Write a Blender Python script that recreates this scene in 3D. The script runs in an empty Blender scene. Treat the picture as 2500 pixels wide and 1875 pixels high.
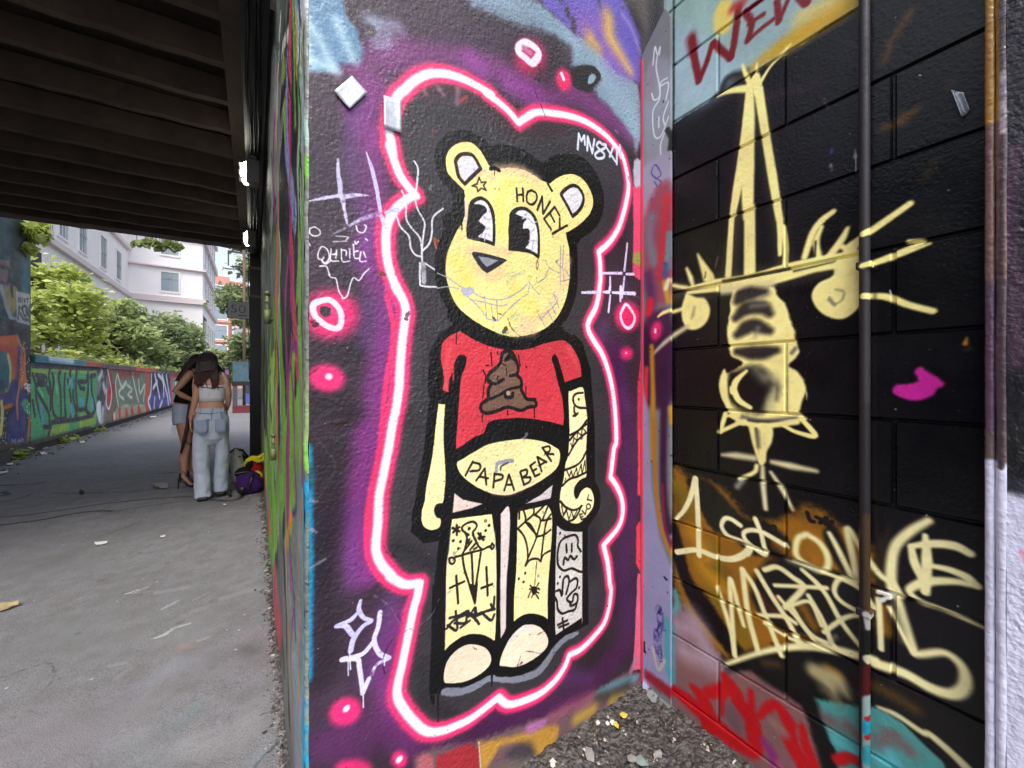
import bpy, bmesh, math, random
import numpy as np
from mathutils import Vector, Matrix, noise as mnoise
random.seed(7); RNG = np.random.RandomState(11)
S = bpy.context.scene
COL = S.collection
# ------------------------------------------------------------------ camera
FPX, CU, HV, CH = 930.0, 1250.0, 930.0, 1.18      # focal length, centre column, horizon row (photo pixels), eye height
AN = math.atan(630/930.0)
SA, CA = math.sin(AN), math.cos(AN)
cam = bpy.data.objects.new('camera', bpy.data.cameras.new('camera')); COL.objects.link(cam)
cam.location = (0, 0, CH); cam.rotation_euler = (math.pi/2, 0, -AN)
cam.data.sensor_width = 36; cam.data.lens = FPX/2500*36; cam.data.shift_y = -7.5/2500
cam.data.clip_start = 0.02; cam.data.clip_end = 1000
S.camera = cam
# ------------------------------------------------------------------ light
world = bpy.data.worlds.new("World"); S.world = world; world.use_nodes = True
wn = world.node_tree.nodes; wl = world.node_tree.links
SUN_EL, SUN_AZ = math.radians(55), math.radians(203)   # azimuth clockwise from +Y
sky = wn.new('ShaderNodeTexSky'); sky.sky_type = 'NISHITA'; sky.sun_disc = False
sky.sun_elevation = SUN_EL; sky.sun_rotation = SUN_AZ
sky.air_density = 1.0; sky.dust_density = 4.0; sky.ozone_density = 1.0
bg = wn['Background']; bg.inputs[1].default_value = 0.15
hs = wn.new('ShaderNodeHueSaturation'); hs.inputs['Saturation'].default_value = 0.5; hs.inputs['Value'].default_value = 1.0
wl.new(sky.outputs[0], hs.inputs['Color']); wl.new(hs.outputs[0], bg.inputs[0])
sun = bpy.data.objects.new('sun', bpy.data.lights.new('sun', 'SUN')); COL.objects.link(sun)
sun.data.energy = .78; sun.data.angle = math.radians(20); sun.data.color = (1.0, 0.96, 0.9)
sd = Vector((math.sin(SUN_AZ)*math.cos(SUN_EL), math.cos(SUN_AZ)*math.cos(SUN_EL), math.sin(SUN_EL)))
sun.rotation_euler = sd.to_track_quat('Z', 'Y').to_euler(); sun.location = (-3, -6, 12)
S.view_settings.view_transform = 'Standard'; S.view_settings.look = 'None'
S.view_settings.exposure = 1.04; S.view_settings.gamma = 1.0
S.cycles.max_bounces = 7; S.cycles.diffuse_bounces = 4; S.cycles.glossy_bounces = 3
S.cycles.transparent_max_bounces = 8; S.cycles.sample_clamp_indirect = 6.0
try: S.cycles.use_denoising = True
except Exception: pass

# ------------------------------------------------------------------ helpers: objects
def tag(o, label=None, cat=None, group=None, kind=None):
    if label: o['label'] = label
    if cat: o['category'] = cat
    if group: o['group'] = group
    if kind: o['kind'] = kind
    return o
def empty(name, loc, rz=0):
    o = bpy.data.objects.new(name, None); o.location = loc; o.rotation_euler[2] = rz
    o.empty_display_size = 0.1; COL.objects.link(o); return o
def mesh_obj(name, verts, faces, mat, parent=None, smooth=False):
    me = bpy.data.meshes.new(name); me.from_pydata([tuple(v) for v in verts], [], [tuple(f) for f in faces])
    if mat: me.materials.append(mat)
    if smooth: me.polygons.foreach_set('use_smooth', [True]*len(me.polygons))
    me.update(); o = bpy.data.objects.new(name, me); COL.objects.link(o)
    if parent: o.parent = parent
    return o
class MB:
    """collects shapes, builds ONE mesh object"""
    def __init__(s): s.v = []; s.f = []
    def add(s, v, f):
        n = len(s.v); s.v += [tuple(p) for p in v]; s.f += [tuple(i+n for i in q) for q in f]; return s
    def box(s, x0, x1, y0, y1, z0, z1, rz=0, c=None):
        v = [(x, y, z) for z in (z0, z1) for y in (y0, y1) for x in (x0, x1)]
        if rz:
            cx, cy = c if c else ((x0+x1)/2, (y0+y1)/2); k, q = math.cos(rz), math.sin(rz)
            v = [(cx+(x-cx)*k-(y-cy)*q, cy+(x-cx)*q+(y-cy)*k, z) for x, y, z in v]
        return s.add(v, [(0,2,3,1),(4,5,7,6),(0,1,5,4),(2,6,7,3),(0,4,6,2),(1,3,7,5)])
    def tube(s, pts, rad, n=10, cap=True, flat=1.0, up=None):
        pts = [Vector(p) for p in pts]; m = len(pts)
        rad = rad if hasattr(rad, '__len__') else [rad]*m
        b = len(s.v); prev = None
        for i, p in enumerate(pts):
            d = (pts[min(i+1, m-1)]-pts[max(i-1, 0)])
            d = d.normalized() if d.length > 1e-9 else Vector((0, 0, 1))
            if prev is None:
                a = Vector(up) if up else (Vector((0, 0, 1)) if abs(d.z) < .9 else Vector((0, 1, 0)))
                e1 = d.cross(a).normalized()
            else:
                e1 = (prev-d*prev.dot(d)).normalized()
            prev = e1; e2 = d.cross(e1)
            r = rad[i]; rx, ry = (r if hasattr(r, '__len__') else (r, r*flat))
            for k in range(n):
                t = 2*math.pi*k/n
                s.v.append(tuple(p+e1*math.cos(t)*rx+e2*math.sin(t)*ry))
        for i in range(m-1):
            for k in range(n):
                a0 = b+i*n+k; a1 = b+i*n+(k+1) % n
                s.f.append((a0, a1, a1+n, a0+n))
        if cap:
            s.f.append(tuple(b+k for k in range(n))[::-1]); s.f.append(tuple(b+(m-1)*n+k for k in range(n)))
        return s
    def ball(s, c, r, n=12, m=8):
        r = r if hasattr(r, '__len__') else (r, r, r)
        b = len(s.v)
        for j in range(m+1):
            ph = math.pi*j/m
            for k in range(n):
                t = 2*math.pi*k/n
                s.v.append((c[0]+r[0]*math.sin(ph)*math.cos(t), c[1]+r[1]*math.sin(ph)*math.sin(t), c[2]+r[2]*math.cos(ph)))
        for j in range(m):
            for k in range(n):
                s.f.append((b+j*n+k, b+(j+1)*n+k, b+(j+1)*n+(k+1) % n, b+j*n+(k+1) % n))
        return s
    def prism(s, pts, h, frame=None):
        """pts 2-D outline in local (x,z), thickness h along y"""
        n = len(pts); v = [(x, 0, z) for x, z in pts]+[(x, h, z) for x, z in pts]
        f = [tuple(range(n)), tuple(range(2*n-1, n-1, -1))]+[(i, i+n, (i+1) % n+n, (i+1) % n) for i in range(n)]
        if frame: v = [tuple(frame @ Vector(p)) for p in v]
        return s.add(v, f)
    def build(s, name, mat, parent=None, smooth=False):
        return mesh_obj(name, s.v, s.f, mat, parent, smooth)
def bevel(o, w=0.01, seg=2):
    m = o.modifiers.new('bevel', 'BEVEL'); m.width = w; m.segments = seg; m.limit_method = 'ANGLE'; return o
def remesh(o, vox=0.012, sm=3):
    m = o.modifiers.new('remesh', 'REMESH'); m.mode = 'VOXEL'; m.voxel_size = vox; m.use_smooth_shade = True
    if sm:
        q = o.modifiers.new('smooth', 'SMOOTH'); q.factor = 0.6; q.iterations = sm
    return o

# ------------------------------------------------------------------ helpers: materials
def lin(c):
    c = np.asarray(c, float)/255.0
    return tuple(float(x) for x in np.where(c <= 0.04045, c/12.92, ((c+0.055)/1.055)**2.4))
def newmat(name):
    m = bpy.data.materials.new(name); m.use_nodes = True
    return m, m.node_tree.nodes, m.node_tree.links, m.node_tree.nodes['Principled BSDF']
def tex(n, l, scale, det=4, rough=.55, vec=None, typ='noise'):
    if typ == 'noise':
        t = n.new('ShaderNodeTexNoise'); t.inputs['Detail'].default_value = det; t.inputs['Roughness'].default_value = rough
    else:
        t = n.new('ShaderNodeTexVoronoi'); t.feature = typ
    t.inputs['Scale'].default_value = scale
    if vec is not None: l.new(vec, t.inputs['Vector'])
    return t
def objco(n):
    g = n.new('ShaderNodeNewGeometry'); return g.outputs['Position']
def mapr(n, l, src, a, b, c, d):
    m = n.new('ShaderNodeMapRange'); l.new(src, m.inputs[0])
    for i, x in enumerate((a, b, c, d)): m.inputs[i+1].default_value = x
    return m.outputs[0]
def mixc(n, l, fac, a, b, mode='MIX'):
    m = n.new('ShaderNodeMix'); m.data_type = 'RGBA'; m.blend_type = mode
    for sock, x in ((m.inputs[0], fac), (m.inputs[6], a), (m.inputs[7], b)):
        if hasattr(x, 'is_output'): l.new(x, sock)
        elif isinstance(x, (int, float)): sock.default_value = x
        else: sock.default_value = (*x, 1)
    return m.outputs[2]
def simple(name, rgb, rough=.6, var=.25, scale=8, bump=.0, bscale=60, metal=0, spec=.5, dist=.002, local=False):
    m, n, l, p = newmat(name)
    if local:
        tc = n.new('ShaderNodeTexCoord'); pos = tc.outputs['Object']
    else: pos = objco(n)
    t = tex(n, l, scale, 5, .6, pos)
    c = np.array(lin(rgb))
    l.new(mixc(n, l, t.outputs['Fac'], tuple(c*(1-var)), tuple(np.minimum(c*(1+var), .95))), p.inputs['Base Color'])
    p.inputs['Roughness'].default_value = rough; p.inputs['Metallic'].default_value = metal
    p.inputs['Specular IOR Level'].default_value = spec
    if bump:
        b = tex(n, l, bscale, 4, .6, pos); bn = n.new('ShaderNodeBump'); bn.inputs['Strength'].default_value = bump
        bn.inputs['Distance'].default_value = dist
        l.new(b.outputs['Fac'], bn.inputs['Height']); l.new(bn.outputs[0], p.inputs['Normal'])
    return m

# ------------------------------------------------------------------ helpers: painting in wall coordinates
FR = dict(W=(0, 0, .8848), A=(700, 0, 4.424), B=(1150, 0, 4.424), C=(700, 350, 4.424), D=(1150, 350, 4.424),
          E=(700, 700, 4.424), F=(1150, 700, 4.424), G=(700, 1050, 4.424), H=(1150, 1050, 4.424),
          I=(700, 1400, 3.493), J=(1150, 1400, 3.493), K=(1070, 330, 5.821), L=(1070, 600, 5.821), M=(1070, 1230, 5.821),
          R=(1550, 0, 3.16), S=(1550, 450, 3.16), T=(1550, 900, 3.16), U=(1550, 1350, 3.16),
          X=(2100, 0, 2.765), Y=(2100, 600, 2.765), Z=(2100, 1275, 2.765), N=(0, 820, 5.027), O=(0, 500, 3.16),
          P=(0, 1000, 3.16), Q=(0, 1350, 3.16), V=(0, 0, 1.0))
def pts(s):
    out = [[]]; f = FR['W']
    for t in s.split():
        if t in FR: f = FR[t]
        elif t == '|':
            out.append([out[-1][-1]])
        else:
            x, y = t.split(','); out[-1].append((f[0]+float(x)/f[2], f[1]+float(y)/f[2]))
    return out
def crom(p, n=6, closed=False):
    p = np.asarray(p, float)
    if len(p) < 3: return p
    if closed: q = np.vstack([p[-1], p, p[0], p[1]])
    else: q = np.vstack([2*p[0]-p[1], p, 2*p[-1]-p[-2]])
    out = []
    for i in range(1, len(q)-2):
        a, b, c, d = q[i-1:i+3]
        for t in np.linspace(0, 1, n, endpoint=False):
            out.append(.5*((2*b)+(c-a)*t+(2*a-5*b+4*c-d)*t*t+(3*b-a-3*c+d)*t**3))
    if not closed: out.append(q[-2])
    return np.array(out)
def fnoise(h, w, cell, octv=4, rough=.55, seed=0):
    r = np.random.RandomState(seed); out = np.zeros((h, w), np.float32); amp = 1.; tot = 0
    for _ in range(octv):
        gh, gw = max(2, int(h/cell)+3), max(2, int(w/cell)+3)
        g = r.rand(gh, gw).astype(np.float32)
        y = np.arange(h)/cell; x = np.arange(w)/cell
        y0 = y.astype(int); x0 = x.astype(int); fy = (y-y0); fx = (x-x0)
        fy = (fy*fy*(3-2*fy)).astype(np.float32)[:, None]; fx = (fx*fx*(3-2*fx)).astype(np.float32)[None]
        y1 = np.minimum(y0+1, gh-1); x1 = np.minimum(x0+1, gw-1)
        a = g[np.ix_(y0, x0)]*(1-fx)+g[np.ix_(y0, x1)]*fx; b = g[np.ix_(y1, x0)]*(1-fx)+g[np.ix_(y1, x1)]*fx
        out += amp*(a*(1-fy)+b*fy); tot += amp; amp *= rough; cell = max(cell/2, 1.01)
    return out/tot
class Paint:
    """a coat of paint on a plane: x = c (wall along the alley), y = c (wall across it) or z = c (ground); metres, `res` metres per texel"""
    def __init__(s, axis, c, a0, a1, b0, b1, res, base=(40, 40, 40), seed=1):
        s.axis, s.c, s.a0, s.a1, s.b0, s.b1, s.res = axis, c, a0, a1, b0, b1, res
        s.W = int(round((a1-a0)/res)); s.H = int(round((b1-b0)/res))
        s.img = np.empty((s.H, s.W, 3), np.float32); s.img[:] = np.array(base)/255.
        s.alpha = None; s.sk = 1.0
        s.n1 = fnoise(s.H, s.W, .012/res if .012/res > 2 else 2.1, 3, .6, seed)-.5
        s.n2 = fnoise(s.H, s.W, .12/res, 5, .6, seed+5)-.5
        s.n3 = fnoise(s.H, s.W, .5/res, 5, .6, seed+9)-.5
    def px(s, p):
        p = np.atleast_2d(np.asarray(p, float)); t = (p[:, 0]-CU)/FPX
        dx = SA+CA*t; dy = CA-SA*t; dz = (HV-p[:, 1])/FPX
        if s.axis == 'x': k = s.c/dx; a = dy*k; b = CH+dz*k
        elif s.axis == 'y': k = s.c/dy; a = dx*k; b = CH+dz*k
        else: k = (s.c-CH)/dz; a = dx*k; b = dy*k
        return np.stack([(a-s.a0)/s.res, (b-s.b0)/s.res], 1)
    def scale(s, p):
        q = s.px([p, (p[0]+2, p[1]), (p[0], p[1]+2)])
        u = (q[1]-q[0])/2; v = (q[2]-q[0])/2
        return math.sqrt(abs(u[0]*v[1]-u[1]*v[0]))
    def _blend(s, y0, y1, x0, x1, a, col):
        col = np.array(col, np.float32)/255.
        v = s.img[y0:y1, x0:x1]; v += (col-v)*a[..., None]
        if s.alpha is not None:
            w = s.alpha[y0:y1, x0:x1]; w += (1-w)*a
    def _dist(s, P, r, pad):
        lo = P.min(0)-pad; hi = P.max(0)+pad
        x0, y0 = max(0, int(lo[0])), max(0, int(lo[1])); x1, y1 = min(s.W, int(hi[0])+2), min(s.H, int(hi[1])+2)
        if x1 <= x0 or y1 <= y0: return None
        D = np.full((y1-y0, x1-x0), 1e6, np.float32)
        for i in range(len(P)-1):
            a, b = P[i], P[i+1]; ra, rb = r[i], r[i+1]; q = pad
            xa = max(x0, int(min(a[0], b[0])-q)); xb = min(x1, int(max(a[0], b[0])+q)+2)
            ya = max(y0, int(min(a[1], b[1])-q)); yb = min(y1, int(max(a[1], b[1])+q)+2)
            if xb <= xa or yb <= ya: continue
            X = np.arange(xa, xb, dtype=np.float32)[None]+.5; Y = np.arange(ya, yb, dtype=np.float32)[:, None]+.5
            d = b-a; L = d.dot(d)+1e-9
            t = np.clip(((X-a[0])*d[0]+(Y-a[1])*d[1])/L, 0, 1)
            dd = np.sqrt((X-a[0]-t*d[0])**2+(Y-a[1]-t*d[1])**2)-(ra+(rb-ra)*t)
            v = D[ya-y0:yb-y0, xa-x0:xb-x0]; np.minimum(v, dd, out=v)
        return D, x0, x1, y0, y1
    def line(s, p, w, col, soft=1.6, op=1., smooth=True, closed=False, rough=.5, taper=0, patch=0, raw=False):
        segs = pts(p) if isinstance(p, str) else [list(p)]
        P = []
        for g in segs:
            q = crom(g, 6, closed) if smooth else np.array(g, float)
            P += list(q)
        if closed: P.append(P[0])
        P = np.array(P, float)
        if len(P) == 1: P = np.vstack([P, P+.01])
        sc = np.array([s.scale(q) for q in P[::max(1, len(P)//6)]]).mean()
        Q = P if raw else s.px(P)
        if hasattr(w, '__len__'): wr = np.interp(np.linspace(0, 1, len(Q)), np.linspace(0, 1, len(w)), w)
        else: wr = np.full(len(Q), float(w))
        if taper: wr = wr*np.interp(np.linspace(0, 1, len(Q)), [0, taper, 1-taper, 1], [.25, 1, 1, .25])
        r = wr*sc/2; sf = max(soft*s.sk*sc, 1.2)
        res = s._dist(Q, r, r.max()+sf*1.2+2)
        if res is None: return
        D, x0, x1, y0, y1 = res
        D = D+s.n1[y0:y1, x0:x1]*rough*sc*2.2
        a = np.clip(.5-D/sf, 0, 1); a = a*a*(3-2*a)*op
        if patch: a = a*np.clip((s.n1[y0:y1, x0:x1]*2.2+.5+(1-patch)*1.4), 0, 1)
        s._blend(y0, y1, x0, x1, a.astype(np.float32), col)
    def lines(s, many, w, col, **k):
        for p in many.split(';'):
            if p.strip(): s.line(p, w, col, **k)
    def fill(s, p, col, soft=1.6, op=1., smooth=True, rough=.5, patch=0, grow=0):
        segs = pts(p) if isinstance(p, str) else [list(p)]
        if len(segs) == 1: P = crom(segs[0], 5, True) if smooth else np.array(segs[0], float)
        else:
            P = []
            for g in segs: P += list(crom(g, 5) if smooth else g)
            P = np.array(P)
        sc = s.scale(P.mean(0)); Q = s.px(P); Q = np.vstack([Q, Q[0]])
        sf = max(soft*s.sk*sc, 1.2)
        res = s._dist(Q, np.zeros(len(Q)), sf*1.2+3+abs(grow)*sc)
        if res is None: return
        D, x0, x1, y0, y1 = res
        ins = np.zeros((y1-y0, x1-x0+1), bool)
        for i in range(len(Q)-1):
            (ax, ay), (bx, by) = Q[i], Q[i+1]
            if ay == by: continue
            if ay > by: ax, ay, bx, by = bx, by, ax, ay
            ys = np.arange(max(y0, math.ceil(ay-.5)), min(y1, math.ceil(by-.5)))
            if len(ys) == 0: continue
            xs = ax+(ys+.5-ay)*(bx-ax)/(by-ay)
            xi = np.clip(np.ceil(xs-.5).astype(int), x0, x1)-x0
            np.logical_xor.at(ins, (ys-y0, xi), True)
        ins = np.logical_xor.accumulate(ins, axis=1)[:, :-1]
        D = np.where(ins, -D, D)-grow*sc+s.n1[y0:y1, x0:x1]*rough*sc*2.2
        a = np.clip(.5-D/sf, 0, 1); a = a*a*(3-2*a)*op
        if patch: a = a*np.clip((s.n2[y0:y1, x0:x1]*2.5+.5+(1-patch)*1.4), 0, 1)
        s._blend(y0, y1, x0, x1, a.astype(np.float32), col)
    def dots(s, p, d, col, soft=1.6, op=1.):
        for q in pts(p)[0]: s.line([q], d, col, soft=soft, op=op, smooth=False)
    def glow(s, c, rx, ry, col, ang=0, core=.5, op=1.):
        """a sprayed dot: radii in photo pixels, soft rim"""
        q = pts(c)[0][0]; n = 14
        P = [(q[0]+math.cos(t)*rx*math.cos(ang)-math.sin(t)*ry*math.sin(ang), q[1]+math.cos(t)*rx*math.sin(ang)+math.sin(t)*ry*math.cos(ang))
             for t in np.linspace(0, 2*math.pi, n, endpoint=False)]
        s.fill(P, col, soft=min(rx, ry)*(1-core)*2+1, op=op, smooth=True)
    def speck(s, n, col, r=(.6, 1.8), op=.8, box=None, seed=3):
        g = np.random.RandomState(seed)
        for _ in range(n):
            x, y = (g.rand()*s.W, g.rand()*s.H) if box is None else (box[0]+g.rand()*(box[1]-box[0]), box[2]+g.rand()*(box[3]-box[2]))
            q = r[0]+g.rand()*(r[1]-r[0]); x0, x1, y0, y1 = int(max(0, x-q-1)), int(min(s.W, x+q+2)), int(max(0, y-q-1)), int(min(s.H, y+q+2))
            if x1 <= x0 or y1 <= y0: continue
            Y, X = np.mgrid[y0:y1, x0:x1]
            a = np.clip(q+.5-np.hypot(X+.5-x, Y+.5-y), 0, 1)*op
            s._blend(y0, y1, x0, x1, a.astype(np.float32), col)
    def grime(s, amt=.12):
        s.img *= (1+(s.n2*amt*2+s.n3*amt+s.n1*amt*.8))[..., None]
    def image(s, name):
        im = bpy.data.images.new(name, s.W, s.H, alpha=s.alpha is not None, float_buffer=False)
        buf = np.ones((s.H, s.W, 4), np.float32); buf[..., :3] = np.clip(s.img, 0, 1)
        if s.alpha is not None: buf[..., 3] = np.clip(s.alpha, 0, 1)
        im.pixels.foreach_set(buf.ravel()); im.update(); im.pack(); s.im = im
        return im
    def uvmap(s, o):
        me = o.data; uv = me.uv_layers.new(name='UVMap'); i0, i1 = {'x': (1, 2), 'y': (0, 2), 'z': (0, 1)}[s.axis]
        co = np.empty(len(me.vertices)*3, np.float32); me.vertices.foreach_get('co', co); co = co.reshape(-1, 3)
        li = np.empty(len(me.loops), np.int32); me.loops.foreach_get('vertex_index', li)
        q = co[li]; out = np.stack([(q[:, i0]-s.a0)/(s.a1-s.a0), (q[:, i1]-s.b0)/(s.b1-s.b0)], 1).astype(np.float32)
        uv.data.foreach_set('uv', out.ravel())
    def material(s, name, rough=.42, bump=.5, bs=(95, 28), dist=.004, spec=.5, brick=None, roughvar=.15, streak=False):
        m, n, l, p = newmat(name)
        t = n.new('ShaderNodeTexImage'); t.image = s.image(name); t.interpolation = 'Linear'; t.extension = 'EXTEND'
        uvn = n.new('ShaderNodeUVMap'); uvn.uv_map = 'UVMap'; l.new(uvn.outputs[0], t.inputs[0])
        pos = objco(n)
        g = tex(n, l, 14, 5, .65, pos)
        l.new(mixc(n, l, 1.0, t.outputs['Color'], mixc(n, l, g.outputs['Fac'], (.86, .86, .86), (1.0, 1.0, 1.0)), 'MULTIPLY'), p.inputs['Base Color'])
        a = tex(n, l, bs[0], 2, .5, pos); b = tex(n, l, bs[1], 4, .6, pos)
        m2 = n.new('ShaderNodeMath'); m2.operation = 'MULTIPLY_ADD'; m2.inputs[1].default_value = .8
        l.new(b.outputs['Fac'], m2.inputs[0]); l.new(a.outputs['Fac'], m2.inputs[2])
        v = tex(n, l, 55, 0, 0, pos, 'F1'); dm = mapr(n, l, v.outputs['Distance'], 0, .28, .35, 0)
        m3 = n.new('ShaderNodeMath'); m3.operation = 'ADD'; l.new(m2.outputs[0], m3.inputs[0]); l.new(dm, m3.inputs[1])
        lo = tex(n, l, 2.6, 4, .65, pos); sm_ = mapr(n, l, lo.outputs['Fac'], .35, .65, bump*.45, bump*1.35)
        bn = n.new('ShaderNodeBump'); l.new(sm_, bn.inputs['Strength']); bn.inputs['Distance'].default_value = dist
        l.new(m3.outputs[0], bn.inputs['Height']); l.new(bn.outputs[0], p.inputs['Normal'])
        rr = tex(n, l, 5, 4, .6, pos)
        l.new(mapr(n, l, rr.outputs['Fac'], .3, .7, rough-roughvar, rough+roughvar), p.inputs['Roughness'])
        p.inputs['Specular IOR Level'].default_value = spec
        return m
def place(u, v, z):
    """point at photo pixel (u,v) and camera-depth z"""
    t = (u-CU)/FPX
    return Vector(((SA+CA*t)*z, (CA-SA*t)*z, CH+(HV-v)/FPX*z))
# ================================================================== the bear mural (plane y = YM)
YM, XS, XB = 0.925, 0.09, 1.24
OUTL = ('A 1150,1659 1125,1500 1110,1380 1180,1070 1270,970 1380,870 1520,800 1640,790 1780,810 1960,880 2212,1020 '
 'B 150,1000 300,1110 420,1220 505,1325 | B 560,1290 700,1215 900,1225 1100,1260 1280,1330 1450,1450 1560,1570 1640,1690 '
 'D 1690,350 1700,480 1680,620 1640,780 1590,920 1500,1060 1380,1170 | D 1395,1290 1400,1450 F 1390,0 1375,120 1340,240 1285,340 1258,415 | '
 'F 1275,490 1330,590 1410,720 1470,880 1520,1080 1550,1300 1570,1659 H 1545,200 1520,420 1508,510 | H 1560,580 1610,680 1640,800 1635,940 1590,1060 1500,1170 1435,1245 | '
 'H 1450,1310 1480,1450 1500,1659 J 1195,150 1175,300 1130,430 1040,540 940,640 835,695 | J 800,790 720,910 600,1020 450,1090 320,1120 235,1062 | '
 'J 150,1130 0,1240 I 1450,1300 1330,1345 1200,1350 1100,1280 1000,1160 945,1050 950,930 980,800 1010,650 1040,500 1080,300 1110,200 1130,80 | '
 'I 1000,90 880,20 G 1130,1570 1030,1460 970,1330 965,1200 985,1000 990,850 1000,700 1030,550 1070,350 1110,150 1130,0 E 1150,1450 1190,1250 1215,1050 1225,850 1245,600 1270,400 1285,260 1250,130 1170,0 '
 'C 1240,1659 1150,1480 1090,1280 1070,1050 1090,870 1170,720 1300,600 1400,560 | C 1340,500 1230,350 1170,200 1120,50 A 1115,1560')
m = Paint('y', YM, XS, 1.46, -0.06, 3.2, 0.0016, base=(52, 40, 52), seed=3)
gx = np.linspace(0, 1, m.W)[None]; 
m.img += (m.n3[..., None]*np.array([.10, .05, .12])+m.n2[..., None]*np.array([.08, .06, .08])).astype(np.float32)
PUR, DPU, PNK, WHT, CHA, BLK = (124, 48, 122), (88, 38, 92), (238, 52, 112), (226, 230, 246), (53, 50, 56), (13, 13, 15)
# purple haze sprayed outside the outline
m.lines('A 1000,1000 880,1200 940,1500; E 1150,300 1130,700 1060,1100 980,1500 G 930,300 860,700 800,1100 900,1500; A 900,900 760,1200 900,1500 C 900,0 960,300 980,600 960,900 900,1200 960,1500; E 1100,100 1080,400 1020,800 960,1200 880,1600; G 880,50 820,400 760,700 700,1000 740,1300 850,1560;'
        'I 1000,350 900,600 850,900 900,1200 1050,1400', 60, PUR, soft=62, op=.85, rough=2)
m.lines('A 800,1150 700,1500 C 750,500 860,900 800,1300; E 900,200 850,600; G 700,900 650,1300 700,1640; I 900,200 780,560 700,900', 46, (108, 60, 130), soft=60, op=.55, rough=2)
m.lines('A 780,700 1100,600 1600,560 1900,640 B 200,700 500,900 760,1080 1100,1000 1300,1100 1700,1400', 70, (120, 52, 118), soft=66, op=.8, rough=2)
m.lines('B 420,900 560,940 700,1000; B 0,620 120,760', 50, (140, 60, 145), soft=50, op=.7)
m.lines('F 1550,700 1600,1000 1680,1400 H 1700,300 1720,900 1650,1500 J 1330,300 1300,600 1150,800 950,1000 700,1150 400,1220 100,1330', 54, (72, 28, 74), soft=50, op=.85, rough=2)
m.lines('F 1640,1150 1680,1300; F 1440,420 1400,520; J 700,850 1000,900', 28, (96, 44, 110), soft=40, op=.6)
m.lines('I 560,1300 800,1350 1100,1480 1500,1560; I 300,1450 600,1560', 70, (90, 38, 92), soft=60, op=.7, rough=2)
m.lines('E 250,600 700,700 ; E 300,1250 700,1350; G 300,300 500,900 400,1500; I 300,100 350,500 300,900', 60, (38, 30, 40), soft=60, op=.75, rough=2)
m.lines('A 1400,250 1900,330 B 100,400 350,430 700,420; A 560,220 750,330', 60, (58, 44, 62), soft=40, op=.8, rough=3)
m.sk = 2.4
# upper left light-blue stripes
m.fill('A 150,-60 600,-60 640,150 760,330 830,560 790,660 570,690 560,770 180,770 150,400', (92, 132, 164), soft=7, smooth=False, rough=4)
m.lines('A 170,30 200,300 250,700; A 230,220 380,480 500,740; A 540,220 620,420 720,640; A 160,300 170,740; A 250,640 520,750', 17, (176, 205, 220), soft=16, op=.9, rough=2)
m.lines('A 880,220 980,320 960,440 1060,460 1080,380; A 940,230 1200,290', 20, (150, 165, 190), soft=22, op=.8, rough=4)
m.fill('A 860,270 930,280 960,340 940,390 870,360', (72, 60, 66), soft=4)
# top middle grey-blue diagonal and violet
m.fill('A 1900,-80 B 380,-80 700,0 820,90 1120,350 1250,420 1460,600 1800,900 1850,1100 1850,1450 1780,1659 1760,1500 1640,1320 1480,1130 1380,1060 1330,940 1400,860 1340,720 1090,700 1090,500 900,380 700,300 500,260 200,130 0,60', (122, 146, 166), soft=8, smooth=False, rough=6)
m.lines('B 1150,480 1300,600 1420,760 1560,960 1700,1150 1780,1330', 40, (150, 178, 196), soft=40, op=.6, rough=4)
m.lines('B 60,20 300,120 560,210 760,300', 22, (96, 104, 122), soft=20, op=.6, rough=8, patch=.8)
m.fill('B 690,-80 1600,-80 1700,100 1830,400 1880,900 1840,900 1700,850 1560,760 1460,620 1350,520 1250,420 1120,350 950,200 820,90', (98, 84, 172), soft=7, smooth=False, rough=4)
m.lines('B 1180,280 1400,300 1450,560 1600,700', 34, (150, 95, 176), soft=34, op=.7, rough=2)
m.lines('B 1480,180 1500,380 1600,560 1720,760; B 1290,420 1380,520', [26, 30, 22, 12], (216, 172, 82), soft=18, op=.95, rough=2)
m.lines('B 1640,160 1740,320 1830,560', 6, (196, 180, 210), soft=8, op=.5)
m.fill('B 1600,-200 2400,-200 2400,60 2110,180 1960,420 1900,560 1880,420 1800,200 1720,40', (92, 86, 84), soft=22, smooth=True, rough=2)
m.fill('B 1850,450 1990,330 2400,60 2400,1800 1900,1659', (80, 72, 76), soft=12)
m.dots('B 1035,130 1110,260 960,-10', 12, (60, 50, 66), soft=5)
m.line('B 1035,90 1050,170', 9, (60, 50, 66), soft=5); m.line('B 1105,220 1105,320', 13, (64, 54, 74), soft=5)
m.line('B 1380,-20 1390,60', 7, (70, 60, 90), soft=5)
m.sk = 1.0
# dark blob with a hole
m.fill('B 1080,760 1180,710 1310,710 1390,780 1400,850 1330,930 1290,990 1150,960 1080,880', (34, 28, 30), soft=5)
m.fill('B 1275,820 1320,795 1350,830 1320,890 1265,900', (140, 165, 180), soft=4)
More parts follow.
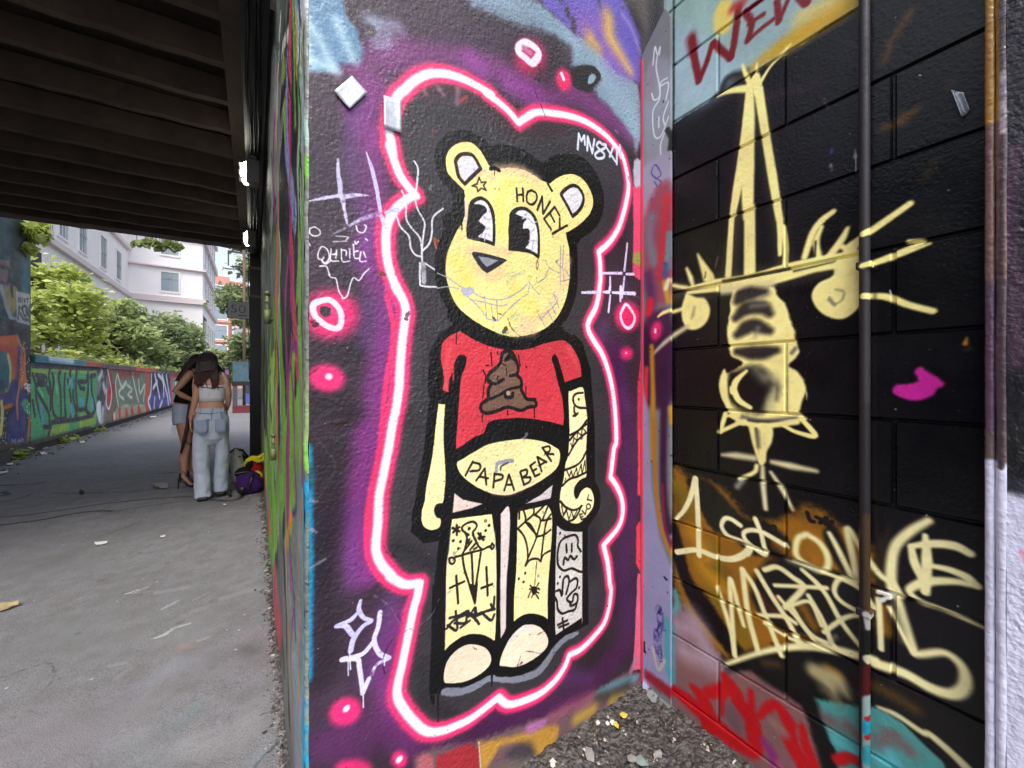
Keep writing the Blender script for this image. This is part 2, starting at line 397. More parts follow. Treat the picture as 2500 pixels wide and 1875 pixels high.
# right pink edge
m.fill('B 1800,900 1900,1120 1890,1659 1850,1659 1850,1200', (96, 48, 84), soft=6, smooth=False)
m.fill('D 1745,460 1850,440 1895,470 1895,1659 1855,1500 1750,1420 1755,900', (226, 72, 112), soft=5, smooth=False, rough=2)
m.line('D 1870,460 1880,820', 9, (110, 30, 90), soft=6); m.line('D 1870,0 1870,460', 9, (80, 24, 74), soft=8)
m.fill('D 1760,200 1840,190 1845,440 1765,450', (186, 190, 210), soft=7, rough=3)
m.fill('D 1760,1190 1840,1170 1885,1210 1850,1310 1760,1290', (150, 150, 70), soft=4, rough=2)
m.fill('D 1850,820 1895,850 1890,1500 1850,1400', (176, 110, 120), soft=3, rough=3)
m.fill('F 1850,0 1900,0 1880,700 1870,1659 1800,1659 1795,1100 1830,760', (206, 48, 84), soft=5, smooth=False, rough=2)
m.fill('H 1810,0 1890,0 1890,900 1840,720 1800,700', (224, 64, 74), soft=4, smooth=False, rough=2)
m.fill('H 1790,1050 1880,880 1890,1659 1780,1440', (222, 56, 78), soft=4, smooth=False, rough=2)
m.fill('J 1420,0 1480,0 1450,820 1380,830 1400,420', (224, 96, 130), soft=4, smooth=False, rough=2)
m.lines('J 1340,900 1400,740', 14, (186, 120, 160), soft=10, op=.8)
m.sk = 1.8
# foot of the wall
m.fill('J 1440,840 1290,860 1100,980 1040,1010 960,1080 800,1140 600,1240 300,1340 0,1450 I 1250,1500 1100,1560 1090,1900 1572,2200 J 1600,2000', (110, 84, 92), soft=10, smooth=False, rough=6)
m.fill('J 1420,860 1300,890 1100,980 1090,1030 1300,960 1400,920', (98, 140, 160), soft=8, rough=3)
m.lines('J 1330,960 1200,1030 1080,1060', 20, (64, 62, 58), soft=16, op=.9)
m.fill('I 1660,1440 1900,1400 J 520,1340 720,1290 740,1380 640,1560 500,1560 420,1460 260,1480 150,1640 80,1700 60,1440', (186, 140, 60), soft=10, rough=4)
m.lines('J 900,1240 1040,1160; J 1200,1100 1290,1080', 24, (176, 146, 60), soft=14, op=.85)
m.fill('J 300,1560 420,1450 520,1460 540,1560 400,1640', (70, 62, 70), soft=14)
m.fill('J 480,1300 640,1240 620,1300 500,1370', (176, 110, 166), soft=10)
m.lines('J 700,1230 850,1130 1000,1060', 22, (160, 80, 110), soft=20, op=.7)
m.fill('I 1280,1560 1560,1450 1640,1480 1650,1900 1240,1900', (160, 44, 54), soft=6, smooth=False, rough=4)
m.fill('I 1110,1560 1210,1540 1260,1600 1240,1800 1110,1800', (176, 96, 104), soft=6, smooth=False, rough=4)
m.lines('I 1640,1440 1655,1659', 3, (210, 190, 190), soft=2)
m.fill('I 1560,1780 J 0,1800 300,1620 700,1560 1100,1500 1500,1100 1700,1300 1500,1900 0,2200', (112, 100, 96), soft=16, rough=4)
m.sk = 1.0
# left edge: green / teal / blue overspray round the corner
m.line('A 165,0 165,900', 10, (170, 190, 205), soft=10)
m.line('C 175,100 170,700', 12, (150, 178, 176), soft=12, rough=2)
m.line('C 170,700 175,1659 E 170,700', 14, (138, 176, 96), soft=14, rough=2)
m.line('E 175,650 190,1000 180,1659', 9, (140, 200, 70), soft=6, rough=2)
m.line('G 190,0 190,120', 8, (150, 200, 80), soft=6)
m.line('G 215,200 240,500 225,900 215,1659 I 170,400 190,900', [26, 20, 26, 34, 30, 16], (24, 132, 176), soft=14, rough=3)
m.line('G 260,420 250,600', 20, (30, 70, 88), soft=26, op=.8)
m.lines('G 230,760 330,770; G 240,1060 320,1100; G 250,1490 420,1390', 6, (150, 150, 175), soft=6, op=.7, rough=3)
m.line('I 165,900 160,1659', 10, (130, 140, 180), soft=9)
m.lines('E 215,650 230,1300', 12, (90, 30, 40), soft=16, op=.6); m.lines('A 200,960 220,1150', 14, (170, 60, 80), soft=14, op=.5, patch=1)
m.lines('G 300,60 420,200 520,420 300,800; G 500,100 650,60 780,230', 5, (70, 64, 76), soft=4, op=.5)
# pink sprayed dots
PK = (236, 44, 116)
m.glow('E 470,300', 66, 58, PK, 0, .55); m.glow('E 430,985', 44, 33, PK, .15, .6); m.glow('I 500,1180', 40, 32, PK, -.5, .6)
m.glow('I 960,1590', 19, 21, PK, 0, .5); m.glow('I 570,1659', 44, 20, PK, 0, .4, .9)
m.glow('B 640,620', 36, 38, (214, 40, 104), .5, .35, .9); m.glow('B 1000,860', 18, 28, (232, 40, 100), -.2, .5)
m.glow('F 1690,320', 31, 36, (226, 40, 100), 0, .7); m.glow('F 1680,720', 15, 15, (226, 40, 110), 0, .4)
m.line('E 380,150 470,145 560,230 590,340 570,430 520,450 430,420 320,330 285,250 300,180', 15, (232, 214, 240), soft=3, closed=True)
m.fill('E 355,260 370,215 440,215 475,240 470,300 430,325 410,330 370,300', (48, 44, 50), soft=2)
m.dots('E 455,970', 17, (240, 210, 240), soft=7); m.dots('I 510,1155 960,1588', 17, (240, 225, 245), soft=6)
m.line('B 520,500 600,460 700,520 730,590 660,680 580,620 510,560', 17, (235, 222, 240), soft=5, closed=True); m.line('B 570,520 640,570', 12, (190, 110, 150), soft=6)
m.line('B 980,800 1000,850', 9, WHT, soft=4); m.dots('F 1675,715', 5, (240, 180, 220), soft=3)
m.line('F 1680,190 1740,260 1770,340 1740,420 1690,445 1640,400 1615,310 1640,240', 7, (236, 214, 240), soft=3, closed=True)
# charcoal body inside the outline, then the neon line
m.fill(OUTL, CHA, soft=3)
m.lines('A 1450,1000 1750,1000 2100,1150 B 300,1300 500,1450; B 700,1400 1000,1400', 34, (64, 42, 50), soft=30, op=.7, rough=3)
m.lines('A 1480,950 1500,1010; A 1640,950 1690,1020; A 1850,960 1840,1120', 12, (150, 110, 130), soft=12, op=.7, rough=3)
m.line('A 1880,1090 1940,1050', 8, (176, 60, 60), soft=8, op=.8)
m.lines('G 1240,100 1200,400 1140,700 1130,1000; E 1380,600 1380,900 1330,1200', 30, (66, 66, 70), soft=30, op=.6, rough=3)
m.lines('G 1200,1250 1400,1330 1560,1450; H 1400,300 1420,500; I 1150,800 1200,1100 1400,1200; H 1330,1000 1330,1500', 34, (40, 38, 44), soft=40, op=.8)
m.line(OUTL, 37, PNK, soft=15, rough=1.5); m.line(OUTL, 31, PNK, soft=9, rough=1)
m.line('E 1080,100 1150,500 1060,1100 G 1000,200 900,700 860,1000 880,1350 1000,1600', 12, PNK, soft=9)
m.line(OUTL, 17, (212, 216, 238), soft=7); m.line(OUTL, 12, (240, 242, 252), soft=4)
# white tags on the left field
LV = (196, 190, 226)
m.line('C 555,170 555,300 575,440 580,550', [5, 10, 12, 12], LV, rough=2, patch=.5); m.line('C 600,590 620,700 650,860', [11, 9, 6], LV, rough=3, patch=.5)
m.line('C 240,620 400,590 565,560', [4, 8, 11], LV, rough=2, patch=.5); m.line('C 635,570 760,555 880,560', [11, 9, 3], LV, rough=2, patch=.6)
m.line('C 860,90 920,270 970,480 1010,720', [3, 10, 11, 9], LV, rough=1, patch=.3); m.line('C 1025,790 1060,900', 10, LV)
m.line('C 460,1000 650,900 850,800 1010,760', [2, 6, 10, 11], LV, rough=3, patch=.9)
m.line('C 1075,750 1200,710', 9, LV)
TW = (226, 226, 236)
m.lines('C 300,900 350,930 360,980 300,1000 250,970 250,920 300,900; C 750,890 770,950 830,960 860,900 840,880; C 400,1115 440,1150 460,1230 420,1290 380,1260 340,1240 340,1180 370,1120 400,1115;'
        'C 400,1230 380,1270 420,1300 470,1270; C 480,1140 475,1260 560,1270; C 490,1200 540,1190; C 540,1150 530,1240 ; C 590,1140 600,1270 680,1270; C 590,1150 640,1160 640,1210; C 680,1140 680,1240 ; C 720,1090 730,1230 780,1240; C 730,1170 770,1160;'
        'C 800,1170 790,1270 860,1270; C 830,1170 850,1230; C 735,1060 745,1085 770,1060; C 850,1030 870,1045', 3.2, TW, soft=1.2)
m.lines('C 500,1060 650,1055; C 530,1000 660,1010 640,1040', 2.4, TW, soft=1, op=.8); m.line('C 240,1080 250,1100', 3, TW)
m.line('C 355,1325 430,1330 470,1440 530,1460 560,1590 600,1659 E 600,130 650,100 680,0 C 680,1540 720,1450 780,1480 830,1410 890,1350', 3.2, TW, soft=1.2)
GW = (214, 216, 226)
m.lines('C 1380,190 1420,280 1400,500; C 1245,510 1290,620 1290,800 1340,900 1440,1020 1460,1150; C 1385,600 1420,720 1490,850 1480,960 1460,1150; C 1190,790 1230,900 1320,1000 1340,1120 1390,1200 1460,1220;'
        'C 1690,700 1580,800 1570,960 1540,1080 1465,1160; C 1460,1150 1465,1290; C 1440,1290 1440,1480 1470,1540 1740,1550; C 1490,1290 1720,1440', 4.5, GW, soft=1.2, patch=.3)
m.line('C 1475,1300 1480,1500', 12, (150, 152, 158), rough=2, patch=.5)
m.line('C 1590,1030 1640,1050 1600,1060 1620,1130', 5, (170, 90, 50))
# silver marker over the outline, top right
for t in ('B 1150,1610 1165,1440 1190,1520 1225,1460 1230,1560', 'B 1255,1620 1262,1470 1310,1650 1335,1500', 'B 1420,1555 1385,1530 1360,1570 1400,1620 1440,1659 D 1430,150 1370,160 1340,120 1380,80 B 1440,1600 1460,1560 1420,1555', 'D 1470,50 1560,190', 'D 1540,30 1500,140', 'D 1575,220 1580,60 1620,150', 'D 1620,150 1610,20'):
    m.line(t, 5.5, (214, 220, 238), soft=1.5, smooth='1385' in t)
# lower-left tag
m.lines('I 630,230 615,310 660,380 725,405 650,450 570,560 545,660; I 600,340 540,400 420,450 500,450 560,520', [8, 12, 10, 9, 11, 14, 13], (190, 186, 232), soft=1.5)
m.lines('I 795,330 780,450 745,570 790,680 870,720; I 745,575 640,690 470,735 600,730 620,800 650,1020; I 650,1020 700,900', 12, (205, 203, 240), soft=1.5)
m.line('I 725,860 745,810 775,770 840,740 880,720', 9, (205, 203, 240), patch=.9); m.lines('I 535,660 540,740; I 525,750 525,870; I 540,740 545,820; I 652,1020 655,1145; I 835,740 833,785', 3, (215, 215, 240), soft=1)
# hash tags on the right field
m.lines('D 1690,1080 1660,1370; D 1660,1440 1630,1659 F 1620,0 1615,150; D 1430,1400 1630,1400; D 1680,1410 1760,1410; D 1505,1440 1505,1560; F 1505,90 1485,270', [5, 7, 8, 6], (216, 196, 234), patch=.4)
m.lines('D 1200,1610 1380,1605; D 1430,1605 1490,1605; D 1530,1610 1770,1620; F 1500,0 1500,30', [5, 9, 8], (220, 204, 238), patch=.4)
# ------------------------------------------------------------------ the bear
HEAD = ('K 370,780 290,700 190,600 130,520 110,400 115,290 170,190 260,120 370,95 470,110 560,180 640,290 700,400 760,480 | K 850,480 1000,465 1150,480 1300,540 1450,640 1580,690 | '
        'K 1680,610 1800,560 1920,555 2040,610 2130,720 2190,860 2200,980 2160,1100 2080,1200 1960,1300 1815,1385 | K 1830,1480 1860,1600 L 1865,150 1870,400 1850,600 1800,800 1700,1000 1550,1150 1400,1230 1200,1280 '
        '1050,1290 850,1240 600,1120 400,980 270,850 180,680 120,480 105,350 120,150 165,0 K 210,1470 280,1330 340,1250 | K 385,1100 380,900 368,785')
SHIRT = ('E 1840,490 1760,530 1700,580 1670,660 1665,800 1690,930 1700,1000 1680,1115 | E 1748,1140 | E 1752,1010 1790,920 1810,830 1850,750 1900,735 1940,760 1930,850 1890,960 1870,1080 1850,1400 1830,1659 G 1830,205 | '
         'G 1900,165 2000,100 2120,40 H 200,-90 400,-125 600,-130 850,-90 990,-50 | F 1000,1400 980,1200 940,1050 900,880 870,780 900,730 930,760 960,850 990,950 1010,1030 | F 1190,970 | F 1180,850 1140,740 1080,640 1010,580 | '
         'L 1700,1345 1500,1390 1330,1450 1150,1480 1000,1480 900,1465 740,1430 560,1360 400,1270 300,1210')
BELLY = 'G 1840,350 1900,310 2050,220 H 200,150 400,110 600,95 800,130 900,180 950,220 960,300 930,400 850,480 700,580 550,650 400,700 250,690 G 2100,640 2000,580 1900,500 1850,420'
LARM = ('E 1640,1265 1710,1270 | E 1700,1450 1695,1659 G 1705,300 1715,500 1700,700 1680,790 1620,800 1595,860 1610,930 1660,960 1650,1040 1600,1070 1540,1075 1480,1040 1455,970 1460,870 1490,760 1510,600 1560,350 1590,150 1605,0 E 1610,1500 1640,1265')
RARM = ('F 1200,1085 1080,1125 1050,1160 1060,1500 H 1060,60 1045,280 1020,360 1000,520 980,600 962,700 960,830 990,930 1060,990 1110,1010 1180,1000 1260,920 1320,830 1330,740 1300,650 1250,620 1190,660 1150,740 '
        '1120,690 1130,610 1180,540 1245,500 1242,300 1250,0 F 1250,1400 1225,1200')
LEG1 = 'M 190,215 760,145 | M 780,330 805,500 825,900 820,1659 I 1775,570 | I 1345,690 | M 100,1659 110,930 150,650'
LEG2 = 'M 1130,110 1560,20 | M 1620,200 1600,700 1560,1200 1555,1700 | M 1075,1700 | M 1080,1300 1110,900 1120,400'
LEG3 = 'M 1690,310 1800,385 2050,400 | M 2050,900 2040,1659 J 950,372 | J 722,525 | M 1660,1659 1670,800'
SHO1 = 'I 1342,920 1350,800 1400,700 1500,620 1600,605 1700,640 1745,720 1720,800 1620,880 1500,930 1390,938'
SHO2 = 'J 245,780 270,680 330,560 420,460 500,435 590,460 650,540 650,620 580,700 470,770 370,800 280,792'
SHIN = (22, 22, 24)
m.fill('G 1640,0 1480,300 1380,800 1340,1100 1480,1220 1640,1190 1590,1659 I 1240,100 1230,600 1215,1000 1220,1040 1350,1010 1500,1000 1650,900 1750,860 1850,870 J 300,880 450,840 600,760 700,640 760,560 1000,430 1000,0 H 1260,1659 1265,1050 1390,850 1400,700 1340,560 '
       '1335,0 F 1290,900 1260,800 1200,600 1100,500 1010,480 L 1800,1150 300,1150 E 1760,430 1640,520 1540,700 1520,1100', BLK, smooth=False, soft=2)
for pth, w in ((HEAD, 46), (LARM, 46), (RARM, 40), (SHIRT, 24)): m.line(pth, w, BLK, closed=True, soft=2, smooth=True)
m.line('K 130,520 90,400 100,280 180,160 300,80 480,80 620,170 760,330 900,300 1150,330 1400,480 1560,560', [16, 20, 26, 36, 50, 50, 40], BLK, soft=2)
m.line('K 1560,560 1700,450 1900,420 2080,480 2230,700 2280,950 2200,1200 1980,1380 1880,1480', [44, 44, 34, 28], BLK, soft=2)
m.line('L 230,980 450,1180 750,1350 1000,1400 1350,1370 1650,1230', 34, BLK, soft=2)
m.line('K 330,800 350,1000 370,1200', 22, BLK); m.line('L 1920,0 1930,400 1900,700 1780,1000', 22, BLK)
m.line('L 60,200 40,500 130,750 300,980', 26, BLK, soft=3); m.line('L 1800,1160 1900,1240', 10, CHA, soft=6)
YEL, YE2, CRM = (240, 224, 146), (238, 206, 150), (240, 228, 166)
def coat(path, col, **k): m.fill(path, col, soft=1.6, smooth=True, rough=.6, **k)
coat(HEAD, YEL)
m.lines('K 850,500 1150,500 1400,640; K 560,540 700,520 760,600; L 480,60 700,40 1000,90; L 900,380 700,420 600,360; L 1200,1100 1500,1000 1750,600 1830,200; L 1100,1220 1350,1200', 20, (236, 200, 160), soft=26, op=.75, rough=3)
m.lines('L 250,200 400,500 300,700; K 1000,700 900,900 880,1300; L 1150,650 1350,900; L 700,900 1000,1000', 34, (246, 226, 110), soft=34, op=.6, rough=3)
m.lines('L 1000,430 1200,400; L 1000,1030 1150,990; L 870,1225 1000,1230', 12, (190, 198, 150), soft=14, op=.6, rough=4)
m.line('K 385,1260 395,1100 385,900', 6, (240, 214, 190), soft=3)
INK = (34, 26, 26)
m.fill('K 280,450 290,370 340,310 410,290 480,320 540,400 570,470 400,640 320,560', (214, 212, 222)); m.line('K 260,440 250,360 310,280 410,265 500,300 600,470 | K 375,690 | K 290,580 260,440', 8.5, INK)
m.fill('K 1740,840 1800,770 1900,715 1990,740 2060,860 2050,980 1980,1090 1905,1150 1830,1000', (220, 218, 228)); m.line('K 1740,840 | K 1800,770 1900,715 1990,740 2060,860 2050,980 1980,1090 1905,1150 | K 1830,1000 1740,840', 7.5, INK)
m.fill('K 430,1000 470,920 560,870 640,880 730,950 790,1080 810,1250 815,1450 800,1575 | K 640,1520 500,1490 408,1460 | K 400,1350 420,1150', (30, 28, 30))
m.fill('K 500,975 560,930 640,930 710,1000 750,1120 775,1280 770,1510 | K 660,1470 560,1440 | K 640,1370 675,1300 | K 570,1220 | K 640,1130 690,1080 660,1010 580,980', (226, 226, 236))
m.fill('K 1010,1120 1060,1050 1150,1015 1250,1030 1350,1110 1410,1230 1440,1400 1445,1659 L 1430,190 | L 1330,120 1200,85 1000,65 | K 1000,1500 995,1350', (30, 28, 30))
m.fill('K 1090,1115 1150,1070 1240,1075 1330,1150 1380,1260 1410,1400 1410,1690 | K 1330,1640 1240,1600 | K 1290,1520 1300,1400 1280,1330 1200,1330 | K 1210,1250 1250,1190 1190,1160', (228, 228, 238))
m.lines('K 640,1150 700,1200 760,1180; K 690,1330 740,1330; K 660,1500 670,1400 740,1430; K 1190,1180 1270,1180 1340,1240 1400,1230; K 1300,1400 1360,1330; K 1290,1500 1400,1500; K 1350,1500 1330,1650', 3, (176, 178, 192))
m.fill('L 480,115 520,85 700,115 960,190 930,240 720,375 680,380 600,310 520,190', (44, 44, 50)); m.fill('L 565,145 720,170 855,205 | L 695,300 | L 640,250', (148, 150, 166), rough=1)
GR = (166, 162, 178)
m.fill('L 320,630 380,590 480,590 500,650 430,720 370,700', (178, 178, 196), rough=3)
m.lines('L -10,385 130,450 250,530 350,600; L -10,600 130,580 300,610; L 500,660 600,720 700,750 850,765 980,745 1080,690 1190,620 1290,510; L 430,730 560,850 680,1000 | L 700,1040 860,1060 | L 1000,900 1160,760 1280,680 | L 1300,520 | L 1350,600 1440,690;'
        'L 480,770 660,800 860,850 980,835; L 660,720 690,1040; L 755,830 785,1100; L 835,770 845,1080', 2.9, GR, patch=.3, soft=1.2)
m.lines('L 1440,1040 1500,1000 1600,900 1700,760 1650,690; L 1425,970 1520,1150; L 1545,900 1640,1090; L 1590,800 1670,970; L 1640,680 1720,880; L 1520,200 1580,310 1720,385; L 1570,330 1520,450 1420,520; L 1670,230 1750,300; L 1740,0 1735,300 1740,550; L 1780,0 1770,300 1790,500; L 1760,500 1870,460 1800,330', 2.6, (164, 156, 160), soft=1.2, patch=.2)
m.line('L 1410,190 1420,280 1405,340 1392,280 1410,190', 2, (140, 100, 80), soft=1)
m.dots('L 1303,445', 12, (226, 206, 110)); 
m.line('K 580,600 610,670 680,660 640,715 680,780 610,750 560,800 550,735 480,720 550,690', 3.6, INK, smooth=False, closed=True, soft=1)
m.lines('K 1108,755 1118,940; K 1195,760 1205,940; K 1115,850 1200,850; K 1320,785 1385,830 1390,920 1330,985 1265,960 1250,880 1270,810 1320,785', 5, INK, soft=1.2)
m.line('K 1405,1060 1470,875 1485,1120 1585,945', 5.2, INK, smooth=False, soft=1.2); m.line('K 1720,1140 1655,1020 1500,1190 1600,1335', 5.2, INK, smooth=False, soft=1.2)
m.lines('K 1590,1120 1650,1230; K 1725,1180 1725,1335; K 1830,1280 1620,1400', 5, INK, soft=1.2)
m.line('K 1550,690 1610,790', 6, BLK); m.line('K 740,480 800,470 860,500', 9, BLK); m.line('K 800,500 797,570', 2, BLK); m.line('K 335,1260 340,1330', 3.5, BLK)
RED = (200, 56, 70)
coat(SHIRT, RED)
m.lines('E 1760,640 1720,900 1715,1100; F 1050,650 1140,850', 10, (214, 78, 88), soft=12, op=.7); m.line('E 1833,490 1830,620', 2.4, BLK); m.line('E 1800,830 1797,1010', 4, (190, 50, 60))
BRN = (112, 84, 72)
m.fill('F 390,690 340,720 320,820 260,890 200,940 180,1010 210,1050 190,1120 190,1200 110,1270 110,1330 180,1360 280,1340 400,1300 540,1330 620,1300 700,1280 690,1220 600,1200 540,1110 530,1000 500,950 510,880 480,780 440,710', BRN)
m.line('F 390,690 335,720 315,820 250,890 195,940 180,1010 210,1050 185,1120 190,1210 | F 110,1270 115,1340 180,1365 280,1340 400,1300 540,1335 620,1300 700,1285 690,1215 | F 600,1210 540,1110 | F 540,1010 490,950 | F 510,880 480,780 440,710 390,690', 8, (26, 22, 22))
m.lines('F 430,715 370,790 400,780 430,760 470,790; F 190,1010 260,1050 350,1000; F 500,950 420,960 ; F 530,1080 400,1110 320,1160 210,1210', 7, (26, 22, 22)); m.lines('F 365,1160 380,1195 440,1190 450,1150', 8, (26, 22, 22))
m.lines('F 290,960 285,1010 320,1000; F 380,880 385,960; F 340,830 370,850', 3, (40, 30, 28))
m.dots('F 400,1145', 10, (170, 150, 140))
m.lines('F 215,710 225,850; F 130,900 155,960 150,1040; F 140,1060 125,1200; F 510,740 530,850; F 590,860 600,870; F 590,1080 590,1160; F 120,1340 122,1459; F 682,1300 685,1410; F 395,1340 397,1380; F 160,850 190,845; F 280,700 290,730', 3.2, (30, 16, 18), soft=1)
m.line('G 1740,400 1830,320 1900,250 2020,150 2150,90 H 300,20 500,0 700,20 900,90 1000,130', 26, BLK, soft=2)
m.line(BELLY, 26, BLK, closed=True); coat(BELLY, CRM); m.lines('H 250,660 450,660 700,540; G 1950,400 2000,500', 12, (238, 206, 170), soft=14, op=.7)
m.line('H 270,440 285,370 350,340 450,330', 9, (150, 152, 170), rough=2); m.line('H 320,430 330,390 400,350', 4, (60, 60, 70))
m.lines('G 1930,490 2010,340; G 2005,345 2085,370 2080,430 1985,445; H 240,620 255,470; H 255,475 335,485 335,525 262,550; H 530,450 572,590; H 540,440 600,430 600,480 560,512 640,512 628,560 575,590', 5.2, INK, soft=1.2)
for t in ('H 55,545 150,415 165,590', 'H 360,650 410,480 465,645', 'H 690,345 640,385 690,500 740,475', 'H 762,445 715,290 815,345', 'H 865,335 770,190'): m.line(t, 5.2, INK, smooth=False, soft=1.2)
m.lines('H 90,500 185,520; H 380,590 450,590; H 660,440 705,420; H 735,385 790,350; H 770,190 840,175 850,225 800,250 890,260', 5, INK, soft=1.2)
PKG = (222, 198, 190)
m.fill('G 1810,680 1900,750 2115,795 2000,840 1790,892', PKG, smooth=False, soft=2.5); m.fill('H 882,590 860,735 700,775 590,795 750,700', (204, 194, 196), smooth=False, soft=2.5)
coat(LARM, CRM); coat(RARM, (241, 231, 178))
m.fill('G 1590,860 1620,800 1690,790 1760,830 1740,930 1660,950 1610,930', BLK)
coat(LEG1, CRM); coat(LEG2, CRM); coat(LEG3, (206, 202, 198)); m.fill('M 885,140 1010,60 1000,700 970,1100 965,1659 I 1865,480 1825,560 | I 1820,0 | M 880,1659 885,800', (214, 200, 198), soft=2)
m.lines('M 200,300 140,900 130,1500; M 780,400 800,1200', 8, (206, 206, 186), soft=10, op=.5)
for t, r in ((SHO1, 46), (SHO2, 46)): m.line(t, r, BLK, closed=True, soft=2)
coat(SHO1, (229, 216, 190)); coat(SHO2, (229, 216, 192)); m.lines('J 330,580 430,480 520,460', 8, (206, 206, 216), soft=8, op=.7)
m.line('I 1345,1010 1480,1010 1620,960 1700,910 1760,895 J 230,905 400,905 560,850 640,760 720,640 800,560 900,510', [14, 16, 14, 10, 16, 20, 16, 12], (122, 126, 140), soft=3, rough=2)
m.lines('I 1255,1050 1255,1140; I 1292,1000 1292,1270; J 180,860 178,970', [7, 4, 2], (22, 20, 24), soft=1.5); m.line('I 1235,1040 1250,1100', 8, BLK, soft=4)
m.line('H 1310,1100 1310,1500', 10, (34, 36, 48), soft=12, op=.8)
# tattoos
T = INK
m.lines('F 1205,1145 1130,1155 1098,1210 1120,1280 1170,1305 1240,1310; F 1110,1300 1112,1350 1130,1385 1100,1395; F 1150,1365 1125,1390; H 1050,270 1140,120 1240,30; H 1062,110 1140,20 F 1250,1480; F 1070,1600 1170,1540 1250,1440;'
        'H 1010,430 1130,385 1200,320 1245,230; H 985,600 1060,530 1150,500 1245,455; H 965,770 1020,830 1100,865 1160,850 1200,820 ; H 1195,820 1160,900 1120,960 1050,990', 5, T, soft=1.2)
m.lines('H 1030,430 1060,500 1080,440 1100,510 1140,410 1150,490 1190,370 1200,480 1230,330 1240,460; H 1075,140 1090,190 1110,80 1140,110 1150,20 1190,60 1200,-30 1240,20; H 980,820 1000,920 1030,850 1060,970 1090,870 1110,950 1150,870; H 1000,930 1040,860; H 1020,520 1010,560', 2.8, T, smooth=False, soft=1)
m.dots('F 1160,1215', 6, T); m.lines('H 1272,700 1258,752; H 1258,752 1308,762; H 1262,800 1248,826 1262,852 1286,846 1294,822 1280,800 1262,800; H 1204,872 1238,912; H 1238,912 1248,862; H 1176,916 1196,968; H 1196,968 1226,956; H 1188,944 1212,934; H 1176,916 1204,906', 3.2, T, soft=1)
m.fill('H 1110,680 1120,610 1170,545 1250,510 1330,540 1330,600 1250,612 1190,660 1145,740 1125,730', (20, 18, 20))
m.lines('M 430,440 370,400 335,360 350,310 430,265 500,255 545,300 530,350 490,400 500,440; M 375,400 405,480 375,640 330,730; M 490,440 530,520 570,600 620,650; M 240,750 330,730 450,690 620,650 700,610 740,605; '
        'M 470,700 480,900 490,1200; M 340,740 370,930 440,1150 515,1400; M 600,690 570,900 535,1150 520,1400; M 380,650 470,530; M 440,500 420,560; M 450,650 520,570; M 500,640 545,620', 5.5, T, soft=1.2)
m.lines('M 760,560 740,600 760,640 790,600 760,560; M 150,770 160,830 200,850 235,800 200,760 150,770; M 460,1150 490,1180 530,1150', 5, T, soft=1)
m.fill('M 440,1120 490,1200 560,1100 530,1400 500,1400', T, soft=1.5)
m.dots('M 437,350', 8.5, T); m.dots('M 670,242 720,305 670,380 210,520 312,535 280,632', 7.5, T); m.dots('M 670,242', 2.5, CRM)
m.lines('M 260,300 262,440; M 200,340 300,390; M 210,400 295,330; M 565,415 640,510; M 570,480 655,465; M 600,420 590,500; M 250,1020 280,1410; M 160,1190 365,1100; M 680,900 700,1300; M 610,1195 765,1140', 6, T, soft=1.2)
m.lines('M 160,1620 300,1580 420,1520 430,1600 M 520,1470 540,1560 620,1540 800,1500; I 1360,470 1420,400 1500,360 1560,340 1620,360 1700,320 1770,300; I 1370,440 1450,480 1440,320; I 1430,420 1520,420 1540,350 1600,380 1640,430; I 1660,330 1740,400 1770,350; I 1600,290 1610,400; I 1560,400 1480,460; I 1740,260 1760,300 1770,200', 6, (38, 34, 38), soft=1.5)
WB = ('M 1130,110 1200,80 1240,190 1250,270 1400,440 1430,460; M 1360,40 1350,150 1250,240 1130,350; M 1360,150 1440,200 1470,240 1600,210; M 1500,30 1380,150; M 1560,30 1480,230; M 1600,150 1540,250 1500,450 1460,800; '
      'M 1130,350 1210,450 1260,600 1270,780 1240,870; M 1240,260 1310,300 1390,450 1380,520 1270,780; M 1390,470 1500,440 1600,370; M 1460,240 1400,450; M 1240,880 1300,800 1400,780 1460,820; M 1460,800 1500,720 1590,670; M 1150,120 1150,210')
m.lines(WB, 4.8, T, soft=1.2); m.line('M 1400,820 1370,1160', 1.8, T, soft=1)
m.dots('M 1235,985 1145,1065 1212,1110', 6.5, T)
m.lines('M 1310,1160 1360,1220 1430,1130; M 1300,1210 1430,1270; M 1310,1250 1280,1330; M 1420,1200 1440,1220; M 1390,1290 1430,1350; M 1330,1330 1350,1280', 3.4, T, soft=1); m.fill('M 1330,1190 1370,1170 1410,1200 1400,1260 1360,1300 1330,1260', T)
m.lines('M 1810,470 1730,560 1700,700 1700,850 1740,920 1800,950 1900,920 2000,960 2050,970; M 1810,480 1900,450 1960,450 1990,520 1985,600 2030,680; M 1820,580 1830,690; M 1900,575 1900,680; M 1780,860 1800,770 1850,800 1880,740 1930,790 1975,750', 5.4, T, soft=1.2)
m.lines('M 1680,1240 1730,1230 1760,1300 1780,1080 1840,1030 1860,1110 1820,1280; M 1870,1110 1950,1060 1980,1100 1960,1200 1880,1280 1830,1360 1900,1400 1930,1290 1980,1300 1970,1400 1890,1450 1870,1400; M 1970,1400 1940,1500 1850,1530 1760,1560 1700,1500 1690,1400 1665,1340', 5.4, T, soft=1.2)
m.lines('J 780,380 790,480; J 740,440 820,400; J 750,460 830,430', 5, T); m.dots('M 1735,420 1730,1040 1700,1130 2000,1195', 6, T)
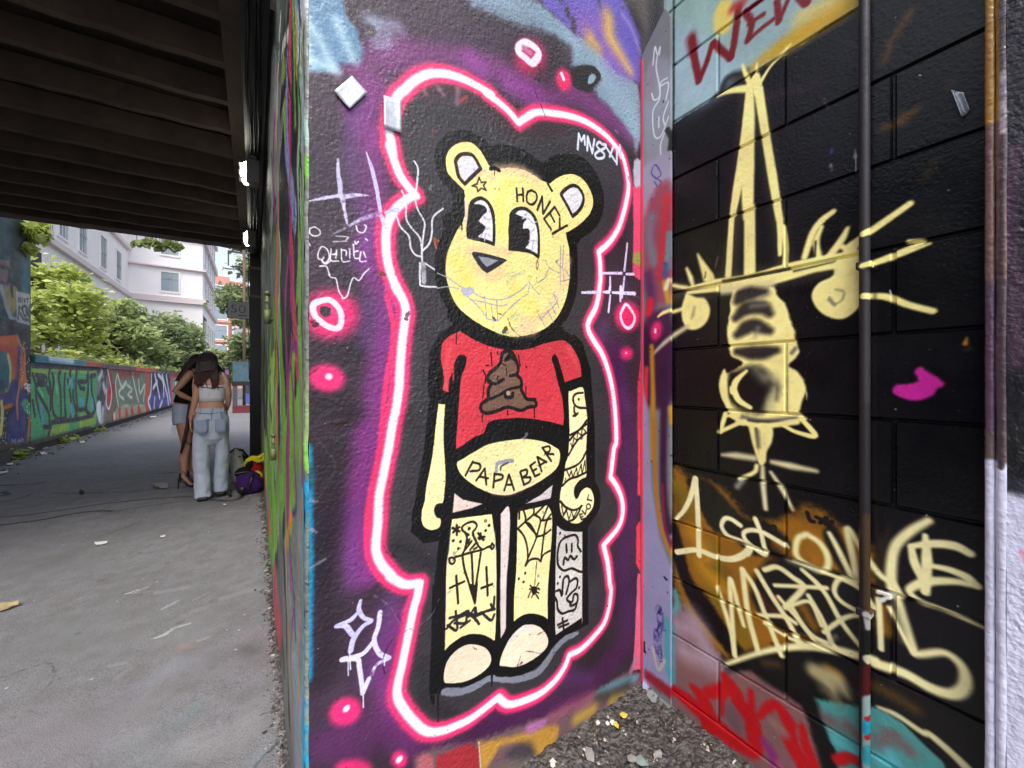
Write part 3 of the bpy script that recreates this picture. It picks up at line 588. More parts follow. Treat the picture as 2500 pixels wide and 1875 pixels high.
# tape residue, chips, drips, grain; white specks painted in as glints
m.speck(900, (150, 140, 160), (.4, .9), .35, seed=5); m.speck(1400, (14, 12, 16), (.5, 1.4), .5, seed=6); m.speck(140, (220, 215, 225), (.5, 1.1), .6, seed=8)
g = np.random.RandomState(77)
def free(P, w, col, **k):
    old = m.px, m.scale; m.px = lambda p: np.asarray(p, float); m.scale = lambda p: 1.0
    m.line([tuple(q) for q in P], w, col, raw=True, **k); m.px, m.scale = old
for i in range(26):      # hairline cracks and scratches in the paint film
    x, y = g.rand()*m.W, g.rand()*m.H*.8; a_ = g.rand()*6.28; P = [(x, y)]
    for _ in range(5): a_ += g.randn()*.6; P.append((P[-1][0]+math.cos(a_)*22, P[-1][1]+math.sin(a_)*22))
    free(P, 1.0+g.rand(), ((24, 18, 24), (120, 100, 120))[i % 2], soft=1.2, op=.55, rough=2)
for i in range(60):      # small chips down to older coats
    x, y = g.rand()*m.W, g.rand()*m.H*.85; free([(x, y), (x+g.randn()*5, y+g.randn()*5)], 1.5+g.rand()*5, ((30, 20, 22), (96, 60, 50), (130, 130, 140), (70, 30, 50))[i % 4], soft=1.2, op=.7, rough=5)
m.line('E 490,1490 560,1500 640,1470', [5, 12, 4], (44, 20, 16), soft=1.5, rough=4); m.line('C 1590,1030 1620,1050', 6, (150, 70, 40), soft=1.5, rough=3)
m.grime(.10)
mural_mat = m.material('mural paint', rough=.36, bump=.62, bs=(110, 34), dist=.0045, spec=.38, roughvar=.1)
MUR = m
# ================================================================== block wall paint (plane x = XB)
m = Paint('x', XB, -0.75, 0.86, -0.06, 3.1, 0.0017, base=(12, 11, 14), seed=21); m.sk = 1.7
m.img += (m.n3[..., None]*np.array([.05, .03, .06])).astype(np.float32)
SY, OC = (254, 242, 158), (196, 142, 34)
m.fill('R 120,-900 2400,-1800 2400,-380 1755,40 1500,180 1290,340 1150,430 900,560 760,560 690,590 645,690 560,790 400,890 285,965 120,1000', (150, 178, 182), soft=5, smooth=False, rough=4)
m.lines('R 250,620 500,700 650,500; R 300,300 700,560', 60, (164, 192, 206), soft=60, op=.8); m.lines('R 250,100 500,60 700,300', 40, (150, 186, 170), soft=40, op=.7)
m.line('R 860,560 1000,450 1180,330 1400,180 1560,80 1800,-100', [10, 34, 56, 56, 60], (206, 162, 36), soft=26, op=.95, rough=3)
m.line('R 1290,120 1500,20 1700,-120', 40, (226, 206, 120), soft=34, op=.9, rough=3)
m.fill('R 690,-10 760,20 740,200 690,260 620,250 610,130 640,40', (226, 206, 108), soft=9)
DR = (122, 26, 34)
for t, w in (('R 440,300 460,450 495,620', 17), ('R 495,620 550,490 600,330', 14), ('R 610,330 680,400 740,445', 15), ('R 740,445 770,300 800,60', 17), ('R 850,90 900,180 870,310', 15), ('R 870,315 960,230 1065,150', 11), ('R 880,180 990,110', 11), ('R 850,90 1000,-20', 13),
             ('R 1095,0 1110,165', 15), ('R 1110,165 1180,0', 11), ('R 1240,-60 1320,30 1345,-60', 17)): m.line(t, w, DR, soft=5, rough=1)
m.line('R 430,290 450,380', 24, DR, soft=12, op=.7); m.line('R 760,60 830,20', 22, (170, 40, 40), soft=14, op=.8)
# boundary smoke, ochre fog
m.lines('R 660,720 720,600 850,560', 14, (40, 36, 40), soft=12); m.line('R 1150,450 1500,240 1755,90', 5, (90, 80, 70), soft=6, op=.5)
m.lines('X 340,80 220,260 170,400; X 300,820 160,860; X 260,800 380,740', 16, (110, 74, 30), soft=22, op=.7, rough=5)
m.lines('X 760,180 740,320; X 640,520 600,580; X 500,1090 440,1200', 14, (70, 54, 28), soft=24, op=.6, rough=5)
m.lines('R 1650,330 1720,480; R 1000,760 1400,640', 14, (54, 26, 50), soft=34, op=.7, rough=5)
m.line('R 790,1060 770,1200 740,1560', 12, (70, 20, 60), soft=16, op=.4)
# the sword: overspray first
for t, w in (('R 870,700 850,1200 790,1659 S 720,700', 34), ('R 950,740 1060,1400 S 1150,600', 26), ('S 250,850 620,790 1100,700 1560,600', 50)): m.line(t, w, (120, 114, 84), soft=26, op=.38)
m.line('R 885,650 880,900 870,1300 875,1659 S 885,200 885,680', [16, 27, 32, 26, 26, 28], SY, soft=5)
m.line('R 880,720 840,1100 790,1450 755,1659 S 745,300 720,700', [14, 20, 22, 16, 14, 16], SY, soft=4)
m.line('R 955,700 1010,1050 1060,1350 1110,1659 S 1120,300 1120,540', [22, 20, 21, 17, 15, 10], SY, soft=4)
m.line('S 1140,330 1165,470 1160,620', 13, SY, soft=4)
m.line('R 930,600 950,700 ', 22, SY, soft=4); m.line('R 940,490 930,600', [5, 9], SY, soft=4); m.line('R 970,630 1040,520 1130,420 1200,340', [12, 9, 8, 10, 4], SY, soft=5)
m.line('R 830,500 850,560 890,650', [6, 10, 12], SY, soft=4); m.line('R 640,745 700,710 780,690 870,680', [4, 11, 15, 18], SY, soft=5)
# cross guard
m.line('S 420,800 620,760 900,710 1150,640 1400,600 1700,560', [10, 22, 14, 15, 24, 30], SY, soft=4)
m.line('S 410,835 640,805 900,760 1150,710 1400,650 1720,590', [10, 16, 30, 26, 16, 22], SY, soft=5)
m.line('S 680,745 900,705 1180,650', 6, (60, 52, 44), soft=6); m.line('S 1230,670 1540,595', 5, (70, 60, 44), soft=5)
m.line('S 680,820 900,790 1050,760', 20, (226, 214, 160), soft=12)
for t, w in (('S 485,540 520,620 560,720', [5, 14, 22]), ('S 520,600 590,700 600,760', [6, 10, 8]), ('S 400,650 430,720 450,790', [7, 12, 8]), ('S 1530,210 1440,280 1370,380 1310,560', [14, 18, 18, 16]), ('S 1440,330 1400,440 1420,560', [10, 16, 14]),
             ('S 1640,340 1600,420 1500,560', [11, 18, 20]), ('S 1600,480 1640,500', 14), ('S 1640,560 1660,480 1750,410', [26, 22, 14]), ('S 1700,590 1690,500 1760,400 1850,340 2120,150', [20, 18, 18, 20, 17]),
             ('S 1770,630 1880,590 2212,450 X 330,1630', [16, 15, 12]), ('X 20,1600 60,1560', 14), ('Y 20,140 160,100 300,50 470,-15', [13, 15, 12, 7]), ('Y 20,338 180,345 330,400 490,440', [16, 20, 18, 17]),
             ('S 230,765 300,780 400,800', [5, 8, 10])): m.line(t, w, SY, soft=6)
m.line('S 1395,440 1390,550', 4, (50, 46, 40), soft=4)
m.line('S 640,560 620,640', 3, (110, 100, 80), soft=4); m.line('S 545,680 540,720', 3, (80, 74, 60), soft=3)
# the two pompoms
m.fill('S 1550,600 1720,600 1755,800 1740,930 1650,1020 1560,1040 1450,1000 1380,920 1365,840 1420,760 1530,700', SY, soft=5)
m.line('S 1500,870 1540,920 1600,890 1610,830 1550,810', 5, (170, 158, 116), soft=5); m.line('S 1500,890 1540,930', 7, (130, 126, 110), soft=6)
m.fill('S 400,840 470,870 540,880 580,960 560,1050 500,1110 420,1120 370,1060 360,960 380,880', SY, soft=5); m.line('S 460,950 440,1030', 6, (176, 166, 120), soft=6)
m.line('S 370,960 290,985', 9, SY, soft=6); m.line('S 400,1100 290,1170', 12, (214, 204, 160), soft=8)
# grip
m.fill('S 780,850 1050,790 1100,860 1160,920 1200,1040 1235,1130 1240,1200 1270,1290 1230,1350 1190,1400 1260,1450 1310,1540 1325,1659 T 1320,180 1270,330 1300,400 750,380 740,330 680,250 650,150 660,60 690,0 S 720,1450 830,1380 740,1320 720,1220 710,1130 730,1000', SY, soft=5, rough=2)
m.line('S 770,830 750,930 790,960', 10, SY, soft=5)
for t in ('S 790,900 850,850 1000,830', 'S 780,1030 860,960 980,950 1040,1000', 'S 790,1160 900,1090 1040,1130', 'S 790,1290 950,1300 1090,1280'): m.line(t, [20, 36, 34, 18], (40, 36, 38), soft=11, op=.97)
m.lines('S 960,880 1030,850; S 930,1170 950,1110; S 900,940 1010,930', 9, (150, 146, 130), soft=12, op=.7)
m.fill('S 900,1400 1010,1430 1060,1500 1110,1560 1090,1659 T 1080,150 1020,260 980,345 860,330 770,290 720,220 700,130 730,20 S 760,1440', (18, 17, 18), soft=16, rough=2)
m.lines('S 940,1440 1000,1500; T 1030,60 1080,100 1040,300', 20, (160, 156, 130), soft=22, op=.6)
m.line('S 860,1440 780,1520 760,1600 T 760,150 800,240 890,300', [8, 16, 17, 17, 15, 11], SY, soft=4)
m.line('S 700,1659 T 690,60 690,180 730,320', 13, SY, soft=5); m.line('S 1240,1265 1210,1300', 9, (120, 116, 100), soft=6)
m.line('T 1180,-30 1175,340', 4, (150, 140, 110), soft=5, op=.6)
# pommel
m.line('T 700,350 660,480 ', 12, SY, soft=4); m.line('T 650,490 780,430 850,400', 11, SY, soft=4); m.line('T 1270,370 1390,515 1250,490 1150,440', [12, 14, 11, 10], SY, soft=4)
m.line('T 830,370 1000,400 1240,380', 8, (96, 92, 88), soft=8); m.line('T 800,410 1000,440 1250,410', 14, SY, soft=5); m.line('T 745,360 830,420', 12, SY, soft=5)
m.line('T 900,440 930,600 970,730', [16, 11, 9], SY, soft=5); m.fill('T 950,430 1060,450 1060,560 1020,640 1010,720 970,740 950,620', SY, soft=5)
m.line('T 945,480 955,600', 8, (110, 100, 84), soft=8)
m.line('T 670,665 780,670 920,690', [7, 17, 15], (226, 216, 172), soft=9); m.line('T 1060,720 1200,750 1400,790', [12, 18, 9], (230, 220, 170), soft=9)
m.line('T 940,750 920,800 810,850 ', 11, SY, soft=5); m.line('T 830,860 790,910', 14, (200, 200, 186), soft=10, op=.7); m.line('T 985,760 990,900 1010,1080', [10, 14, 11], (236, 228, 180), soft=7); m.line('T 1050,800 1130,920 1220,1090', [9, 13, 8], (236, 228, 180), soft=7)
# lower part: ochre band with black crescents
m.fill('T 290,780 420,830 540,860 620,890 700,950 830,1120 860,1140 1050,1180 1250,1100 1300,1060 1450,1090 1560,1200 1700,1280 1840,1420 1850,1659 U 1850,420 1760,300 1750,700 1500,640 U 900,760 760,820 600,740 450,540 330,330 290,150 T 290,1300', (150, 100, 24), soft=20, rough=10)
m.lines('T 330,1000 360,1150; T 500,900 560,980; T 560,1500 700,1600; U 700,330 760,500; T 1300,1120 1450,1180; U 420,250 480,330', 30, (84, 58, 22), soft=30, op=.7, rough=8, patch=.6)
m.lines('T 330,900 420,1100; T 600,1400 640,1600; U 560,200 640,400; U 850,620 800,700', 24, (120, 112, 30), soft=26, op=.7, rough=6)
m.lines('T 440,1250 560,1450 U 520,100 700,300', 26, (206, 146, 30), soft=28, op=.8, rough=6)
m.fill('T 400,850 560,870 680,980 840,1150 1000,1180 1200,1340 1150,1500 1050,1450 900,1430 740,1300 600,1240 500,1080', (20, 18, 18), soft=10, rough=4)
m.fill('T 290,1190 340,1240 400,1500 460,1659 U 560,340 700,560 790,700 830,760 760,810 640,680 480,480 380,280 300,50 290,0', (16, 14, 16), soft=9, rough=3)
m.fill('U 1020,60 1200,40 1400,100 1760,200 1850,340 1850,620 1760,760 1560,720 1350,640 1180,620 1000,500 900,360 920,200', (24, 22, 22), soft=16, rough=4)
m.fill('T 1450,1260 1560,1230 1700,1600 1600,1560 1520,1450', (24, 22, 22), soft=10)
m.lines('U 1300,430 1380,560; U 1900,420 1930,600; U 1500,900 1560,940; U 1380,20 1400,80; T 1100,1350 1150,1400', 24, (170, 112, 28), soft=22, op=.85, rough=4)
m.lines('U 1050,430 1180,520 1230,640; U 960,330 1000,380', 16, (90, 40, 34), soft=16, op=.8); m.line('U 1090,340 1210,460', [7, 12, 6], (140, 40, 64), soft=4)
m.fill('X 100,1900 Z 110,0 200,0 Z 180,250 Z 110,330', (40, 30, 20), soft=12)
# mauve / grey base
m.fill('U 290,300 350,400 470,560 640,760 700,920 900,900 1150,1080 1280,1180 1400,1350 1500,1659 1500,2600 200,2600 260,1050', (132, 92, 94), soft=12, smooth=False, rough=6)
m.lines('U 330,560 480,620 560,760; U 430,480 480,560; U 380,760 600,860', 38, (186, 164, 182), soft=40, op=.85, rough=5)
m.line('U 310,300 330,400 290,460', 14, (96, 160, 160), soft=10); m.line('U 300,560 300,1000', 7, (90, 160, 170), soft=6)
m.fill('U 1340,1060 1400,1120 1760,1190 1850,1180 2212,1380 2400,1500 2400,2400 1500,2400 1560,1560 1430,1300', (78, 150, 148), soft=10, smooth=False, rough=6)
m.lines('U 1640,1340 1760,1440; U 1430,1260 1500,1300; Z 260,1470 330,1540; U 1900,1480 1950,1400', 34, (120, 84, 86), soft=22, op=.8, rough=6)
m.lines('Z 200,1560 240,1640; U 1560,1450 1740,1560; U 1900,1600 2000,1640', 26, (90, 186, 200), soft=20, op=.8, rough=4)
m.line('U 1300,760 1300,1000 1390,1300 1500,1659', [40, 44, 36, 40], (20, 18, 18), soft=12, rough=3)
m.fill('U 800,800 1000,760 1300,740 1340,900 1250,1090 1050,1020 900,900', (22, 20, 20), soft=16); m.line('U 1000,850 1100,860', 16, (96, 66, 40), soft=16, op=.7)
m.lines('U 1400,900 1560,980 1640,1100; U 1380,920 1500,1010 1540,1100', [30, 40, 14], (196, 184, 134), soft=22, op=.85); m.line('U 1450,1060 1560,1140', 22, (120, 110, 80), soft=20, op=.6)
m.fill('U 1780,900 2500,1300 2500,1700 1850,1080', (18, 16, 14), soft=8); m.line('U 1880,1040 2050,1130 2150,1200', 30, (96, 70, 24), soft=24, op=.7, rough=5)
m.line('U 1740,1100 1800,1000', 14, (110, 28, 34), soft=10)
# red letters along the foot
RD = (188, 20, 28)
for t, w in (('U 190,990 330,1080 480,1200 700,1400 820,1480 900,1540', [10, 28, 40, 44, 36, 24]), ('U 450,1040 520,1120 560,1240 560,1440 520,1560', [18, 34, 40, 26, 8]), ('U 700,960 760,1060 820,1180 900,1290 930,1500', [22, 40, 40, 40, 34]),
             ('U 700,960 670,1130 670,1240', [18, 18, 10]), ('U 895,1070 900,1240', [14, 22]), ('U 960,1260 1040,1180 1110,1190 1180,1300 1220,1440', [14, 22, 26, 34, 22]), ('U 1290,1330 1320,1480 1380,1640', [14, 26, 30]), ('U 1200,1460 1300,1640', 40), ('U 1560,1600 1660,1580 1760,1640', 26),
             ('U 560,1080 700,1050', 26), ('U 700,1180 740,1250', 12)): m.line(t, w, RD, soft=9, rough=2)
m.fill('U 700,1150 760,1180 820,1300 820,1390 760,1360 700,1260', (116, 84, 92), soft=9); m.line('U 1080,1320 1150,1390', 22, (150, 110, 108), soft=16)
m.line('U 1000,1460 1060,1560 1060,1640', [20, 26, 10], (140, 40, 120), soft=14, op=.9); m.line('U 1120,1640 1200,1800', 12, (190, 60, 130), soft=12, op=.7)
m.line('U 290,1220 420,1330', 14, (90, 140, 160), soft=14, op=.9); m.line('U 430,1480 520,1560', 16, (214, 90, 120), soft=10); m.line('U 450,1580 560,1659', 16, (160, 150, 190), soft=10)
# writing: 1st ONE, second line, flourishes
WC, WD = (253, 246, 192), (248, 240, 178)
m.line('T 320,1160 380,1090 430,990 465,850', [9, 11, 13, 14], WC, soft=3); m.line('T 468,850 485,1100 495,1440', 13, WC, soft=3)
m.line('T 325,1415 480,1400 620,1450 740,1470 830,1440 890,1380', [15, 13, 13, 14, 15, 13], WC, soft=3)
m.line('T 815,1210 740,1160 690,1160 670,1220 720,1290 820,1330 880,1370 890,1400 870,1430', 12, WC, soft=4)
m.line('T 930,1160 970,1260 990,1340 1000,1430 870,1340 840,1270 900,1245 1000,1270 1170,1370', [13, 12, 12, 14, 12, 12, 12, 13, 12], WC, soft=4)
m.line('T 1320,1280 1260,1310 1240,1400 1270,1470 1380,1540 1450,1560 1490,1520 1480,1430 1420,1340 1330,1280', 15, WD, soft=7)
m.line('T 1500,1270 1560,1380 1640,1540 1700,1640 1690,1500 1640,1240 1720,1350 1800,1470 1900,1600 U 1990,230 2060,330', [12, 15, 16, 18, 16, 18, 14, 14, 16, 14, 12], WD, soft=7)
m.line('Z 460,-10 340,60 240,160 210,300 215,450 250,520 300,680 360,860 400,890 560,880 660,940 710,1030 700,1120 620,1160 480,1120 300,1020 100,950 U 1850,830 1600,760 1350,720 1100,740 900,790 700,860', [18, 22, 22, 24, 22, 20, 20, 18, 18, 20, 24, 26, 26, 26, 28, 24, 26, 20, 16, 14], WD, soft=9)
m.line('Z 440,90 450,250 440,470', [14, 24, 22], WD, soft=6); m.line('Z 345,170 370,280 430,400', [16, 22, 20], WD, soft=6)
m.line('Z 350,160 500,145 640,160 740,210', [16, 24, 26, 22], WD, soft=7); m.line('Z 460,290 600,320 720,370 790,430', [14, 20, 24, 18], WD, soft=7); m.line('Z 790,430 640,400 460,400 350,440 340,480 420,540 560,590 830,710', [16, 20, 26, 22, 18, 16, 12, 8], WD, soft=8)
m.line('Z 230,580 280,700 300,800', 20, (150, 146, 120), soft=18, op=.7)
for t, w in (('U 640,270 690,430 740,600 770,790', 12), ('U 770,790 750,500 735,210 770,300 800,420 840,560', [11, 12, 13, 12, 12, 10]), ('U 830,130 850,300 880,500 950,760', 14), ('U 830,130 920,260 1000,460 1130,790', 13), ('U 940,140 1060,340 1180,520 1270,700', 14),
             ('U 1000,130 1100,110 1220,190 1300,260 1220,360 1160,420', 14), ('U 1080,250 1300,260 1480,270', 11), ('U 1110,340 1300,560 1400,700', 11), ('U 1200,400 1350,620 1540,720', 13), ('U 1290,130 1400,230 1480,330 1600,540 1740,720', [12, 15, 13, 14, 13]),
             ('U 1340,330 1450,520 1520,700', 13), ('U 1460,610 1620,500 1740,480', 12), ('U 1740,460 1600,380 1540,300 1560,220 1620,200 1760,300 1840,420', 13), ('U 1220,400 1350,380 1440,560', 10), ('U 950,480 1150,490 1240,540', 11), ('U 1000,540 1180,650 1290,690', 9),
             ('U 1880,360 1890,520 1900,740', 14), ('U 1960,420 2050,600 2150,780', 10), ('U 1220,60 1420,140 1560,190 1760,280', 9)): m.line(t, w, WD, soft=5)
m.line('U 1190,60 1300,100 1400,140', 12, (160, 156, 130), soft=12, op=.7); m.lines('U 1550,640 1500,700; U 1690,180 1740,210', 9, (170, 166, 140), soft=10, op=.6)
m.line('U 1880,1190 2020,1250 2212,1380 Z 480,1440 640,1580 760,1700', [10, 16, 18, 20, 22, 26], (220, 212, 160), soft=8)
m.lines('U 1880,300 1990,330 1960,350; U 1880,380 1960,340', 9, (230, 230, 220), soft=4, rough=4)
# black doodles, magenta blot, silver drip
m.lines('T 1330,1110 1350,1170 1380,1180; T 1400,1145 1430,1160; T 1430,1190 1480,1150 1470,1200 1520,1180 1500,1220', 10, (26, 20, 18), soft=2); m.line('T 995,1180 1040,1220 1080,1215 1100,1290 1135,1300', 7, (24, 18, 16), soft=2)
m.fill('Y 370,850 410,820 470,860 540,900 570,940 520,970 490,1010 380,1045 290,1030 220,985 240,940 330,930 390,910', (196, 40, 150), soft=7, rough=3)
m.line('Y 720,620 710,660', [4, 12], (200, 140, 50), soft=6); m.line('Y 740,690 720,700', 9, (90, 70, 30), soft=12, op=.7)
m.line('R 1700,1150 1700,1210', [3, 9], (130, 140, 150), soft=4); m.line('R 1705,1200 1705,1320', 3.4, (170, 180, 186), soft=1.5); m.line('R 1520,1150 1515,1180', 5, (60, 60, 140), soft=5); m.line('R 1510,1270 1520,1310', 6, (120, 130, 150), soft=5, patch=.7)
m.line('R 1460,760 1480,820', 7, (80, 76, 84), soft=6, patch=.6); m.lines('Y 200,300 210,330; X 400,505 410,510', 3, (190, 190, 190))
m.line('R 300,0 300,1300', 4, (30, 34, 36), soft=4)
m.speck(2200, (120, 120, 128), (.35, .9), .5, seed=15); m.speck(120, (210, 210, 215), (.4, 1.1), .7, seed=16)  # pale specks painted in as tiny glints on the black coat
m.grime(.10)
block_mat = m.material('block wall paint', rough=.3, bump=.24, bs=(130, 45), dist=.003, spec=.35, roughvar=.08)
BLK_P = m
# ================================================================== steel corner plate (x = XP), conduit, white pilaster
XP = 1.222
m = Paint('x', XP, .70, .93, -0.06, 2.6, 0.0017, base=(120, 124, 126), seed=31)
m.fill('R 90,560 290,500 290,1200 90,1400', (142, 146, 158), soft=20); m.fill('R 60,1300 300,1200 300,1659 60,1659', (156, 152, 176), soft=20); m.line('R 130,500 120,760', 20, (150, 130, 140), soft=20, op=.6)
m.lines('R 140,500 155,360 175,420 195,360 190,420; R 175,420 165,520 190,660 190,740 150,770 130,720; R 250,600 200,640 190,760 140,860 150,1040 200,1050 260,900; R 200,660 260,640 240,770; R 185,900 185,980; R 260,780 220,900 230,960; R 230,1020 200,1110 200,1190', 3.6, (212, 214, 220), soft=1.5)
m.line('R 250,1000 280,1060 270,1140', 12, (30, 36, 30), soft=6)
m.lines('R 160,1380 200,1350 190,1310 160,1270 135,1300 135,1350 200,1400 180,1440 150,1400; R 200,1430 190,1520 120,1540 180,1600 210,1659; R 120,1540 160,1659; R 210,1530 140,1659; S 130,100 240,200 250,150', 3, (78, 76, 158), soft=1.5)
m.fill('S 90,200 280,0 285,830 90,860', (150, 70, 90), soft=24, rough=4)
m.lines('S 130,250 110,420 150,600', 22, (110, 130, 150), soft=22, op=.8); m.lines('S 250,100 220,400 200,700', 20, (196, 44, 54), soft=18, op=.9); m.lines('S 260,380 255,540; S 250,560 250,640', 14, (100, 150, 160), soft=10, op=.8); m.line('S 240,620 230,700', 12, (50, 90, 150), soft=12)
m.lines('S 100,700 130,900 110,1100', 24, (70, 40, 90), soft=24, op=.8); m.line('S 230,760 260,900', 14, (196, 150, 60), soft=12); m.line('S 260,740 240,800', 12, (226, 220, 170), soft=8)
m.lines('S 120,900 110,1000', 18, (210, 30, 50), soft=12); m.fill('S 60,1100 280,1000 290,1659 60,1659', (60, 24, 60), soft=20)
m.glow('S 165,1130', 13, 24, (226, 40, 110), .2, .4); m.line('S 158,1120 158,1140', 6, (250, 210, 240), soft=3)
m.line('S 290,965 220,990 180,1020', [8, 9, 5], SY, soft=6); m.line('S 290,1170 220,1230 130,1320', [10, 10, 5], (196, 190, 160), soft=10)
m.line('S 130,1250 140,1659 T 130,700', [12, 12, 16, 16], (184, 132, 40), soft=10); m.line('T 90,0 60,1000', 12, (206, 60, 76), soft=10)
m.line('T 230,0 220,900 260,1250', 18, (52, 20, 56), soft=14); m.line('T 270,300 280,420', 10, (190, 140, 40), soft=8)
m.fill('T 50,100 110,350 130,900 190,1300 290,1560 290,1659 U 290,300 300,900 340,1060 60,1020 20,300', (152, 150, 190), soft=12, smooth=False)
m.line('T 150,400 160,900 210,1250 290,1450', 11, (176, 120, 44), soft=9); m.line('T 210,900 230,1200 290,1400', 8, (120, 30, 60), soft=8)
m.line('T 50,0 50,1659 U 10,600', 9, (226, 70, 96), soft=7)
m.lines('U 90,350 80,600 60,900', 20, (132, 150, 192), soft=20, op=.8); m.line('U 190,440 200,560 170,640 190,780', 20, (40, 34, 110), soft=2, rough=8, patch=1); m.line('U 250,520 250,860 290,1000', 14, (86, 164, 180), soft=10); m.line('U 310,300 290,400', 12, (96, 170, 170), soft=8)
m.lines('U 70,690 75,760; U 50,290 60,300; U 230,190 240,200', 6, (20, 18, 30), soft=2, rough=3); m.line('U 140,740 180,900 230,830', 7, (196, 186, 180), soft=5, op=.9)
m.line('U 110,960 300,1100', 26, (150, 30, 46), soft=16, rough=3); m.line('U 60,1000 160,1150', 14, (150, 150, 180), soft=8, rough=6)
m.speck(60, (20, 18, 30), (.6, 2), .8, seed=4); m.grime(.06)
plate_mat = m.material('steel plate paint', rough=.4, bump=.22, bs=(60, 16), dist=.002); PLA = m
m = Paint('x', 1.2, -.9, .14, -0.06, 3.1, 0.0025, base=(24, 24, 30), seed=41)
m.img += (m.n3[..., None]*np.array([.10, .06, .12])).astype(np.float32)
m.fill('Z 850,-230 1106,-180 3000,-100 3000,3000 700,3000 820,600', (208, 210, 236), soft=46, smooth=False, rough=4)
m.lines('Z 820,-300 1106,-250 ', 30, (60, 62, 80), soft=30, op=.6)
m.lines('X 1050,1000 1000,1500 Y 1050,300 1060,800', 34, (72, 48, 70), soft=40, op=.9, rough=3)
m.line('Z 1090,200 1120,260', 14, (220, 120, 150), soft=14, op=.6)
m.speck(200, (200, 200, 220), (.5, 1.2), .4, seed=44); m.grime(.08)
pil_mat = m.material('pilaster paint', rough=.42, bump=.7, bs=(90, 40), dist=.005); PIL = m
m = Paint('x', 1.205, .03, .125, -0.06, 3.1, 0.002, base=(92, 78, 80), seed=51)
m.line('X 870,-200 880,900', 40, (156, 118, 48), soft=8); m.line('X 880,900 900,1659 Y 880,600', 60, (112, 86, 82), soft=16, rough=4); m.line('Y 880,300 880,1200', 60, (84, 64, 82), soft=20, rough=4)
m.line('Y 880,1560 Z 890,200 880,1659 860,2500', 110, (206, 208, 232), soft=14)
m.line('X 960,0 970,900 Y 950,0 950,1500', 14, (70, 60, 66), soft=6, rough=5, patch=.6); m.line('X 960,500 960,900', 14, (150, 140, 150), soft=5, rough=4, patch=.7)
m.grime(.12); bead_mat = m.material('sealant bead paint', rough=.3, bump=.7, bs=(50, 25), dist=.004); BEA = m
m = Paint('x', 1.215, .2, .32, -0.06, 3.1, 0.002, base=(38, 36, 40), seed=61)
m.line('R 1800,-300 1810,1659', 30, (52, 52, 60), soft=10); m.line('R 1845,-100 1850,1659', 9, (140, 100, 50), soft=6, patch=.6); m.line('S 1800,0 1820,1659', 30, (50, 48, 52), soft=10)
m.lines('S 1760,380 1850,330; S 1760,630 1880,590; S 1760,860 1890,860', 18, SY, soft=5); m.line('T 1845,200 1845,400', 6, (170, 130, 60), soft=5)
m.line('T 1820,1180 1830,1659 U 1820,420', 40, (70, 52, 36), soft=10, rough=4); m.line('T 1845,1180 1850,1659 U 1848,420', 10, (160, 104, 36), soft=6, rough=4); m.line('U 1790,480 1820,640', 20, (180, 180, 176), soft=6); m.line('U 1800,660 1820,820', 40, (20, 20, 20), soft=10); m.line('U 1800,830 1850,890', 26, (222, 218, 190), soft=6)
m.line('U 1820,930 1800,1100', 40, (86, 20, 26), soft=8); m.line('U 1820,1170 1820,1700', 40, (170, 196, 196), soft=8); m.line('U 1820,1350 1820,1400', 36, (40, 180, 214), soft=8); m.lines('U 1790,1290 1850,1290; U 1790,1435 1840,1435', 13, (198, 44, 56), soft=4); m.line('U 1820,1560 1820,1620', 40, (60, 180, 200), soft=10)
m.grime(.1); cond_mat = m.material('conduit paint', rough=.5, bump=.5, bs=(60, 20), dist=.002, spec=.3); CON = m
# ================================================================== far left brick walls (x = XL) and the passage's side wall (x = XS)
XL, ZC, YD = -3.0, 3.38, 9.5
def mortar(m, h=.075, b=.23, col=(150, 150, 150), op=.35, z0=0.0):
    k = 0; z = z0
    while z < m.b1:
        r = int((z-m.b0)/m.res)
        if 0 <= r < m.H:
            a = np.clip(op*(.6+m.n2[r]*2.4), 0, 1)[:, None]; m.img[r] += (np.array(col, np.float32)/255.-m.img[r])*a
        y = m.a0+(b/2 if k % 2 else 0)
        while y < m.a1:
            c = int((y-m.a0)/m.res); r1 = int((z+h-m.b0)/m.res)
            if 0 <= c < m.W and r1 > 0: m.img[max(r, 0):r1, c] *= .72
            y += b
        z += h; k += 1
m = Paint('x', XL, 5.8, YD, -0.05, 3.7, 0.006, base=(36, 66, 86), seed=71)
m.img += (m.n3[..., None]*.16).astype(np.float32)
m.fill('O -900,-200 400,-200 400,150 240,560 80,620 60,420 -900,300', (40, 72, 84), soft=12); m.line('O 130,150 120,600', 26, (40, 48, 34), soft=20, op=.8); m.line('O 200,500 200,700', 20, (40, 110, 120), soft=14)  # soft dark green stroke paints the shade near the wall head
m.fill('O -900,300 0,420 70,450 70,600 40,640 -900,700', (124, 96, 104), soft=6); m.lines('O 10,480 70,500 60,600 10,600', 7, (60, 40, 60), soft=4)
m.fill('O 30,650 130,640 130,800 70,850 30,760', (150, 136, 70), soft=4); m.line('O 10,640 80,860 130,900', 12, (150, 160, 165), soft=5); m.line('O 90,640 95,700', 9, (20, 20, 24), soft=4)
m.fill('O -900,900 0,880 240,900 240,1700 240,2100 -900,2200', (24, 22, 34), soft=6, smooth=False)
m.fill('O 125,665 232,690 232,930 130,905', (176, 176, 178), soft=2, smooth=False)
m.lines('O 140,750 146,715 154,750; O 160,716 160,750; O 172,718 172,752; O 186,720 186,752; O 198,728 190,740 198,754; O 214,724 214,756; O 206,724 222,726', 2.2, (30, 30, 32), soft=1)
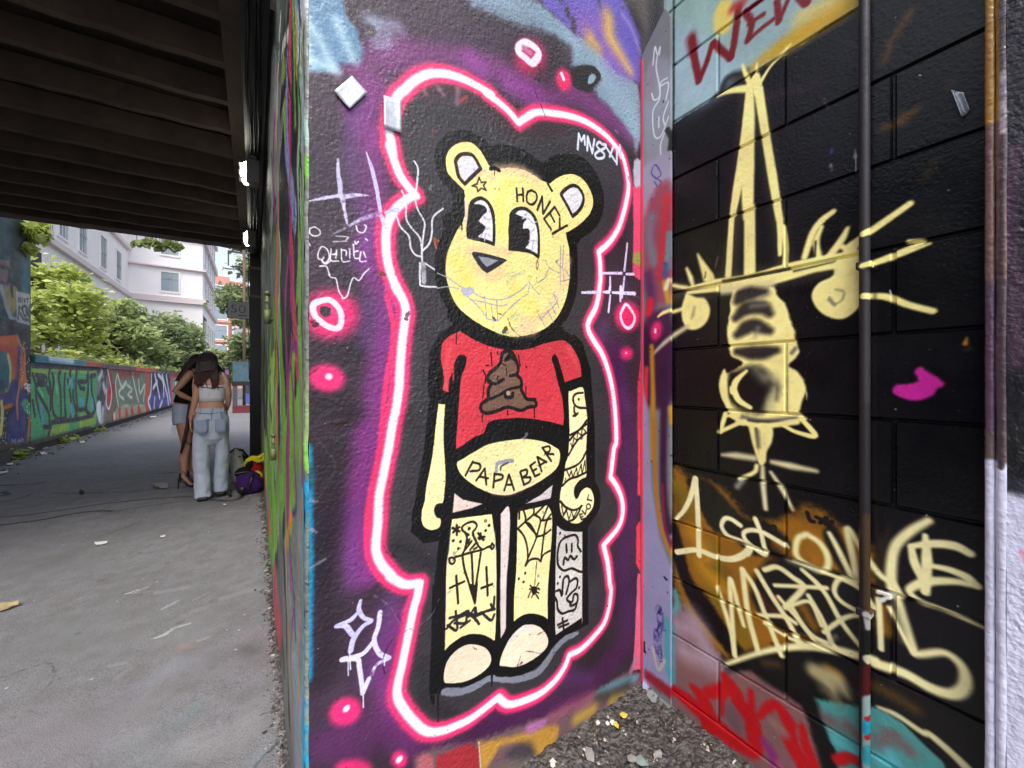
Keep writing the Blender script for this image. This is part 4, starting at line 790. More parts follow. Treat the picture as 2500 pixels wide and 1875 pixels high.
m.lines('O 165,800 190,780 210,800 215,850; O 160,840 180,880 215,890; O 175,810 180,830; O 200,810 205,835; O 185,850 200,860', 5, (60, 60, 64), soft=4); m.lines('O 150,790 140,880; O 225,790 228,900', 6, (90, 90, 94), soft=4)
m.fill('N -900,0 0,0 210,0 280,200 310,480 300,700 180,780 0,760 -900,700', (206, 96, 38), soft=5); m.lines('N 0,150 150,180; N 170,230 200,450', 16, (190, 56, 34), soft=12, op=.9)
m.fill('N -900,200 0,190 100,260 140,400 130,600 60,690 0,700 -900,700', (40, 106, 116), soft=6); m.line('N 100,240 130,400 120,580 80,660', 8, (206, 206, 110), soft=5); m.lines('N -900,650 0,600 60,600', 20, (30, 60, 90), soft=14)
m.fill('N -900,730 0,720 140,560 230,540 330,720 300,860 330,1300 110,1300 100,1000 130,860 -900,900', (44, 48, 118), soft=6)
m.lines('N 210,0 240,100 300,200 310,480 350,700; N 230,300 240,600 210,800 220,1020; N 250,480 270,640', 6, (214, 120, 50), soft=4); m.lines('N 240,150 220,500', 12, (70, 50, 120), soft=8)
m.line('N 20,820 30,960 10,1200', 11, (220, 210, 110), soft=4); m.line('N 60,880 140,850', 8, (206, 110, 50), soft=4); m.line('N 370,960 340,1340', 9, (196, 110, 60), soft=4)
m.fill('N 260,820 340,780 400,1000 330,960 290,900', (60, 150, 110), soft=4)
g = np.random.RandomState(5)
for a_, b_, c_, d_ in ((250, 390, 0, 560), (330, 420, 830, 1290), (0, 90, 900, 1330)):
    for _ in range(26): m.dots('N %d,%d' % (a_+g.rand()*(b_-a_), c_+g.rand()*(d_-c_)), 2.6, (225, 225, 225), soft=1)
m.lines('N 300,600 330,590 340,620; N 350,600 380,610; N 310,640 380,640; N 340,660 370,680', 4, (220, 220, 225), soft=2)
m.lines('N 150,1270 150,1320; N 165,1280 175,1310; N 190,1270 185,1320 205,1320; N 220,1280 220,1310; N 240,1270 235,1300 255,1290; N 270,1260 270,1300; N 285,1270 285,1300; N 200,1350 250,1340', 2.4, (190, 200, 230), soft=1)
m.line('N 0,1420 400,1330', 18, (130, 80, 50), soft=12, rough=5, op=.8); m.line('N -900,1900 0,1500 420,1380', 30, (34, 34, 38), soft=14, rough=4)
mortar(m, col=(120, 122, 126)); m.img *= .95; m.grime(.14)
brick_mat = m.material('brick wall paint', rough=.6, bump=.5, bs=(40, 12), dist=.01); BRI = m
# low brick wall
m = Paint('x', XL, YD, 42, -0.05, 1.75, 0.009, base=(90, 92, 84), seed=81)
m.img += (m.n3[..., None]*.2).astype(np.float32)
m.fill('N 380,200 1230,330 1180,1130 420,1330 360,1300', (62, 158, 96), soft=3, smooth=False)
m.fill('N 390,370 1190,430 1180,470 640,440 600,520 370,480', (126, 176, 62), soft=6, smooth=False); m.lines('N 640,1200 820,1130; N 1000,1050 1140,1030', 22, (136, 176, 60), soft=12)
DK = (44, 42, 50)
m.line('N 400,360 620,370 900,390 1180,400', 8, DK, soft=2)
LT = ('N 400,470 440,620 450,800 540,1120', 'N 440,480 560,500 560,590 450,600', 'N 560,590 600,700 590,640', 'N 460,700 540,830 600,960 610,1110', 'N 540,1120 620,1110 640,1060', 'N 620,380 600,500 620,640 620,900', 'N 640,460 660,560 640,760 660,960 740,1040',
      'N 740,1040 750,920 740,660 720,500 740,440', 'N 800,470 790,640 800,900 810,1000', 'N 810,1000 740,1040', 'N 870,400 860,480 900,560', 'N 830,540 860,700 880,900 860,1010', 'N 900,560 900,760 940,960 920,1000', 'N 940,440 930,600 940,780 960,900 1050,900', 'N 960,560 1060,560 1070,500', 'N 960,570 990,640 1040,650', 'N 1050,900 1080,700 1080,450',
      'N 1080,640 1060,900 1120,980', 'N 1120,540 1130,700 1170,900', 'N 1110,500 1170,480', 'N 1120,980 1150,940', 'N 640,1060 900,1030 1140,980', 'N 640,1060 590,1230', 'N 420,1330 800,1220 1100,1130', 'N 990,760 1020,860', 'N 400,800 430,980')
for t in LT: m.line(t, 7, DK, soft=2)
m.fill('N 455,510 550,520 550,585 455,590', DK, soft=2, smooth=False)
m.lines('N 500,880 530,1060; N 880,540 890,620; N 870,860 890,960; N 990,780 1020,840; N 1130,800 1140,860', 10, (70, 150, 180), soft=4)
m.lines('N 680,500 700,700; N 480,640 530,740; N 860,560 840,640', 5, (110, 210, 140), soft=3, op=.8)
m.fill('N 1190,400 1330,420 1320,700 1290,1060 1210,1080 1180,900', (120, 122, 130), soft=4, smooth=False)
m.lines('N 1210,430 1240,400 1300,440', 14, (44, 42, 52), soft=6); m.lines('N 1220,480 1260,560 1250,640; N 1290,520 1280,640; N 1230,700 1290,690; N 1200,760 1280,760; N 1270,800 1250,900', 9, (54, 52, 62), soft=5); m.fill('N 1190,830 1230,800 1240,940 1230,1080 1190,960', (210, 212, 220), soft=3); m.lines('N 1250,450 1220,520; N 1270,600 1290,680; N 1260,900 1250,1060', 10, (176, 178, 186), soft=6)
m.fill('N 1320,400 1450,430 1450,1040 1300,1060 1300,700', (110, 104, 84), soft=4, smooth=False); m.lines('N 1330,420 1360,560 1360,700', 14, (150, 36, 54), soft=4); m.fill('N 1310,660 1340,640 1380,720 1350,880 1320,860', (186, 40, 52), soft=3); m.lines('N 1320,400 1370,700 1340,890 1305,830 1310,660', 3, (230, 226, 226), soft=1.5); m.fill('N 1370,600 1410,600 1410,680 1380,700', (150, 40, 50), soft=4); m.fill('N 1380,960 1440,940 1440,1030 1370,1030', (170, 60, 50), soft=4); m.dots('N 1408,985', 12, (235, 220, 220))
m.fill('N 1420,470 1500,430 1780,470 1790,880 1450,940', (108, 122, 104), soft=5, smooth=False); m.lines('N 1450,420 1700,430', 20, (130, 60, 60), soft=10)
m.lines('N 1440,470 1500,640 1550,560 1460,700 1520,780; N 1560,600 1620,660 1570,720 1620,760; N 1630,500 1660,640 1700,800; N 1700,540 1720,700 1780,600 1760,800; N 1430,500 1420,640 1460,900; N 1500,880 1560,860 1620,900 1700,860 1770,870', 4, (190, 200, 180), soft=2)
m.fill('N 1450,880 1780,850 1850,900 1840,960 1450,1040', (168, 150, 130), soft=8); m.lines('N 1470,920 1470,1010; N 1550,940 1560,990; N 1620,920 1630,980; N 1700,900 1720,950; N 1800,780 1820,900', 11, (190, 72, 48), soft=4)
m.fill('N 1790,470 1840,480 1860,760 1850,940 1790,900', (190, 80, 54), soft=5); m.fill('N 1850,470 2110,490 2110,840 1840,930 1820,800 1860,700', (74, 66, 146), soft=4, smooth=False); m.fill('N 1860,480 2060,480 2080,640 1870,700', (38, 34, 66), soft=8)
m.lines('N 1860,470 1850,700 1820,800 1850,910; N 1900,470 1960,760; N 1940,470 2000,560 2010,740; N 1990,470 2060,760; N 2040,480 2090,800; N 1900,760 1890,880; N 1990,800 1960,880; N 2060,780 2070,860; N 1880,640 1930,560', 5, (216, 216, 236), soft=2)
m.fill('N 2090,500 2130,500 2140,820 2110,840', (190, 100, 90), soft=5); m.fill('N 2130,500 2212,520 2212,830 2140,830', (110, 150, 150), soft=5); m.lines('N 2150,560 2180,700; N 2190,540 2200,760', 4, (220, 225, 230), soft=2); m.line('N 2100,480 2250,500', 4, (190, 60, 40))
m.line('N 400,1350 1100,1180 1400,1090 2200,850', 9, (52, 44, 44), soft=6, rough=3)
# coping colours, painted on the same coat
m.fill('N 380,180 1020,300 1020,370 380,340', (50, 110, 128), soft=3, smooth=False); m.lines('N 560,270 850,310', 9, (180, 196, 210), soft=8); m.fill('N 1020,300 1240,325 1230,380 1020,370', (176, 62, 48), soft=4, smooth=False); m.fill('N 1235,330 2300,430 2300,470 1240,385', (84, 70, 76), soft=3, smooth=False); m.line('N 1650,400 1880,420', 8, (190, 80, 60), soft=5)
mortar(m, col=(170, 180, 175), op=.3); m.img = m.img*.95+m.img.mean(2, keepdims=True)*.12; m.grime(.12)
low_mat = m.material('low wall paint', rough=.6, bump=.4, bs=(30, 10), dist=.01); LOW = m
# side wall of the passage: random big graffiti shapes in true wall metres
m = Paint('x', XS, YM-.02, 7.3, -0.06, 3.3, 0.006, base=(106, 112, 108), seed=91)
m.img += (m.n3[..., None]*.3).astype(np.float32)
g = np.random.RandomState(12)
def blob(y, z, ry, rz, col, soft=3, rough=2):
    t = np.linspace(0, 2*math.pi, 9, endpoint=False); k = .7+g.rand(9)*.6
    Q = np.stack([(y+np.cos(t)*ry*k-m.a0)/m.res, (z+np.sin(t)*rz*k-m.b0)/m.res], 1); Q = crom(Q, 5, True)
    old = m.px, m.scale; m.px = lambda p: np.asarray(p, float); m.scale = lambda p: 1.0
    m.fill([tuple(q) for q in Q], col, soft=soft, smooth=False, rough=rough); m.px, m.scale = old
def bar(y0, z0, y1, z1, w, col, soft=3):
    P = crom(np.array([((y0-m.a0)/m.res, (z0-m.b0)/m.res), ((y0*.5+y1*.5+g.rand()*.2-m.a0)/m.res, (z0*.5+z1*.5+g.rand()*.2-m.b0)/m.res), ((y1-m.a0)/m.res, (z1-m.b0)/m.res)]), 6)
    old = m.px, m.scale; m.px = lambda p: np.asarray(p, float); m.scale = lambda p: 1.0
    m.line([tuple(q) for q in P], w/m.res, col, soft=soft, smooth=False, rough=1.5, raw=True); m.px, m.scale = old
GRN, LGR, BK, WH, MAG, ORG, LIL = (116, 168, 56), (164, 200, 100), (26, 26, 28), (186, 190, 198), (140, 36, 110), (206, 104, 44), (132, 132, 178)
for i in range(34): blob(1.4+g.rand()*5, .3+g.rand()*1.2, .2+g.rand()*.5, .2+g.rand()*.4, (GRN, LGR, GRN, BK)[i % 4])
for i in range(30): blob(1.2+g.rand()*6, 1.6+g.rand()*1.6, .2+g.rand()*.5, .15+g.rand()*.5, ((120, 124, 116), (74, 78, 76), (96, 112, 92), (150, 150, 148), (36, 34, 38))[i % 5])
for i in range(34):
    y = 1.2+g.rand()*5; z = g.rand()*2.6; bar(y, z, y+g.rand()*.8-.3, z+g.rand()*1.0, .03+g.rand()*.07, (BK, LGR, BK, GRN, (200, 204, 190), BK)[i % 6])
for i in range(46):
    y = 1.15+g.rand()**1.5*5; z = g.rand()*2.8; bar(y, z, y+g.rand()*.5-.2, z+g.rand()*.8-.2, .02+g.rand()*.06, (BK, (44, 52, 48), BK, (196, 200, 186), (70, 84, 60))[i % 5])
for i in range(9): y = 1.0+g.rand()*1.4; z = .1+g.rand()*2; bar(y, z, y+g.rand()*.3, z+.5+g.rand()*.6, .03+g.rand()*.08, (MAG, ORG, LIL, (60, 90, 150), (190, 60, 90))[i % 5])
for z0, z1, c in ((1.9, 2.2, WH), (1.5, 1.95, (170, 176, 176)), (2.2, 3.2, (178, 184, 200)), (.9, 1.5, (136, 160, 110)), (.2, .9, (110, 140, 150)), (0, .3, (130, 134, 176))): blob(1.03, (z0+z1)/2, .10, (z1-z0)/1.9, c, 8)
for i in range(12): y = .96+g.rand()*.35; z = .1+g.rand()*2.6; bar(y, z, y+.02, z+.25+g.rand()*.5, .014+g.rand()*.025, ((44, 52, 110), BK, MAG, (60, 130, 160), WH, (206, 170, 90), BK, (120, 180, 90))[i % 8])
for i in range(5): blob(2+g.rand()*4, .15, .3, .12, (ORG, (190, 70, 90), LIL)[i % 3])
for y_, z0_, z1_, w_, c_ in ((.926, .15, .95, .034, (20, 140, 190)), (.926, 1.0, 1.65, .034, (126, 190, 70)), (.926, 1.7, 2.3, .034, (170, 196, 190)), (.93, 2.3, 3.1, .034, (176, 200, 214)), (.945, .0, .5, .012, (120, 130, 190)), (.96, .5, 1.0, .014, (190, 176, 110)), (.97, .95, 1.2, .02, (150, 40, 120)), (.975, 1.2, 1.5, .016, (50, 60, 84)), (1.0, .2, .9, .02, (206, 120, 60)), (.985, 1.6, 2.2, .014, (26, 26, 30)), (.975, 1.9, 2.6, .01, (206, 190, 130)), (1.0, 2.0, 2.8, .015, (44, 54, 110))): bar(y_, z0_, y_+.004, z1_, w_, c_)
bar(4.6, 2.0, 4.9, 1.6, .2, (190, 84, 60)); bar(.96, 2.1, .97, 3.0, .03, (44, 54, 120)); bar(1.3, 1.4, 1.33, 2.0, .05, (150, 40, 110)); bar(1.25, .6, 1.3, 1.3, .045, (150, 44, 116)); bar(1.2, .2, 1.24, .8, .04, (206, 120, 50))
m.grime(.15); side_mat = m.material('side wall paint', rough=.5, bump=.8, bs=(40, 12), dist=.01); SID = m
# ================================================================== ground marks
m = Paint('z', 0.0, -3.0, 1.25, .55, 9.4, 0.005, base=(120, 118, 120), seed=101); m.alpha = np.zeros((m.H, m.W), np.float32)
CK = (44, 42, 42)
for t, w, o in (('P 0,830 200,815 500,770 780,725 1100,690 1480,660', 4.5, .95), ('P 0,890 300,850 560,800 780,775 860,780', 8, .9), ('P 860,780 1100,745 1400,700', 4, .7), ('P 0,582 160,578 320,562', 5, .9), ('P 100,600 500,545', 2, .6), ('P 0,660 60,655 20,630', 6, .9), ('P 0,715 120,690 240,650', 4, .8),
                ('P 330,510 700,465 1150,420 1380,400', 3, .6), ('P 420,645 800,640 1100,622 1240,600', 3.5, .75), ('P 1240,600 1180,590', 4, .8), ('P 1300,600 1500,590', 3, .7), ('P 1240,490 1380,480', 4, .8), ('P 1140,450 1380,430', 3, .6), ('P 0,500 40,480', 4, .7),
                ('P 760,980 900,930 1100,850', 3, .4), ('Q 2000,1260 2140,1205 2150,1150 2120,1090', 5, .8), ('Q 1600,1659 1700,1500 1850,1330 1960,1250', 3, .5), ('Q 1480,1659 1560,1500', 3, .4), ('Q 1960,1659 2040,1560 2200,1430', 5, .8), ('Q 100,1260 220,1210 300,1240', 3, .4), ('Q 1360,690 1240,900', 14, .15), ('Q 700,1560 720,1659', 4, .4)):
    m.line(t, w, CK, soft=2, op=o, rough=3)
for t, w, o in (('P 790,970 900,950 980,900', 40, .4), ('P 1180,860 1400,850', 40, .35), ('P 420,1180 560,1100 660,1060', 34, .3), ('P 1700,860 1850,850', 20, .3), ('P 850,780 900,790 820,800', 18, .5), ('Q 1900,740 1950,760', 34, .55), ('Q 1880,720 2000,760', 60, .25), ('P 200,960 400,940', 30, .25), ('Q 400,50 700,60', 90, .2), ('Q 300,780 560,700', 60, .15), ('P 1200,760 1460,730 1800,720', 70, .3)):
    m.line(t, w, (66, 64, 64), soft=w*.9, op=o, rough=6)
for t, w, o in (('Q 970,310 1060,280', 6, .9), ('Q 1020,305 1130,260', 5, .7), ('Q 1210,300 1420,270', 16, .4), ('Q 1190,650 1260,625 1340,575 1460,540', 8, .8), ('Q 1240,430 1360,370', 7, .7), ('Q 1480,360 1600,300', 6, .4), ('Q 1430,470 1560,420', 22, .35), ('Q 1660,360 1960,280', 16, .35), ('Q 1800,260 1960,200', 20, .3), ('Q 1520,680 1610,640', 7, .5), ('Q 840,870 960,850', 14, .4), ('Q 900,960 1000,890', 14, .35),
                ('Q 1500,1480 1700,1480 1900,1380', 90, .35), ('Q 1900,1240 2100,1100', 60, .25), ('Q 1300,640 1240,1000 1040,1400', 60, .18)):
    m.line(t, w, (196, 196, 200), soft=max(2.5, w*.5), op=o, rough=4)
for t, w, c in (('Q 1400,1290 1540,1190', 50, (110, 160, 172)), ('Q 1430,710 1440,720', 30, (176, 120, 100)), ('Q 960,1100 1040,1060', 70, (130, 136, 160)), ('Q 100,1450 600,1450', 200, (150, 138, 156)), ('Q 1350,880 1500,820', 70, (150, 156, 180)), ('Q 500,600 700,700', 160, (112, 122, 124)), ('Q 1460,560 1560,620', 60, (146, 156, 160)), ('Q 1000,1500 1200,1600', 120, (130, 142, 150)), ('Q 1960,1600 2000,1560', 40, (130, 170, 190))):
    m.line(t, w, c, soft=w*.9, op=.4, rough=8)
m.line('V 640,1190 655,1290 668,1420 680,1560 695,1700 705,1875', 9, (58, 48, 46), soft=6, rough=8, op=.9)
m.speck(900, (60, 58, 58), (.4, 1.2), .6, seed=9); m.speck(90, (74, 70, 70), (2, 5), .55, seed=19); m.speck(8, (170, 170, 176), (1, 3), .3, seed=20)
g = np.random.RandomState(31)
for i in range(22):
    x, y = g.rand()*m.W, g.rand()*m.H; a_ = g.rand()*6.28; P_ = [(x, y)]
    for _ in range(7): a_ += g.randn()*.5; P_.append((P_[-1][0]+math.cos(a_)*22, P_[-1][1]+math.sin(a_)*16))
    old = m.px, m.scale; m.px = lambda p: np.asarray(p, float); m.scale = lambda p: 1.0
    m.line(P_, .9+g.rand()*.8, CK, soft=1.2, op=.55, rough=2, raw=True); m.px, m.scale = old; m.speck(200, (190, 190, 194), (.4, .8), .4, seed=10)
GRO = m; gro_im = m.image('ground marks')
# ================================================================== materials
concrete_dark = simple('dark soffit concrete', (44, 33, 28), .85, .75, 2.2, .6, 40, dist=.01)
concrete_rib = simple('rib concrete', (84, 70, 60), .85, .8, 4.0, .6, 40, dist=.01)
black_steel = simple('black painted steel', (24, 24, 26), .45, .4, 6, .3, 30)
grey_steel = simple('grey steel', (92, 90, 88), .5, .3, 9, .3, 40)
white_metal = simple('white sign enamel', (214, 216, 218), .4, .08, 6)
dark_gap = simple('dark recess', (18, 17, 18), .9)
# ground: worn asphalt, with the painted/cracked overlay laid on it
gm, n, l, p = newmat('worn asphalt')
pos = objco(n)
a = tex(n, l, 1.1, 6, .6, pos); b = tex(n, l, 260, 2, .6, pos); c = tex(n, l, 9, 6, .7, pos); v = tex(n, l, 170, 0, 0, pos, 'F1')
base = mixc(n, l, a.outputs['Fac'], lin((110, 110, 115)), lin((151, 151, 158)))
base = mixc(n, l, mapr(n, l, c.outputs['Fac'], .42, .62, 0, .6), base, lin((112, 109, 108)))
base = mixc(n, l, mapr(n, l, b.outputs['Fac'], .45, .65, 0, .6), base, lin((66, 64, 64)))
base = mixc(n, l, mapr(n, l, v.outputs['Distance'], 0, .2, .35, 0), base, lin((196, 194, 192)))
ti = n.new('ShaderNodeTexImage'); ti.image = gro_im; ti.extension = 'CLIP'; uvn = n.new('ShaderNodeUVMap'); uvn.uv_map = 'UVMap'; l.new(uvn.outputs[0], ti.inputs[0])
l.new(mixc(n, l, ti.outputs['Alpha'], base, ti.outputs['Color']), p.inputs['Base Color'])
p.inputs['Roughness'].default_value = .82
ad = n.new('ShaderNodeMath'); ad.operation = 'MULTIPLY_ADD'; ad.inputs[1].default_value = .35; l.new(b.outputs['Fac'], ad.inputs[0]); l.new(c.outputs['Fac'], ad.inputs[2])
sb = n.new('ShaderNodeMath'); sb.operation = 'MULTIPLY_ADD'; sb.inputs[1].default_value = -.5; l.new(ti.outputs['Alpha'], sb.inputs[0]); l.new(ad.outputs[0], sb.inputs[2])
bn = n.new('ShaderNodeBump'); bn.inputs['Strength'].default_value = .6; bn.inputs['Distance'].default_value = .018; l.new(sb.outputs[0], bn.inputs['Height']); l.new(bn.outputs[0], p.inputs['Normal'])
def uvbox(o, P):
    P.uvmap(o); return o
# ================================================================== ground (one sheet, finer near the camera, slightly uneven)
gxs = list(np.linspace(-3, 1.3, 60)); gys = list(np.linspace(-1, 9.5, 110))
gxs = [-220, -60, -20, -8, -4]+gxs+[2, 6, 20, 60, 220]; gys = [-60, -20, -6, -2]+gys+[12, 16, 24, 40, 70, 120, 260]
V = [(x, y, (mnoise.noise(Vector((x*.9, y*.9, 0)))*.012+mnoise.noise(Vector((x*4, y*4, 3)))*.004-.004) if (-3.1 < x < 1.4 and -1.5 < y < 11) else -.004) for y in gys for x in gxs]
nx = len(gxs); Fc = [(j*nx+i, j*nx+i+1, (j+1)*nx+i+1, (j+1)*nx+i) for j in range(len(gys)-1) for i in range(nx-1)]
ground = mesh_obj('ground', V, Fc, gm, smooth=True); GRO.uvmap(ground); tag(ground, kind='structure')
# ================================================================== mural wall: front panel and side panel of the same pier, chamfered corner
pier = empty('mural_wall', (.6, 1.2, 0)); tag(pier, 'rendered pier wall painted with a yellow cartoon bear in a pink neon outline', 'wall')
inv = Matrix.Translation((-.6, -1.2, 0))
def under(o, par, off):
    o.parent = par; o.matrix_parent_inverse = Matrix.Translation(-Vector(off)); return o
# front panel: gently undulating render
xs = np.linspace(XS+.008, 1.46, 70); zs = np.linspace(-.06, 3.15, 150)
V = []; 
for z in zs:
    for x in xs:
        d = mnoise.noise(Vector((x*2.2, 0, z*2.2)))*.003+mnoise.noise(Vector((x*9, 5, z*9)))*.0010
        V.append((x, YM-d*min(1, (x-XS)/.06), z))
k = len(xs); Fc = [(j*k+i, j*k+i+1, (j+1)*k+i+1, (j+1)*k+i) for j in range(len(zs)-1) for i in range(k-1)]
o = mesh_obj('painted_face', V, Fc, mural_mat, smooth=True); MUR.uvmap(o); under(o, pier, pier.location)
ys = np.concatenate([np.linspace(YM+.008, 1.6, 24), np.linspace(1.7, 7.2, 60)]); V = []
for z in zs:
    for y in ys:
        d = mnoise.noise(Vector((3, y*2, z*2)))*.010+mnoise.noise(Vector((9, y*9, z*9)))*.003
        V.append((XS+d*min(1, (y-YM)/.08), y, z))
k = len(ys); Fc = [(j*k+i+1, j*k+i, (j+1)*k+i, (j+1)*k+i+1) for j in range(len(zs)-1) for i in range(k-1)]
o = mesh_obj('side_face', V, Fc, side_mat, smooth=True); SID.uvmap(o); under(o, pier, pier.location)
V = []; nn = 5
for z in zs:
    for i in range(nn):
        t = math.pi/2*i/(nn-1); w = mnoise.noise(Vector((0, 0, z*14)))*.003+mnoise.noise(Vector((i, 0, z*50)))*.0015
        V.append((XS+.008-math.cos(t)*.008+w, YM+.008-math.sin(t)*.008, z))
Fc = [(j*nn+i, j*nn+i+1, (j+1)*nn+i+1, (j+1)*nn+i) for j in range(len(zs)-1) for i in range(nn-1)]
o = mesh_obj('corner_edge', V, Fc, side_mat, smooth=True); SID.uvmap(o); under(o, pier, pier.location)
o = MB().box(XS+.02, 1.46, YM+.02, 7.19, -.06, 3.14).build('core', concrete_dark); under(o, pier, pier.location)
# ================================================================== block wall with real tooled joints
bw = empty('block_wall', (XB, .3, 0)); tag(bw, 'black painted concrete block wall with a yellow sword and scrawled writing', 'wall')
zj = [2.306-.203*i for i in range(-4, 12)]; yodd = [.6437, .6437-.406, .6437-.812]; yev = [.4544, .4544-.406, .4544-.812]
def grid(lo, hi, js, prof=(-.0062, -.0018, .0018, .0062)):
    g = {lo, hi}
    for j in js:
        for q in prof:
            if lo < j+q < hi: g.add(j+q)
    v = lo
    while v < hi: g.add(round(v, 4)); v += .05
    return sorted(g)
gz = grid(-.05, 3.1, zj); gy = grid(-.2, .834, yodd+yev)
def depth(y, z):
    if any(abs(z-j) < .003 for j in zj): return .0085
    r = int(math.floor((2.306-z)/.203)); js = yodd if r % 2 == 0 else yev
    if any(abs(y-j) < .003 for j in js): return .0075
    return 0
V = [(XB+depth(y, z)+mnoise.noise(Vector((y*5, z*5, 1)))*.0012+(mnoise.noise(Vector((round(z/.203+.1), int(y/.2), 0)))*.0012), y, z) for z in gz for y in gy]
k = len(gy); Fc = [(j*k+i+1, j*k+i, (j+1)*k+i, (j+1)*k+i+1) for j in range(len(gz)-1) for i in range(k-1)]
o = mesh_obj('block_face', V, Fc, block_mat, smooth=False); BLK_P.uvmap(o); under(o, bw, bw.location)
o = MB().box(XB+.012, XB+.19, -.2, .832, -.05, 3.09).build('core', concrete_dark); under(o, bw, bw.location)
o = MB().box(XB+.001, XB+.2, .833, .842, -.05, 3.1).build('wall_end', simple('wall end paint', (150, 152, 154), .6, .2, 5, .4, 50)); under(o, bw, bw.location)
# steel corner plate
pl = empty('corner_plate', (XP, .87, 0)); tag(pl, 'grey steel corner plate with white and blue marker tags between the two painted walls', 'steel plate')
mb = MB(); y0, y1 = .8035, .921
V = [(XP, y1, -.02), (XP, y0, -.02), (XP, y0, 2.47), (XP, y0+.02, 2.52), (XP, y1, 2.42)]
V2 = [(x+.012, y, z) for x, y, z in V]; q = len(V)
o = mesh_obj('face_plate', V+V2, [tuple(range(q))[::-1], tuple(range(q, 2*q))]+[(i, (i+1) % q, (i+1) % q+q, i+q) for i in range(q)], plate_mat); PLA.uvmap(o); under(o, pl, pl.location)
o = MB().box(XP-.006, XP+.02, .9155, .9245, -.02, 2.40).build('edge_strip', simple('plate edge paint', (186, 70, 92), .5, .5, 3, .4, 40)); under(o, pl, pl.location)
# rising conduit with saddle clips, and the joint behind it
cd = empty('conduit', (XB-.012, .2855, 0)); tag(cd, 'thin vertical conduit pipe with grey, cyan and red paint on the black block wall', 'pipe')
mb = MB().tube([(XB-.013, .2855, -.05), (XB-.013, .2852, 1.0), (XB-.0125, .286, 2.0), (XB-.013, .2855, 3.1)], .0105, 16)
o = mb.build('pipe', cond_mat, smooth=True); CON.uvmap(o); under(o, cd, cd.location)
for zz in (.62, 1.46, 2.18):
    o = MB().box(XB-.026, XB+.001, .271, .300, zz-.010, zz+.010).build('pipe_clip', cond_mat); CON.uvmap(o); bevel(o, .004, 2); under(o, cd, cd.location)
# pilaster at the right edge with lumpy sealant beads
pi_ = empty('pilaster', (1.2, -.3, 0)); tag(pi_, 'smooth pilaster, dark above and lavender white below, at the right end of the block wall', 'wall')
ys = np.linspace(-.85, .073, 60); V = [(1.2+mnoise.noise(Vector((y*4, z*4, 7)))*.003, y, z) for z in zs for y in ys]; k = len(ys)
Fc = [(j*k+i+1, j*k+i, (j+1)*k+i, (j+1)*k+i+1) for j in range(len(zs)-1) for i in range(k-1)]
o = mesh_obj('painted_face', V, Fc, pil_mat, smooth=True); PIL.uvmap(o); under(o, pi_, pi_.location)
o = MB().box(1.206, 1.43, -.849, .071, -.05, 3.14).build('core', concrete_dark); under(o, pi_, pi_.location)
for (yc, r, sd_, am, xc) in ((.0935, .0068, 1, .06, 1.2075), (.0785, .0085, 9, .22, 1.2055)):
    P_ = []; R_ = []
    for i in range(160):
        z = -.05+i*3.2/159; w = mnoise.noise(Vector((sd_, 0, z*7))); w2 = mnoise.noise(Vector((sd_, 4, z*26)))
        P_.append((xc+w*.0015*(am*5), yc+w2*.0006, z)); R_.append((r*(1+am*w), r*.8*(1+am*w+am*.8*w2)))
    o = MB().tube(P_, R_, 14, up=(1, 0, 0)).build('sealant_bead', bead_mat, smooth=True); BEA.uvmap(o); under(o, pi_, pi_.location)
# ================================================================== underpass deck
dk = empty('underpass_deck', (-1.5, 4, 3.38)); tag(dk, 'dark ribbed concrete underside of the bridge over the alley', 'bridge')
RA = math.radians(-5.5)
def rib(yc, z0, z1, w, name, mat):
    mb = MB(); c_, s_ = math.cos(RA), math.sin(RA)
    n_ = 26; xs_ = np.linspace(-3.35, -.12, n_); V = []
    for x in xs_:
        yy = yc+(x+.05)*math.tan(RA); j = mnoise.noise(Vector((x*3, yc*5, 0)))*.02; j2 = mnoise.noise(Vector((x*7, yc*3, 4)))*.014
        for dy, z in ((-w/2-.03+j2, z1), (-w/2+j, z0+j2), (w/2+j, z0+j2), (w/2+.03+j2, z1)): V.append((x, yy+dy, z))
    F_ = []
    for i in range(n_-1):
        for q in range(4):
            a_, b_ = i*4+q, i*4+(q+1) % 4; F_.append((a_, b_, b_+4, a_+4))
    F_ += [(3, 2, 1, 0), tuple((n_-1)*4+q for q in range(4))]
    o = mesh_obj(name, V, F_, mat); under(o, dk, dk.location); return o
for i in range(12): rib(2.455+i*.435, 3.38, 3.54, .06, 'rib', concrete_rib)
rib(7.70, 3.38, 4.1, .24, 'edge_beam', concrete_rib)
V = []
for j, y in enumerate(np.linspace(2.3, 8.3, 60)):
    for x in np.linspace(-3.4, -.04, 30): V.append((x, y-.0, 3.55+mnoise.noise(Vector((x*3, y*3, 1)))*.012))
Fc = [(j*30+i+1, j*30+i, (j+1)*30+i, (j+1)*30+i+1) for j in range(59) for i in range(29)]
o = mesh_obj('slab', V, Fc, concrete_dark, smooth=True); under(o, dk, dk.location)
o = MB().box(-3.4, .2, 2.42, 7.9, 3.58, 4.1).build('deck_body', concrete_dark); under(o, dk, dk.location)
o = MB().box(-.17, -.055, 2.4, 7.7, 3.372, 3.54).build('bearing_ledge', concrete_rib); under(o, dk, dk.location)
o = MB().box(.05, 1.5, 2.4, 7.7, 3.16, 4.1).build('abutment', concrete_dark); under(o, dk, dk.location)
